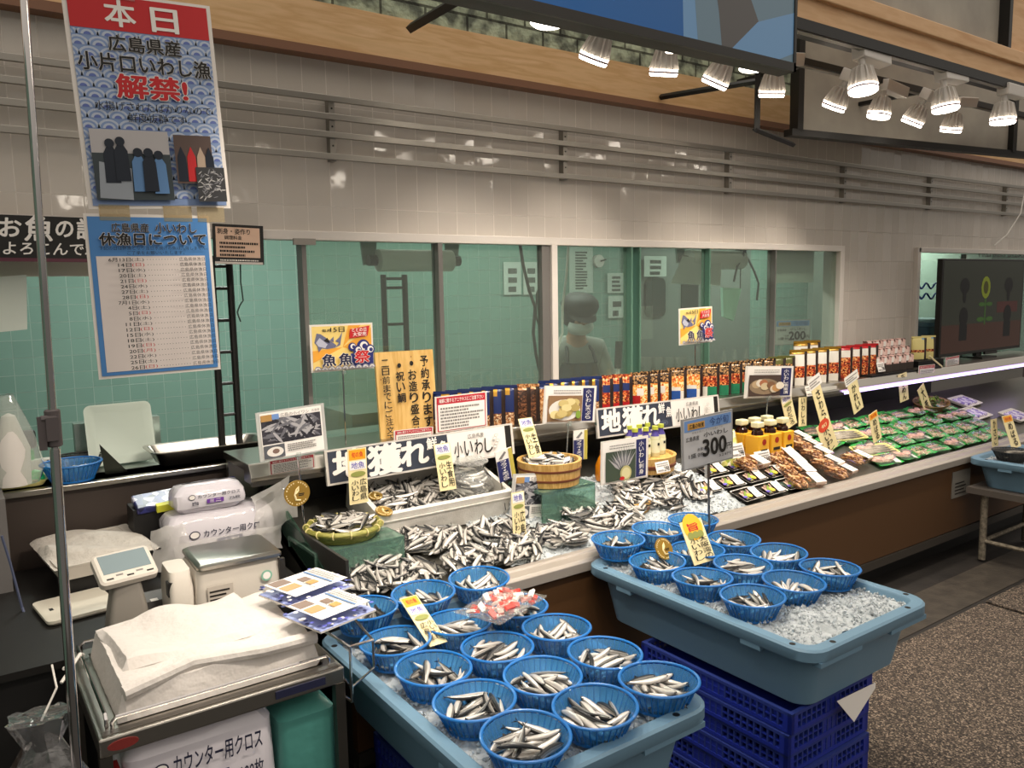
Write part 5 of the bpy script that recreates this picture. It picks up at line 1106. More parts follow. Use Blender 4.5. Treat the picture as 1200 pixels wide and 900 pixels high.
# long silver fish in yellow trays
yt = pm('yellow foam tray', 'e3d68a', .5)
for i, (px, py, d_) in enumerate(((988, 513, 'yellow foam tray of long silver fish behind the dried fish packs'), (1024, 530, 'yellow foam tray of long silver fish at the front rail'))):
    p = rest(px, py, .02); o = thing('silver_fish_tray', d_, 'pack', p, (BT, 0, -.25))
    MB().loft([rr(-.13, .13, -.05, .05, .012, 0), rr(-.14, .14, -.06, .06, .016, .018), rr(-.134, .134, -.054, .054, .012, .018), rr(-.125, .125, -.045, .045, .01, .006)], yt).build('tray', o)
    for s_ in range(4):
        M = Matrix.Translation((0, -.035+.022*s_, .018)); MB().loft([[M @ Vector((t*.125, .012*c*math.cos(2*PI*k/8), .01*c*math.sin(2*PI*k/8))) for k in range(8)] for t, c in ((-1, .4), (-.8, .9), (0, 1), (.6, .7), (1, .2))], pm('long silver fish', 'c9bfae', .18, .4, var=(18, '857c70'))).build('fish', o)
# vegetable basket and violet lit trays at the back
p = rest(1108, 489, .0); o = thing('vegetable_basket', 'oval wicker basket of greens at the back of the case under the ledge', 'basket', (5.5, 2.80, BZ(2.80)+.0), (BT, 0, 0)); wick = mix('wicker', ['8a6a3c', '6b4f2a', 'a5824e'], 40, .5, 'n', (1, 1, 6), .4)
MB().lathe([(0, 0), (.12, 0), (.15, .05), (.156, .052), (.152, .056), (.142, .052), (.11, .01), (0, .01)], wick, 32, caps=(False, False)).xf(Matrix.Diagonal((1.25, .6, 1, 1))).build('bowl', o)
m = MB(); q = random.Random(8)
for i in range(40):
    M = Matrix.Translation((q.uniform(-.14, .14), q.uniform(-.05, .05), .045+q.uniform(0, .02))) @ Euler((q.uniform(-1, 1), q.uniform(-1, 1), q.uniform(0, 6))).to_matrix().to_4x4(); m.add([M @ Vector(v) for v in ((-.025, 0, 0), (0, -.012, .004), (.025, 0, 0), (0, .012, .004))], [(0, 1, 2, 3)], [pm('dark leaf', '4a5a2c', .5), pm('brown leaf', '7a6440', .5), shiso][i % 3])
m.build('greens', o, smooth=False)
pur = mix('violet lit squid', ['cfc4e0', 'a99ad0', 'e4dcee', '8a78bc'], 50, .25, 'v')  # violet glow of the lamp strip put into the pack colours
for i, (x, y, d_) in enumerate(((5.75, 2.62, 'white tray of pale packs right of the green packs'), (5.95, 2.78, 'white tray of pale packs at the back, lit violet'), (6.1, 2.5, 'white tray of pale packs at the right picture edge'))):
    o = thing('white_tray', d_, 'tray', (x, y, BZ(y)+.006), (BT, 0, .1))
    MB().loft([rr(-.13, .13, -.07, .07, .012, 0), rr(-.14, .14, -.08, .08, .016, .018), rr(-.134, .134, -.074, .074, .012, .018), rr(-.125, .125, -.065, .065, .01, .006)], whitep).build('tray', o); m = MB()
    for s_ in range(5): m.obox(Matrix.Translation((-.09+.045*s_, 0, .014)) @ Matrix.Rotation(.2, 4, 'Z'), .036, .1, .016, pur)
    m.build('contents', o, bev=.004)
o = thing('case_label', 'small grey rating label on the brown case front beside the far tub', 'label', (0, 0, 0)); p0, p1 = ony(1117, 554, 2.2), ony(1136, 578, 2.2)
MB().box(p0.x, p1.x, 2.2, 2.205, p1.z, p0.z, pm('grey label', '77736c', .5)).build('plate', o, smooth=False); s_ = MB()
for i in range(4): s_.box(p0.x+.03, p1.x-.05-.02*(i % 2), 2.1985, 2.2, p1.z+.02+.02*i, p1.z+.026+.02*i, black)
s_.build('print', o, smooth=False)
# ================================================================== PACKAGES ON THE LEDGE
fa = mix('seafood print', ['c9a27c', '8a5a3a', 'e0c9a4', 'b0764a', '6e4630'], 150, .25); fbn = mix('dark stew print', ['3a261c', '5a3a28', '2a1c16', '7a4e34'], 150, .25); fc = mix('roast print', ['a86a3c', 'c98f5a', '7a4526', 'd8b080'], 150, .25)
fd2 = mix('red stew print', ['b4482a', 'd9793c', '8a2a1c', 'e8a868', '5e2418'], 130, .25); fe2 = mix('orange food print', ['e58a34', 'f0b060', 'c85a24', 'f4d8a0'], 130, .25); ftop = mix('brown top print', ['3c2a20', '8a6a44', 'b98a5a', '241a14'], 150, .25)
nvp = pm('navy pouch', '24305e', .25); rdp = pm('red pouch', 'a62024', .25); blp = pm('blue pouch', '27509a', .25); gnp = pm('green pouch', '2a7a58', .25); whp = pm('white pouch', 'dcd6cc', .25); gdp = pm('gold pouch top', '9a7428', .25, .4)
ftop2 = pm('dark pouch edge', '2a1e1a', .3)
KIND = {
 'navy': ('navy', .17, lambda u, v: fa if v < .38 else (gold if v > .78 and .3 < u < .7 else (whp if .5 < v < .58 and .2 < u < .8 else nvp))),
 'brown': ('dark brown', .165, lambda u, v: fc if v > .85 else fbn), 'tan': ('tan', .16, lambda u, v: fc if v < .9 else nvp),
 'redbrown': ('red brown', .165, lambda u, v: rdp if v < .18 else (nvp if .5 < v < .8 and u > .5 else fd2)),
 'red': ('red', .165, lambda u, v: (fe2 if u > .5 else rdp) if v < .35 else (whp if v < .55 and .3 < u < .6 else (fe2 if v < .62 else ftop))),
 'blue': ('blue and orange', .17, lambda u, v: (blp if u < .75 else whp) if v < .3 else (whp if v < .42 and u < .6 else (fe2 if v < .8 else ftop))),
 'green': ('green and orange', .17, lambda u, v: (gnp if u > .4 else whp) if v < .33 else (fd2 if v < .62 else ftop)), 'olive': ('olive topped', .175, lambda u, v: pm('olive pouch', '5a5a2c', .3) if v > .8 else ftop),
 'white': ('white and orange', .205, lambda u, v: gdp if v > .9 else (fd2 if .25 < v < .55 else whp)), 'gold': ('gold topped', .235, lambda u, v: gdp if v > .85 else whp), 'redbag': ('red topped', .2, lambda u, v: rdp if v > .88 else (whp if v > .66 else fd2)),
 'yellow': ('yellow', .16, lambda u, v: fd2 if .3 < v < .5 else (pm('pale blue pouch', '7fa8c4', .3) if v > .9 and u > .6 else pm('yellow pouch', 'e0d08a', .3)))}
POU = {}
def put_pouch(kind, X, Y, lab, yaw=-.62, w=.105, dz=0):
    nm, h, fn0 = KIND[kind]; fn = lambda u, v: ftop2 if u > .86 else fn0(u, v); q_ = (X, Y, LZ+.001+dz); r_ = (0, 0, yaw+R.uniform(-.05, .05)); gname = nm+' pouches on the steel ledge'
    if kind not in POU:
        o = thing('retort_pouch', lab, 'pouch', q_, r_, gname); merge(pouch(w, h, .034, fn), 'pouch', o)
        MB().box(-w/2+.002, w/2-.002, -.002, .002, h-.006, h+.006, fn(.1, .95)).build('seal', o, smooth=False); POU[kind] = o
    else: copy(POU[kind], q_, r_, lab, gname)
LAY = [('navy', [522, 536, 550, 564, 578, 593], 'left of the dark brown ones'), ('brown', [608, 619], 'right of the navy ones'), ('tan', [631], 'alone'), ('navy2', [644, 657, 669, 681, 693], 'behind the fried sardine sign'),
       ('redbrown', [706, 717, 729], 'behind the window post'), ('red', [750, 762, 775], ''), ('blue', [793, 812], ''), ('green', [832, 846, 859, 872, 885, 898], ''), ('olive', [910, 921], 'beside the marinated sardine sign')]
for kd, pxs, ex in LAY:
    kk = kd.rstrip('2')
    for i, x in enumerate(pxs):
        y = 497-(x-522)*.1; X = ony(x, y-25, 2.885).x
        lab = f'{KIND[kk][0]} food pouch on the ledge, {nth[i]} from left '+(ex or 'of its colour') if len(pxs) > 1 else f'single {KIND[kk][0]} food pouch on the steel ledge between brown and navy ones'
        put_pouch(kk, X, 2.885, lab)
for i, x in enumerate((939, 951)): put_pouch('gold', ony(x, 430, 3.03).x, 3.03, f'gold topped food pouch at the window behind the white ones, {nth[i]} from the left')
for i, x in enumerate((935, 948, 961, 975)): put_pouch('white', ony(x, 435, 2.87).x, 2.87, f'white and orange food pouch at the ledge edge, {nth[i]} from the left')
for i, x in enumerate((989, 1000, 1010, 1019)): put_pouch('redbag', ony(x, 430, 2.88).x, 2.88, f'red topped food pouch on the ledge, {nth[i]} from the left')
for i, x in enumerate((1076, 1087)): put_pouch('yellow', ony(x, 420, 2.93).x, 2.93, f'{["yellow food pouch beside the pink boxes", "yellow food pouch with a blue corner near the television"][i]}', dz=.05)
X0_ = ony(1081, 430, 2.93).x; tag(MB().box(X0_-.17, X0_+.17, 2.87, 3.0, LZ+.0005, LZ+.05, dk).build('display_tray', smooth=False), 'black display tray under the yellow pouches', 'tray')
pinkb = mix('pink box print', ['c9968e', 'dcb4aa', '5a4038', 'b07c74', 'e6cac0'], 45, .35)
def pbox():
    o = thing('snack_box', 'x', 'box'); MB().box(-.038, .038, -.02, .02, 0, .05, pm('dark box print', '3c332e', .4)).box(-.038, .038, -.02, .02, .05, .105, pinkb).build('carton', o, smooth=False, bev=.002)
    s_ = MB().box(-.025, .0, -.0212, -.02, .06, .095, white); s_.build('print', o, smooth=False); return o
PB = pbox(); k = 0
for j, (y, z) in enumerate(((2.86, 0), (2.93, .045), (3.0, .09))):
    for i in range(5):
        x = ony(1028+8.6*i-5*j, 425, y).x; lab = f'pink snack box, {nth[i]} from the left in the {["front", "middle", "back"][j]} row on the ledge'; q_ = (x, y, LZ+.012+z); r_ = (0, 0, -.45)
        if k == 0: PB['label'] = lab; PB['group'] = 'pink snack boxes'; PB.location = q_; PB.rotation_euler = r_
        else: copy(PB, q_, r_, lab, 'pink snack boxes')
        k += 1
xa, xb = ony(1018, 430, 2.86).x, ony(1071, 430, 3.0).x
m = MB().box(xa-.06, xb, 2.80, 2.885, LZ+.0005, LZ+.012, dk).box(xa-.06, xb, 2.90, 2.955, LZ+.0005, LZ+.057, dk).box(xa-.06, xb, 2.97, 3.03, LZ+.0005, LZ+.102, dk)
tag(m.build('display_stand', smooth=False), 'black stepped display stand under the pink snack boxes', 'stand')
tagcard('white price tag before the pink snack boxes', 1034, 430, 2.80, .08, .06)
tagcard('white price tag on the ledge edge below the white pouches', 951, 458, 2.765, .08, .06)
# television on the ledge
p0, p1 = ony(1105, 303, 2.97), ony(1195, 410, 2.97); o = thing('television', 'large black television standing on the ledge at the right window', 'television', ((p0.x+p1.x)/2, 2.97, LZ)); hw = (p1.x-p0.x)/2; z0, z1 = p1.z-LZ+.02, p0.z-LZ
MB().box(-hw, hw, 0, .04, z0, z1, blackm).build('body', o, smooth=False, bev=.004); m = MB(); scn = pm('dark screen', '26281f', .12, em='2a2c24', es=.25); scb = pm('dark brown screen', '33211a', .12, em='3a231a', es=.3)
H_ = z1-z0
def q4(u0, v0, u1, v1, mt, k): m.add([(-hw+2*hw*u, -.0008-.0004*k, z0+H_*v) for u, v in ((u0, v0), (u1, v0), (u1, v1), (u0, v1))], [(0, 1, 2, 3)], mt)
def el(u, v, a, b, mt, k, n=14): m.add([(-hw+2*hw*(u+a*math.cos(2*PI*t/n)), -.0008-.0004*k, z0+H_*(v+b*math.sin(2*PI*t/n))) for t in range(n)], [tuple(range(n))], mt)
q4(.015, .03, .985, .98, scn, 0); q4(.015, .03, .985, .32, scb, 1); q4(.66, .42, .93, .54, pm('dim red panel', '3c201c', .15, em='3a1c18', es=.3), 1)
sfl = pm('dim sunflower', '6f7a1c', .2, em='6a7418', es=.18); stem = pm('dim stem', '2e4a1c', .2, em='2c4a1a', es=.3); shd = pm('dim figure', '0e0e0c', .2)
q4(.505, .3, .52, .62, stem, 2); el(.51, .7, .055, .12, sfl, 3); el(.51, .7, .03, .07, pm('dim seed head', '4a4a10', .2), 4); el(.47, .52, .04, .022, stem, 3); el(.56, .52, .04, .022, stem, 3); el(.46, .36, .045, .025, stem, 3); el(.57, .36, .045, .025, stem, 3)
for u in (.26, .8): el(u, .72, .055, .085, shd, 2); el(u, .62, .02, .08, shd, 3); el(u, .4, .05, .1, shd, 3); q4(u-.045, .15, u+.045, .32, shd, 2)
m.build('screen', o, smooth=False)
MB().box(-.12, .12, -.06, .12, 0, .012, blackm).box(-.04, .04, .02, .05, .01, z0+.02, blackm).build('stand', o, smooth=False)
MB().box(-hw+.03, -hw+.12, -.004, .0, z0-.012, z0, silverp).box(.05, .25, -.004, .01, z0-.02, z0, blackm).build('trim', o, smooth=False)
tag(MB().tube([ony(1089, 417, 2.83), ony(1104, 430, 2.80)], .006, cream, 6).build('wooden_stick'), 'pale stick leaning on the ledge edge beside the television', 'stick')
# far window: lettering, waves, blue bin, pale partition
struct(MB().box(5.9, 9, 4.0, 4.05, .9, 2.4, pm('pale green partition', 'b9c9c0', .5)).build('wall_partition', smooth=False))
s = Sign('window_lettering', 'dark window lettering along the top of the far right pane', 'lettering', .9, .06, Matrix.Translation((ony(1147, 300, 3.12).x, 3.12, ony(1147, 301, 3.12).z)), .002)
s.text('PREMIUM DELICA', 0, 0, .98, .95, pm('dark letter film', '3a3a34', .4), .01); s.done()
o = thing('wave_decal', 'two dark blue wavy lines on the far right window pane', 'decal', (0, 0, 0)); m = MB(); wm = pm('dark blue film', '1d3f8a', .4)
for yy in (335, 347):
    pts = []
    for t in range(25): x = 1077+t*1.35; v = ony(x, yy+3.2*math.sin(t*.75), 3.132); pts.append(v)
    m.tube(pts, .007, wm, 6)
m.build('wave', o)
p = ony(1083, 402, 3.4); o = thing('blue_bin', 'dark blue bin standing behind the far right window', 'bin', (p.x, 3.4, .93))
MB().loft([rr(-.13, .13, -.1, .1, .03, 0), rr(-.16, .16, -.12, .12, .03, .3), rr(-.17, .17, -.13, .13, .03, .31), rr(-.16, .16, -.12, .12, .03, .34)], pm('dark blue bin plastic', '2c4a6a', .4)).build('body', o); MB().box(-.165, .165, -.125, .125, .34, .37, pm('grey lid', '8a98a4', .4)).build('lid', o, smooth=False, bev=.01)
tag(MB().tube([ony(1212, 165, 3.0), ony(1196, 250, 3.02), ony(1180, 275, 3.05), ony(1165, 288, 3.1)], .005, whitep, 8).build('white_cable'), 'pale cord hanging in front of the far right window', 'cord')
# ================================================================== KITCHEN
kst = pm('kitchen steel', '9aa49c', .35, .8)
tag(MB().box(-1.5, 5.6, WY+.125, 3.62, .90, .935, kst).box(-1.5, 5.6, WY+.16, 3.58, 0, .9, pm('kitchen dark front', '3c4642', .5)).build('kitchen_counter', smooth=False), 'long steel kitchen counter right behind the serving windows', 'counter')
def roll(lab, xa, xb, y, Y, r, sheet=None):
    a, b = ony(xa, y, Y), ony(xb, y+1, Y); o = thing('paper_roll', lab, 'paper roll', (0, 0, 0)); z = (a.z+b.z)/2; pw = pm('kitchen paper', 'c9cbc2', .7)
    MB().tube([(a.x, Y, z), (b.x, Y, z)], r, pw, 24).build('roll', o); bk = pm('green grey bracket', '66756c', .4, .4)
    for x in (a.x-.03, b.x+.03): MB().prism([(x-.05, z+.17), (x+.05, z+.17), (x+.03, z-.02), (x-.03, z-.02)], .01, bk, Matrix.Translation((0, Y+.03, 0))).tube([(x-.02, Y, z), (x+.02, Y, z)], .025, dk, 12).build('bracket', o, smooth=False)
    MB().box(a.x-.1, b.x+.1, Y+.02, Y+.05, z+.17, z+.2, bk).box(a.x-.03, a.x, Y+.02, Y+.05, z+.2, 2.5, bk).box(b.x, b.x+.03, Y+.02, Y+.05, z+.2, 2.5, bk).build('mount', o, smooth=False)
    if sheet: MB().add([tuple(ony(*p, Y-r*.9)) for p in sheet]+[tuple(ony(*p, Y-r*.9+.003)) for p in sheet], [(3, 2, 1, 0), (4, 5, 6, 7)], pw).build('hanging_sheet', o, smooth=False)
roll('paper roll on a bracket behind the left glass pane', 443, 528, 305, 3.45, .052)
roll('paper roll with a torn sheet hanging behind the far window pane', 806, 868, 304, 3.45, .06, [(800, 300), (846, 305), (844, 335), (786, 332)])
def rack(lab, name, x0, x1, y0, y1, ytop, Y, r, rungs, base=True):
    a, b = ony(x0, ytop, Y), ony(x1, ytop, Y); z = ony(x0, y1, Y).z if base else .94; o = thing(name, lab, 'rack', ((a.x+b.x)/2, Y, z)); h = a.z-z; w = (b.x-a.x)/2
    for s_ in (-1, 1): MB().tube([(s_*w, 0, 0), (s_*w, 0, h)], r, blackm, 10).build('post', o)
    for f in rungs: MB().tube([(-w, 0, h*f), (w, 0, h*f)], r*.5, blackm, 8).build('rung', o)
    MB().lathe([(.1+.005*math.cos(2*PI*k/6), .005+.005*math.sin(2*PI*k/6)) for k in range(7)], blackm, 28, caps=(False, False)).tube([(-.1, 0, .005), (.1, 0, .005)], .005, blackm, 6).build('base_ring', o)
p = ony(271, 517, 3.36); rack('black ladder shaped rack on the sill behind the hanging notice', 'ladder_rack', 247, 268, 0, 0, 300, 3.36, .014, (.2, .36, .52, .68, .84, .95), False)
rack('black ladder shaped rack standing in for a reflection in the left pane', 'ladder_rack', 449, 474, 0, 0, 322, 4.2, .017, (.1, .25, .4, .62, .9, .97), False)  # reflection in the pane built as a solid rack
tag(MB().box(ony(449, 400, 4.2).x-.3, ony(474, 400, 4.2).x+.3, 4.0, 4.4, 0, .935, kst).build('steel_table', smooth=False), 'steel kitchen table under the rack standing in for a reflection', 'table')
def cable(lab, pts, Y, r=.007, m=blackm): tag(MB().tube([ony(x, y, Y) for x, y in pts], r, m, 8).build('hanging_cable'), lab, 'cable')
cable('black cable hanging from the window top left of the white post', [(607, 270), (613, 310), (620, 340), (627, 360), (625, 390), (628, 415), (633, 438), (632, 470)], 3.6, .009)
cable('thin black looped cable beside the white window post', [(634, 330), (629, 345), (628, 370), (632, 385), (637, 360), (636, 335), (632, 328), (630, 280)], 3.62, .006)
cable('pale cable hanging in front of the masked worker', [(667, 270), (664, 320), (659, 360), (659, 390), (650, 420), (645, 450), (645, 480)], 3.5, .007, whitep)
cable('short black cable below the far paper roll', [(874, 270), (871, 300), (864, 312), (860, 330)], 3.4, .007); cable('black cable with knots right of the far paper roll', [(872, 270), (874, 298), (884, 318), (889, 332), (887, 352)], 3.42, .007)
cable('thin dark pull cord with a ring in the opening beside the ladder rack', [(281, 262), (282, 330), (285, 352), (281, 358), (278, 366), (282, 377)], 3.3, .003, pm('dark green cord', '2c3c34', .5))
def sheet(lab, a, b, Y, rows_=0, mt=None, name='paper_sheet'):
    p, q = ony(*a, Y), ony(*b, Y); s = Sign(name, lab, 'paper', q.x-p.x, p.z-q.z, Matrix.Translation((p.x, Y, q.z)), .003); s.board(mt or pm('pale kitchen paper', 'c6cfc6', .6))
    if rows_: s.fine(.25, .08, .75, .92, rows_, black, rows_, .6)
    return s.done()
sheet('white ruled chart on the kitchen wall above the worker\'s cap', (667, 289), (695, 343), 5.38, 14)
sheet('small pale paper on the kitchen wall right of the worker', (712, 320), (732, 343), 5.38, 4); sheet('two row paper on the kitchen wall below the small pale paper', (713, 347), (733, 372), 5.38, 2)
sheet('left barred paper on the kitchen wall beside the white window post', (590, 307), (611, 345), 5.38, 3); sheet('right barred paper on the kitchen wall beside the white window post', (613, 307), (632, 345), 5.38, 3)
sheet('pale paper with small print on the grey kitchen door', (755, 300), (781, 324), 5.28, 3)
p, q = ony(907, 289, 3.3), ony(953, 331, 3.3); s = Sign('hanging_sheet', 'blank white sheet hanging inside the right end of the window', 'paper', q.x-p.x, 1.99-q.z, Matrix.Translation((p.x, 3.3, q.z)), .003); s.board(pm('pale kitchen paper', 'c6cfc6', .6)); s.done()
MB().box(.01, .03, 0, .02, 1.97-q.z, 2.5-q.z, kst).build('hook', s.o, smooth=False)
a = [ony(x, y, 3.42) for x, y in ((847, 337), (869, 338), (860, 376), (848, 371))]
o = MB().add([tuple(v) for v in a]+[tuple(v+Vector((0, .02, 0))) for v in a], [(3, 2, 1, 0), (4, 5, 6, 7), (0, 1, 5, 4), (1, 2, 6, 5), (2, 3, 7, 6), (3, 0, 4, 7)], pm('pale green cloth', '9cc4b0', .8)); o.tube([(a[1].x, 3.43, a[1].z), (a[1].x, 3.43, 2.5)], .004, blackm, 6)
tag(o.build('hanging_cloth', smooth=False), 'pale green cloth hanging below the far paper roll', 'cloth')
p = ony(701, 306, 5.38); o = thing('round_thermometer', 'round white wall thermometer on the green kitchen wall', 'thermometer', p); MB().lathe([(0, -.03), (.05, -.03), (.055, -.02), (.055, .02), (0, .02)], whitep, 24, M=Matrix.Rotation(PI/2, 4, 'X')).build('body', o); MB().tube([(0, -.035, 0), (.06, -.035, .012)], .006, dk).build('needle', o)
p = ony(724, 440, 3.5); o = thing('sharpening_rod', 'dark handled rod standing upright right of the worker', 'tool', (p.x, 3.5, .936)); zz_ = ony(724, 400, 3.5).z-.936
MB().tube([(0, 0, 0), (0, 0, zz_-.16)], .012, whitep).build('rod', o); MB().tube([(0, 0, zz_-.16), (.01, 0, zz_)], .022, pm('dark handle', '2a2e26', .5), 12).build('handle', o)
MB().lathe([(.05, 0), (.05, .02), (0, .02)], whitep, 20).build('base', o)
# ------------------------------------------------------------------ masked worker
PY = 4.12; hc = ony(677, 372, PY); px_ = hc.x; hz_ = hc.z
pr_ = thing('person', 'masked worker in grey coat, dark apron and dark cap, working behind the glass', 'person', (px_, PY, 0), (0, 0, -.35))
def skin(nm, V, E, Rd, mt, parent, sub=2):
    me = bpy.data.meshes.new(nm); me.from_pydata(V, E, []); o = bpy.data.objects.new(nm, me); COL.objects.link(o); o.parent = parent
    md = o.modifiers.new('skin', 'SKIN'); me.skin_vertices.new() if not me.skin_vertices else None
    for i, r in enumerate(Rd): me.skin_vertices[0].data[i].radius = (r, r) if not isinstance(r, tuple) else r
    me.skin_vertices[0].data[0].use_root = True; md.use_smooth_shade = True
    su = o.modifiers.new('sub', 'SUBSURF'); su.levels = su.render_levels = sub; me.materials.append(mt); return o
skn = pm('skin', 'b98a6e', .5, var=(30, 'c2957a'))
HZ = hz_
V = [(0, .10, HZ-.62), (0, .09, HZ-.42), (0, .07, HZ-.22), (0, .04, HZ-.13), (0, -.01, HZ-.06), (0, -.03, HZ+.02), (0, -.02, HZ+.08)]; Rd = [(.13, .1), (.12, .09), (.11, .08), .05, (.072, .085), (.078, .098), (.06, .075)]; E = [(0, 1), (1, 2), (2, 3), (3, 4), (4, 5), (5, 6)]
def arm(s_):
    b = len(V); V.extend([(s_*.15, .07, HZ-.21), (s_*.23, .0, HZ-.48), (s_*.14, -.22, HZ-.53), (s_*.10, -.29, HZ-.53)]); Rd.extend([.055, .042, .03, (.034, .02)]); E.extend([(2, b), (b, b+1), (b+1, b+2), (b+2, b+3)])
    for k, (dx, L) in enumerate(((-.03, .065), (-.01, .075), (.01, .07), (.028, .055))):
        c = len(V); V.extend([(s_*.10+dx, -.33, HZ-.535), (s_*.10+dx, -.33-L*.5, HZ-.55), (s_*.10+dx, -.33-L*.75, HZ-.58)]); Rd.extend([.010, .009, .008]); E.extend([(b+3, c), (c, c+1), (c+1, c+2)])
    c = len(V); V.extend([(s_*.10-s_*.045, -.30, HZ-.545), (s_*.10-s_*.06, -.34, HZ-.565)]); Rd.extend([.011, .009]); E.extend([(b+3, c), (c, c+1)])
arm(1); arm(-1)
for s_ in (1, -1):
    b = len(V); V.extend([(s_*.09, .10, HZ-.7), (s_*.1, .08, HZ-1.08), (s_*.1, .12, .09), (s_*.11, .0, .04)]); Rd.extend([.095, .06, .045, .04]); E.extend([(0, b), (b, b+1), (b+1, b+2), (b+2, b+3)])
skin('body', V, E, Rd, skn, pr_)
coat = pm('pale coat', '8c8e86', .8, bump=(20, .3)); V2 = [(0, .10, HZ-.78), (0, .10, HZ-.6), (0, .09, HZ-.42), (0, .07, HZ-.22), (0, .045, HZ-.125)]; R2 = [(.19, .15), (.16, .13), (.155, .125), (.15, .115), (.075, .07)]; E2 = [(0, 1), (1, 2), (2, 3), (3, 4)]
for s_ in (1, -1):
    b = len(V2); V2.extend([(s_*.165, .07, HZ-.21), (s_*.235, .0, HZ-.48), (s_*.15, -.2, HZ-.525)]); R2.extend([.08, .066, .05]); E2.extend([(3, b), (b, b+1), (b+1, b+2)])
skin('coat', V2, E2, R2, coat, pr_)
trs = pm('dark trousers', '23262a', .8); V3 = [(0, .10, HZ-.72)]; R3 = [(.15, .12)]; E3 = []
for s_ in (1, -1):
    b = len(V3); V3.extend([(s_*.09, .10, HZ-.8), (s_*.1, .08, HZ-1.1), (s_*.1, .12, .1)]); R3.extend([.11, .085, .07]); E3.extend([(0, b), (b, b+1), (b+1, b+2)])
skin('trousers', V3, E3, R3, trs, pr_, 1)
apr = pm('dark apron', '2a2c2e', .7); m = MB(); g = []
for j in range(7):
    z = HZ-.30-.075*j; g.append([(x*(.13+.012*j), .09-.165-.004*j+abs(x)**2*.06, z) for x in (-1, -.66, -.33, 0, .33, .66, 1)])
m.loft(g, apr, False, False, False); m.loft([[(p[0], p[1]+.004, p[2]) for p in r] for r in g], apr, False, False, False)
for s_ in (1, -1): m.tube([(s_*.1, -.075, HZ-.30), (s_*.09, -.04, HZ-.22), (s_*.07, .06, HZ-.16)], .012, apr, 6)
m.build('apron', pr_)
Mhd = Matrix.Translation((0, -.03, HZ+.02)) @ Matrix.Rotation(.3, 4, 'X')
capm = pm('dark cap cloth', '1c1a1a', .7); MB().lathe([(.104, .015), (.118, .03), (.128, .065), (.118, .1), (.085, .128), (0, .138)], capm, 28, caps=(False, False)).xf(Mhd @ Matrix.Translation((0, .005, 0))).build('cap', pr_)
m = MB(); pts = [(.1*math.cos(a), -.1*math.sin(a)-.02, .02) for a in [PI*(.1+.8*k/10) for k in range(11)]]; pts2 = [(.095*math.cos(a), -.1*math.sin(a)-.055*math.sin(a)-.03, .004) for a in [PI*(.1+.8*k/10) for k in range(11)]]
m.loft([pts, pts2], capm, False, False, False).loft([[(p[0], p[1], p[2]+.004) for p in pts], [(p[0], p[1], p[2]+.004) for p in pts2]], capm, False, False, False).xf(Mhd).build('cap_peak', pr_)
MB().lathe([(.092, .02), (.098, -.02), (.094, -.07), (.07, -.09)], pm('black hair', '141214', .5), 24, caps=(False, False)).xf(Mhd @ Matrix.Translation((0, .02, 0)) @ Matrix.Diagonal((1, .95, 1, 1))).build('hair', pr_)
m = MB(); g = []
for j in range(6):
    t = j/5; rr_ = [.088, .098, .104, .1, .09, .07][j]; g.append([(rr_*.98*math.sin(a), -rr_*math.cos(a)-.006, -.035-.085*t) for a in [-1.15+2.3*k/10 for k in range(11)]])
m.loft(g, pm('white face mask', 'd6d8d2', .7), False, False, False).xf(Mhd).build('face_mask', pr_)
m = MB()
for s_ in (1, -1): m.lathe([(0, 0), (.009, .002), (.011, .006), (0, .01)], pm('dark eye', '1a1412', .3), 10, (s_*.032, -.094, -.012), M=Matrix.Rotation(PI/2, 4, 'X'))
m.xf(Mhd); m.build('eyes', pr_)
MB().lathe([(.006, 0), (.014, -.02), (.01, -.032), (0, -.036)], skn, 10, (0, -.098, -.005)).xf(Mhd).build('nose', pr_)
# ================================================================== LEFT SIDE: CART, SCALE, SILL
cloth = pm('white cloth wipes', 'c9c2bc', .8, bump=(22, .8))
ct = thing('stainless_cart', 'stainless steel serving cart with a low rail at the bottom left', 'cart', (.19, 1.745, 0)); cw_, cd_ = .535, .5
MB().box(0, cw_, 0, cd_, .66, .7, steel).build('top', ct, smooth=False, bev=.004)
MB().box(.01, cw_-.01, .012, .03, .7, .7015, pm('worn steel seam', '6f6a64', .4, .8)).build('seam', ct, smooth=False)
for x, y in ((.012, .012), (cw_-.012, .012), (.012, cd_-.012), (cw_-.012, cd_-.012)): MB().box(x-.012, x+.012, y-.012, y+.012, .03, .66, darksteel).lathe([(.02, 0), (.024, .015), (.02, .03)], dk, 12, (x, y, 0)).build('leg', ct, smooth=False)
MB().box(.01, cw_-.01, .01, cd_-.01, .285, .3, darksteel).build('lower_shelf', ct, smooth=False)
def rail(p, q): p, q = Vector(p), Vector(q); u = Vector((0, 0, 1)); d = (q-p).normalized(); MB().tube([p, p+u*.022, p+u*.03+d*.008, q+u*.03-d*.008, q+u*.022, q], .004, chrome, 8).build('rail', ct)
rail((.03, .022, .7), (cw_-.03, .022, .7)); rail((.03, cd_-.03, .7), (cw_-.03, cd_-.03, .7)); rail((.022, .04, .7), (.022, cd_-.04, .7))
MB().box(cw_-.17, cw_-.05, -.003, 0, .672, .69, pm('dark blue name plate', '22243c', .4)).build('name_plate', ct, smooth=False); MB().prism([(.015+.03+.03*math.cos(2*PI*k/16), .68+.011*math.sin(2*PI*k/16)) for k in range(16)], .002, pm('red worn sticker', '7a2a26', .5), Matrix.Translation((0, -.002, 0))).build('sticker', ct, smooth=False)
m = MB().tube([(-.02, .36, .72), (0.0, .4, .715), (.03, .42, .72), (.02, .39, .735), (-.03, .33, .70)], .004, whitep, 6); m.build('tied_cord', ct)
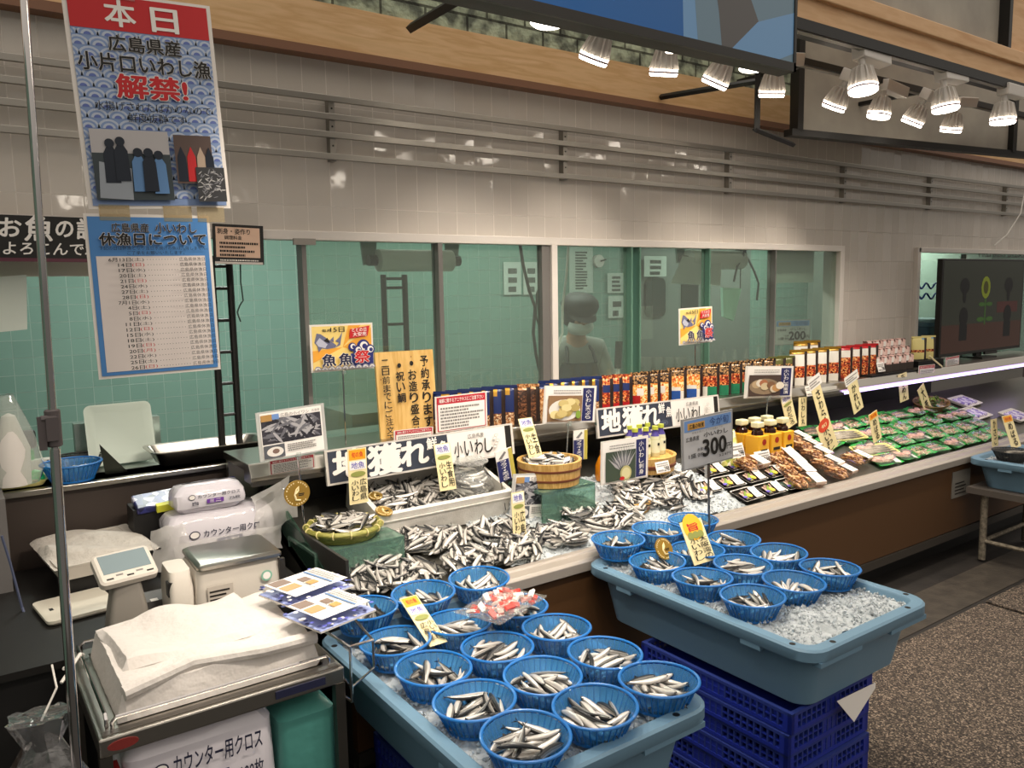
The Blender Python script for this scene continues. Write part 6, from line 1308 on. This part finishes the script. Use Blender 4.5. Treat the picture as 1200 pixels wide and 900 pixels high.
# stack of wipes on the cart
def wrinkled(x0, x1, y0, y1, z0, z1, mt, seed, nx=26, ny=22, amp=.006, edge=.02):
    q = random.Random(seed); ph = [(q.uniform(10, 34), q.uniform(10, 34), q.uniform(0, 6)) for _ in range(5)]; vs = []
    for j in range(ny+1):
        for i in range(nx+1):
            u, v = i/nx, j/ny; x, y = x0+(x1-x0)*u, y0+(y1-y0)*v; e = min(u*(x1-x0), (1-u)*(x1-x0), v*(y1-y0), (1-v)*(y1-y0)); f = min(1, e/edge); f = math.sin(f*PI/2)
            w = sum(math.sin(a*x+b*y+c) for a, b, c in ph)/5*amp*2*f; vs.append((x+q.uniform(-.001, .001), y, z0+(z1-z0)*f+w))
    n = len(vs); vs += [(v[0], v[1], z0) for v in vs]; W_ = nx+1; fs = [(j*W_+i, j*W_+i+1, (j+1)*W_+i+1, (j+1)*W_+i) for j in range(ny) for i in range(nx)]
    fs.append(tuple([n+i for i in range(nx, -1, -1)]+[n+j*W_ for j in range(1, ny+1)]+[n+ny*W_+i for i in range(1, W_)]+[n+j*W_+nx for j in range(ny-1, 0, -1)]))
    return MB().add(vs, fs, mt)
o = thing('cloth_stack', 'thick stack of white cloth wipes lying on the stainless cart', 'cloth', (0, 0, 0))
wrinkled(.235, .69, 1.79, 2.2, .702, .768, cloth, 3, amp=.009).build('wipes', o)
wrinkled(.36, .72, 1.88, 2.17, .765, .782, cloth, 9, amp=.013).xf(Matrix.Rotation(.05, 4, 'Z')).build('top_wipe', o)
m = MB().tube([(.25, 1.80, .76), (.4, 1.83, .775), (.55, 1.80, .772), (.68, 1.81, .765)], .016, cloth, 10); m.build('fold', o)
# packs of counter cloth
pkm = clear('pack wrap', 'ffffff', 1.2, .86, .08, (14, .4), 'dcd6dc')
def clothpack(lab, x0, x1, y0, y1, z0, z1, count, boxm, size, nm='cloth_pack', r=.03, vo=0.0):
    o = thing(nm, lab, 'pack', ((x0+x1)/2, (y0+y1)/2, z0)); w, d, h = x1-x0, y1-y0, z1-z0; q = random.Random(int(x0*99))
    LP_ = [[(p[0]+q.uniform(-.003, .003), p[1]+q.uniform(-.003, .003), p[2]) for p in rr(-w/2+i, w/2-i, -d/2+i, d/2-i, r, z, 4)] for i, z in ((.02, 0), (.0, .02), (-.002, h*.4), (0, h-.03), (.015, h-.008), (.04, h))]
    MB().loft(LP_, pkm if boxm is not navy or True else pkm).build('wrap', o); y = -d/2-.005
    s = Sign('x', 'x', 'x', w, h, Matrix(), .001); s.L = 0; ink = pm('pack ink', '20223a', .5)
    s.disc(.22, .62+vo, .05*w, .04*w, ink); s.disc(.22, .62+vo, .04*w, .03*w, white)
    s.text('カウンター用クロス', .3, .55+vo, .9, .68+vo, ink, .014); s.text('白', .22, .32+vo, .3, .46+vo, ink, .012); s.rect(.42, .33+vo, .66, .49+vo, boxm); s.text(size, .46, .35+vo, .62, .47+vo, white, .014); s.text(count, .74, .36+vo, .9, .48+vo, ink, .01)
    L_ = MB(); L_.v = s.pr.v+s.tx.v; n = len(s.pr.v); L_.f = s.pr.f+[tuple(n+i for i in f) for f in s.tx.f]; L_.mats = s.pr.mats+s.tx.mats; L_.mi = s.pr.mi+[k+len(s.pr.mats) for k in s.tx.mi]
    bpy.data.objects.remove(s.o); L_.xf(Matrix.Translation((-w/2, y-.0, 0))).build('lettering', o, smooth=False); return o
clothpack('large white pack of counter cloths on the lower shelf of the cart', .235, .555, 1.765, 2.1, .302, .65, '100枚', navy, '小判', vo=.2)
tl_ = pm('teal wrap', '4f8f86', .35, bump=(12, .5)); o = thing('teal_pack', 'teal wrapped pack on the lower shelf of the cart, right of the white pack', 'pack', (.64, 1.9, .302)); MB().loft([rr(-.065, .065, -.12, .12, .02, 0), rr(-.07, .07, -.125, .125, .02, .02), rr(-.07, .07, -.125, .125, .02, .29), rr(-.05, .05, -.1, .1, .03, .31)], tl_).build('wrap', o)
tag(MB().box(.205, .228, 1.765, 1.80, .302, .62, pm('dark red carton', '8a1a1c', .5)).build('red_carton', smooth=False), 'narrow dark red carton at the front left corner of the cart', 'carton')
# work counter, hidden in the dark behind the cart
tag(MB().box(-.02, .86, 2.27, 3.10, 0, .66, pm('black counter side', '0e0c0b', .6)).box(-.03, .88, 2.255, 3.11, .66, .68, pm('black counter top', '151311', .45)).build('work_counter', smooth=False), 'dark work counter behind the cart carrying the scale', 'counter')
# scale
sA, sB, sC = onz(232, 664, .845), onz(329, 645, .845), onz(296, 612, .845); yaw = math.atan2(sB.y-sA.y, sB.x-sA.x); sw, sdp = (sB-sA).length, .21
ivory = pm('ivory scale housing', 'c9c1b6', .4, bump=(60, .05)); o = thing('weighing_scale', 'ivory weighing scale with a steel platter behind the cart', 'scale', (sA.x, sA.y, .681), (0, 0, yaw))
MB().loft([rr(-.01, sw+.004, .0, sdp, .02, 0), rr(-.012, sw+.008, -.004, sdp, .02, .02), rr(-.004, sw+.004, .006, sdp-.006, .02, .135), rr(.0, sw, .012, sdp-.012, .02, .142)], ivory).build('housing', o)
MB().loft([rr(.004, sw, .0, sdp, .015, .147), rr(-.002, sw+.004, -.006, sdp+.006, .018, .150), rr(-.002, sw+.004, -.006, sdp+.006, .018, .158), rr(.008, sw-.006, .006, sdp-.006, .012, .164)], steel).build('platter', o)
MB().loft([rr(-.075, -.012, .01, .16, .015, 0), rr(-.075, -.012, .006, .16, .015, .1), rr(-.07, -.014, .03, .15, .015, .15)], ivory).build('printer', o); MB().box(-.078, -.045, .02, .05, .085, .125, dk).build('printer_slot', o, smooth=False)
MB().box(sw-.008, sw+.009, -.006, .01, .0, .14, pm('dark trim', '2a2622', .4)).build('corner_trim', o, smooth=False)
lb = MB().box(.02, .09, -.0065, -.004, .03, .1, pm('worn label paper', 'b4aba0', .6)); [lb.box(.025, .08-.01*(k % 2), -.0072, -.0064, .082-.012*k, .087-.012*k, black) for k in range(3)]; lb.build('label', o, smooth=False)
m = MB().lathe([(0, 0), (.016, 0), (.016, .001)], pm('green round sticker', '7fb09a', .5), 20, M=Matrix.Rotation(PI/2, 4, 'X')).lathe([(0, .0008), (.011, .001), (.011, .0012)], white, 20, M=Matrix.Rotation(PI/2, 4, 'X')); m.xf(Matrix.Translation((sw*.8, -.006, .1))).build('sticker', o)
# display head on its post
pc_ = onz(146, 664, .86); o = thing('scale_display', 'tilted ivory display head of the scale on a grey post', 'display', (pc_.x, pc_.y, .69))
Md = Matrix.Translation((0, 0, .17)) @ Euler((.62, 0, .16)).to_matrix().to_4x4()
dw, dh = .15, .105
m = MB().loft([rr(-dw/2+.008, dw/2-.008, -dh/2+.008, dh/2-.008, .012, -.02), rr(-dw/2, dw/2, -dh/2, dh/2, .014, -.012), rr(-dw/2, dw/2, -dh/2, dh/2, .014, .006), rr(-dw/2+.006, dw/2-.006, -dh/2+.006, dh/2-.006, .01, .011)], ivory); m.xf(Md).build('housing', o)
MB().box(-dw/2+.014, dw/2-.012, -dh/2+.032, dh/2-.01, .011, .0118, pm('grey lcd', '77868a', .15)).xf(Md).build('screen', o, smooth=False)
m = MB(); [m.box(-dw/2+.016+.026*k, -dw/2+.034+.026*k, -dh/2+.012+.008*(k % 2), -dh/2+.017+.008*(k % 2), .011, .0116, [black, grey][k % 2]) for k in range(5)]; m.xf(Md).build('key_print', o, smooth=False)
MB().loft([rr(-.06, .05, -.05, .03, .015, 0), rr(-.05, .045, -.045, .03, .015, .06), rr(-.03, .03, -.02, .03, .012, .16)], pm('grey post plastic', '7c766e', .5)).build('post', o)
q_ = onz(188, 706, .70); tag(MB().box(q_.x-.045, q_.x+.045, q_.y-.03, q_.y+.06, .681, .72, pm('grey tape block', '5c5a58', .5)).box(q_.x-.03, q_.x-.01, q_.y-.031, q_.y-.01, .7195, .7205, whitep).build('tape_block', smooth=False), 'dark grey taped block between the display post and the scale', 'block')
q_ = onz(80, 725, .69); o = thing('white_board', 'white plastic board lying in the dark left of the display post', 'board', (q_.x+.02, q_.y+.10, .682), (0, 0, .12))
MB().loft([rr(-.08, .1, -.1, .09, .015, 0), rr(-.085, .105, -.105, .095, .018, .006), rr(-.085, .105, -.105, .095, .018, .014), rr(-.08, .1, -.1, .09, .015, .016)], pm('aged white plastic', 'cfc8b8', .4)).build('board', o); MB().box(-.06, -.05, -.02, .0, .0161, .0166, black).build('mark', o, smooth=False)
# white tray with cloth
q0, q1 = onz(72, 664, .79), onz(168, 640, .79); o = thing('cloth_tray', 'white tray with a crumpled white cloth below the sill', 'tray', (q0.x-.01, q0.y, .74), (0, 0, .1)); tw_ = .27; td_ = .36
MB().loft([rr(0.01, tw_-.01, .01, td_-.01, .015, 0), rr(0, tw_, 0, td_, .02, .045), rr(.008, tw_-.008, .008, td_-.008, .015, .045), rr(.014, tw_-.014, .014, td_-.014, .01, .01)], pm('white tray plastic', 'bcb4aa', .45)).build('tray', o)
wrinkled(-.01, tw_+.03, .0, td_+.02, .04, .055, pm('thin white cloth', 'bdb5ab', .8, bump=(30, 1.0)), 6, amp=.012, edge=.03).build('cloth', o)
tag(MB().box(q0.x, q0.x+.24, q0.y+.03, q0.y+.34, .681, .739, dk).build('crate_block', smooth=False), 'black block under the white cloth tray', 'block')
# two packs behind the scale
yb = 2.80
a, b = ony(212, 640, yb), ony(312, 640, yb)
clothpack('white pack of counter cloths in an open crumpled bag behind the scale', a.x-.04, b.x+.03, yb-.03, yb+.14, .681, .86, '100枚', navy, '小判', r=.03)
a, b = ony(205, 600, yb), ony(288, 600, yb)
clothpack('smaller white pack of counter cloths with violet print, topmost behind the scale', a.x, b.x, yb-.02, yb+.1, .862, .955, '75枚', pm('violet pack ink', '6a3a94', .5), 'ミニ', r=.025)
m = MB(); q = random.Random(2); bagm = clear('white crinkled bag', 'ffffff', 1.4, .4, .1, (24, .9), 'e6e2dc')
a = ony(175, 600, 2.76); b = ony(330, 600, 2.78)
def flap(p, u, v, nx, ny, amp, seed):
    q = random.Random(seed); g = [[p+u*(i/nx)+v*(j/ny)+Vector((q.uniform(-amp, amp), q.uniform(-amp, amp), q.uniform(-amp, amp))) for i in range(nx+1)] for j in range(ny+1)]; m.loft(g, bagm, False, False, False)
flap(Vector((a.x, 2.73, .70)), Vector((.12, .02, .0)), Vector((-.01, .0, .15)), 6, 6, .008, 1); flap(Vector((b.x-.09, 2.75, .74)), Vector((.13, -.02, .07)), Vector((-.02, .03, .14)), 6, 6, .009, 2); flap(Vector((a.x+.06, 2.735, .70)), Vector((.36, 0, 0)), Vector((0, -.01, .085)), 12, 4, .004, 3)
tag(m.build('crinkled_bag'), 'crinkled translucent white bag around the packs behind the scale', 'bag')
p = ony(205, 566, 2.98); o = thing('bag_bundle', 'clear bundle with dark blue print and a yellow strip below the steel tray', 'bundle', (p.x, 2.96, .87), (.3, -.05, 0)); bl_ = mix('navy bag print', ['2a2c60', 'b9b6c4', '3a3c7a', '1c1e40'], 40, .3)
MB().box(-.14, .22, -.04, .06, 0, .025, bl_).build('bags', o, smooth=False, bev=.006); MB().box(-.08, .02, -.055, -.035, .004, .03, pm('bright yellow card', 'd6d43a', .5)).build('yellow_strip', o, smooth=False)
tag(MB().box(p.x-.15, p.x+.2, 2.93, 3.05, .681, .868, dk).build('crate_block', smooth=False), 'black block under the blue printed bundle', 'block')
# ------------------------------------------------------------------ sill
BK2 = copy(BK, (ony(84, 548, 3.19).x, 3.19, .952), (0, 0, 1), 'blue basket with ice on the sill behind the sign pole'); BK2['group'] = 'baskets on the sill'
q_ = BK2.location; ice('crushed_ice', 'handful of crushed ice in the blue basket on the sill', q_.x-.05, q_.x+.05, q_.y-.05, q_.y+.05, lambda x, y: .985, 120, 90)
BB2 = copy(BB, (ony(92, 532, 3.36).x, 3.41, .936), (.0, 0, 1), 'black basket behind the blue basket on the sill'); BB2['group'] = 'baskets on the sill'
q_ = BB2.location; ice('crushed_ice', 'handful of crushed ice in the black basket behind the sill', q_.x-.05, q_.x+.05, q_.y-.05, q_.y+.05, lambda x, y: .975, 120, 90)
a, b, c = ony(94, 492, 3.5), ony(173, 485, 3.5), ony(101, 547, 3.5); w = (b-a).length; h = .24
o = thing('foam_tray', 'white foam tray standing upright against the kitchen side of the sill', 'tray', (a.x+.01, 3.44, .937), (1.32, 0, .02)); MB().loft([rr(.02, w-.02, .02, h-.02, .02, 0), rr(0, w, 0, h, .025, .02), rr(.01, w-.01, .01, h-.01, .02, .02), rr(.03, w-.03, .03, h-.03, .015, .005)], pm('white foam tray', 'd3ddd0', .5)).build('tray', o)
tag(MB().box(a.x-.02, b.x+.05, 3.53, 3.58, .936, 1.1, kst).build('steel_block', smooth=False), 'steel block behind the upright foam tray', 'block')
tag(MB().prism([(0, 0), (.075, 0), (-.012, .115)], .004, pm('dark blade steel', '3c4038', .25, .9), Matrix.Translation((ony(123, 548, 3.2).x, 3.2, .951))).build('steel_wedge', smooth=False), 'dark triangular steel plate standing on the sill before the foam tray', 'plate')
o = thing('steel_tray', 'deep stainless steel tray on the sill under the ladder rack', 'tray', (ony(170, 530, 3.3).x, 3.17, .936)); 
MB().loft([rr(.04, .40, .03, .19, .03, .016), rr(.012, .44, .005, .2, .035, .07), rr(0, .455, -.008, .21, .04, .072), rr(.0, .455, -.008, .21, .04, .076), rr(.016, .436, .008, .198, .035, .073), rr(.05, .39, .035, .185, .025, .024)], steel).build('tray', o)
o = thing('green_tray', 'yellow tray with a green lining on the sill at the left picture edge', 'tray', (ony(-10, 560, 3.2).x, 3.16, .952)); MB().loft([rr(-.1, .15, 0, .14, .03, 0), rr(-.11, .165, -.01, .15, .035, .02), rr(-.1, .155, 0, .14, .03, .02), rr(-.09, .145, .01, .13, .03, .008)], yt).build('tray', o)
q = random.Random(4); g = [[(-.1+.255*i/12, -.005+.15*j/7, .022+q.uniform(-.003, .010)) for i in range(13)] for j in range(8)]; MB().add([v for r in g for v in r], [(j*13+i, j*13+i+1, (j+1)*13+i+1, (j+1)*13+i) for j in range(7) for i in range(12)], grn).build('lining', o, smooth=False)
p = ony(33, 535, 3.45); o = thing('green_bottle', 'green bottle with a black handle behind the green lined tray', 'bottle', (p.x-.02, 3.45, .937)); MB().lathe([(0, 0), (.04, 0), (.04, .09), (.02, .12), (0, .12)], pm('green bottle plastic', '2c9a50', .35), 18).build('body', o); MB().box(.0, .05, -.015, .015, .1, .17, dk).build('handle', o, bev=.01); MB().box(.02, .09, -.04, .0, .02, .06, whitep).build('label', o, smooth=False)
p = ony(15, 540, 3.05); o = thing('clear_bag', 'tall clear plastic bag with white contents at the left picture edge', 'bag', (p.x, 3.2, .952)); o.location.y = 3.08
m = bagmesh([((.07, .04), .03), ((.09, .05), .08), ((.075, .04), .18), ((.05, .03), .26), ((.02, .015), .33)], 18, .1, 3, clear('big clear bag', 'f2f6f2', 1.5, .2, .05, (8, .6))); m.build('bag', o); MB().lathe([(0, .03), (.05, .03), (.055, .15), (.02, .26), (0, .27)], pm('white filling', 'd6cfc8', .6), 14).build('contents', o)
o.location.z = .953
# steel wall plate left, cables
p = ony(3, 650, 2.9); tag(MB().box(p.x-.2, p.x+.02, 2.9, 3.13, ony(3, 722, 2.9).z, ony(3, 585, 2.9).z, pm('grey switch panel', '6a6664', .5)).build('switch_panel', smooth=False), 'grey panel at the left picture edge below the sill', 'panel')
tag(MB().tube([ony(2, 628, 2.7), ony(12, 660, 2.7), ony(26, 712, 2.7), ony(45, 760, 2.6), ony(62, 800, 2.5), ony(75, 830, 2.4)], .004, pm('blue grey cable', '4a5068', .5), 6).build('power_cable'), 'thin blue grey cable hanging in the dark at the left', 'cable')
tag(MB().tube([ony(2, 722, 2.85), ony(15, 745, 2.8), ony(30, 770, 2.7), ony(44, 800, 2.5)], .004, pm('grey cable', '6c6866', .5), 6).build('power_cable'), 'short grey cable below the grey panel at the left edge', 'cable')
# bag of rubbish hanging at the left of the cart
p = ony(48, 850, 1.60); o = thing('rubbish_bag', 'clear crumpled bag of wrappers hanging at the left of the cart', 'bag', (p.x, 1.58, .455)); q = random.Random(6)
m = bagmesh([((.08, .06), .0), ((.10, .08), .1), ((.09, .07), .2), ((.075, .06), .28), ((.03, .03), .36), ((.05, .045), .41)], 22, .16, 9, clear('rubbish bag film', 'ececf0', 2.0, .06, .05, (18, 1.0))); m.build('bag', o)
m = MB()
for i in range(9):
    M = Matrix.Translation((q.uniform(-.06, .06), q.uniform(-.05, .03), .08+.024*i)) @ Euler((q.uniform(0, 6), q.uniform(0, 6), q.uniform(0, 6))).to_matrix().to_4x4(); m.add([M @ Vector((x*.055, y*.04, q.uniform(-.012, .012))) for x in (-1, -.3, .4, 1) for y in (-1, 0, 1)], [(a*3+b, a*3+b+1, a*3+b+4, a*3+b+3) for a in range(3) for b in range(2)], [whitep, pm('grey wrapper', '9a949c', .5), white][i % 3])
m.build('wrappers', o, smooth=False); MB().tube([(0, 0, .40), (.03, .03, .44), (.03, .09, .46)], .002, whitep, 6).build('string', o)
# flyers on the wire rack
fl_ = pm('flyer border violet', 'a3aee0', .4)
def flyer(lab, cs, z):
    P = [onz(x, y, z) for x, y in cs]; c0, ex, ey = P[0], P[3]-P[0], P[1]-P[0]   # cs: near-left, far-left, far-right, near-right
    w, h = ex.length, ey.length; X = ex.normalized(); Yv = (ey-X*ey.dot(X)).normalized(); h = ey.dot(Yv); Zv = X.cross(Yv)
    M = Matrix((X, -Zv, Yv)).transposed().to_4x4(); M.translation = c0      # local x right, y down into paper, z along sheet
    s = Sign('recipe_flyer', lab, 'flyer', w, h, M, .004, 'recipe flyers'); s.board(whitep); s.rect(.0, .0, 1, 1, fl_); q = random.Random(len(lab))
    for k in range(46): u, v = q.choice([(q.random(), q.choice([.02, .95])), (q.choice([.02, .95]), q.random())]); s.disc(u, v, .006, .006, [navy, white, pm('print violet', '5f63b8', .4)][k % 3], 8)
    s.rect(.06, .06, .94, .94, pm('flyer paper', 'dedad8', .35)); s.rect(.08, .1, .34, .36, pm('flyer photo', '7a6456', .4)); s.rect(.4, .1, .64, .36, pm('flyer orange', 'd08a58', .4)); s.rect(.3, .45, .5, .6, MATS['flyer photo']); s.rect(.54, .45, .7, .6, pm('flyer ochre', 'b98a4a', .4)); s.rect(.1, .68, .9, .71, pm('flyer blue line', '5a80b0', .4)); s.fine(.1, .74, .86, .9, 3, grey, 4, .4); s.fine(.55, .4, .9, .44, 1, grey, 2, .5); s.done()
flyer('violet edged recipe flyer behind the other one, over the cloth stack', [(303, 697), (362, 669), (404, 684), (345, 713)], .80)
flyer('violet edged recipe flyer in front, reaching over the wire rack', [(331, 722), (388, 695), (434, 706), (376, 741)], .806)
o = thing('wire_rack', 'bent chrome wire rack on the right side of the cart', 'rack', (0, 0, 0)); A_ = ony(410, 758, 1.72); B_ = ony(437, 750, 1.78); cx_ = .727
P1 = ony(378, 738, 1.80); P2 = ony(414, 724, 1.86)
m = MB().tube([P1, A_, (A_.x, A_.y, .62)], .0035, chrome, 8).tube([P2, B_, (B_.x, B_.y, .655), (A_.x, A_.y, .655), (cx_, A_.y+.03, .665)], .0035, chrome, 8).tube([A_, B_], .0035, chrome, 8); m.build('wire', o)
MB().tube([(A_.x, A_.y, .62), (cx_, 1.75, .62)], .0035, chrome, 8).build('hook', o)
m = MB().tube([P1, P2], .0035, chrome, 8); m.build('cross_wire', o)
# bag of red and white pieces over the baskets
p = onz(588, 716, .675); o = thing('treat_bag', 'clear bag of red and white pieces lying over the rear baskets of the left tub', 'bag', (p.x, p.y, .678), (0, 0, .35)); q = random.Random(12)
m = MB()
for i in range(60):
    M = Matrix.Translation((q.uniform(-.085, .085), q.uniform(-.055, .055), .012+q.uniform(0, .022))) @ Euler((q.uniform(-.6, .6), q.uniform(-.6, .6), q.uniform(0, 6))).to_matrix().to_4x4(); c_ = [pm('bright red piece', 'd8382e', .4), pm('white piece', 'e8ded6', .4), pm('pink piece', 'e09a90', .4)][i % 3]
    m.add([M @ Vector((x*q.uniform(.011, .017), y*.008, z*.004)) for x in (-1, 1) for y in (-1, 1) for z in (-1, 1)], [(0, 1, 3, 2), (4, 6, 7, 5), (0, 4, 5, 1), (2, 3, 7, 6), (0, 2, 6, 4), (1, 5, 7, 3)], c_)
mo = m.build('pieces', o, smooth=False); mo['kind'] = 'stuff'
g = []; q = random.Random(13)
for sg in (-1, 1):
    g = [[((u/12-.5)*.24+q.uniform(-.003, .003), (v/8-.5)*.16+q.uniform(-.003, .003), .018+sg*.02*math.sin(PI*u/12)**.5*math.sin(PI*v/8)**.5+q.uniform(-.002, .002)) for u in range(13)] for v in range(9)]
    MB().loft(g, clear('treat bag film', 'fafafa', 1.5, .06, .05, (30, .8)), False, False, False).build('film', o)
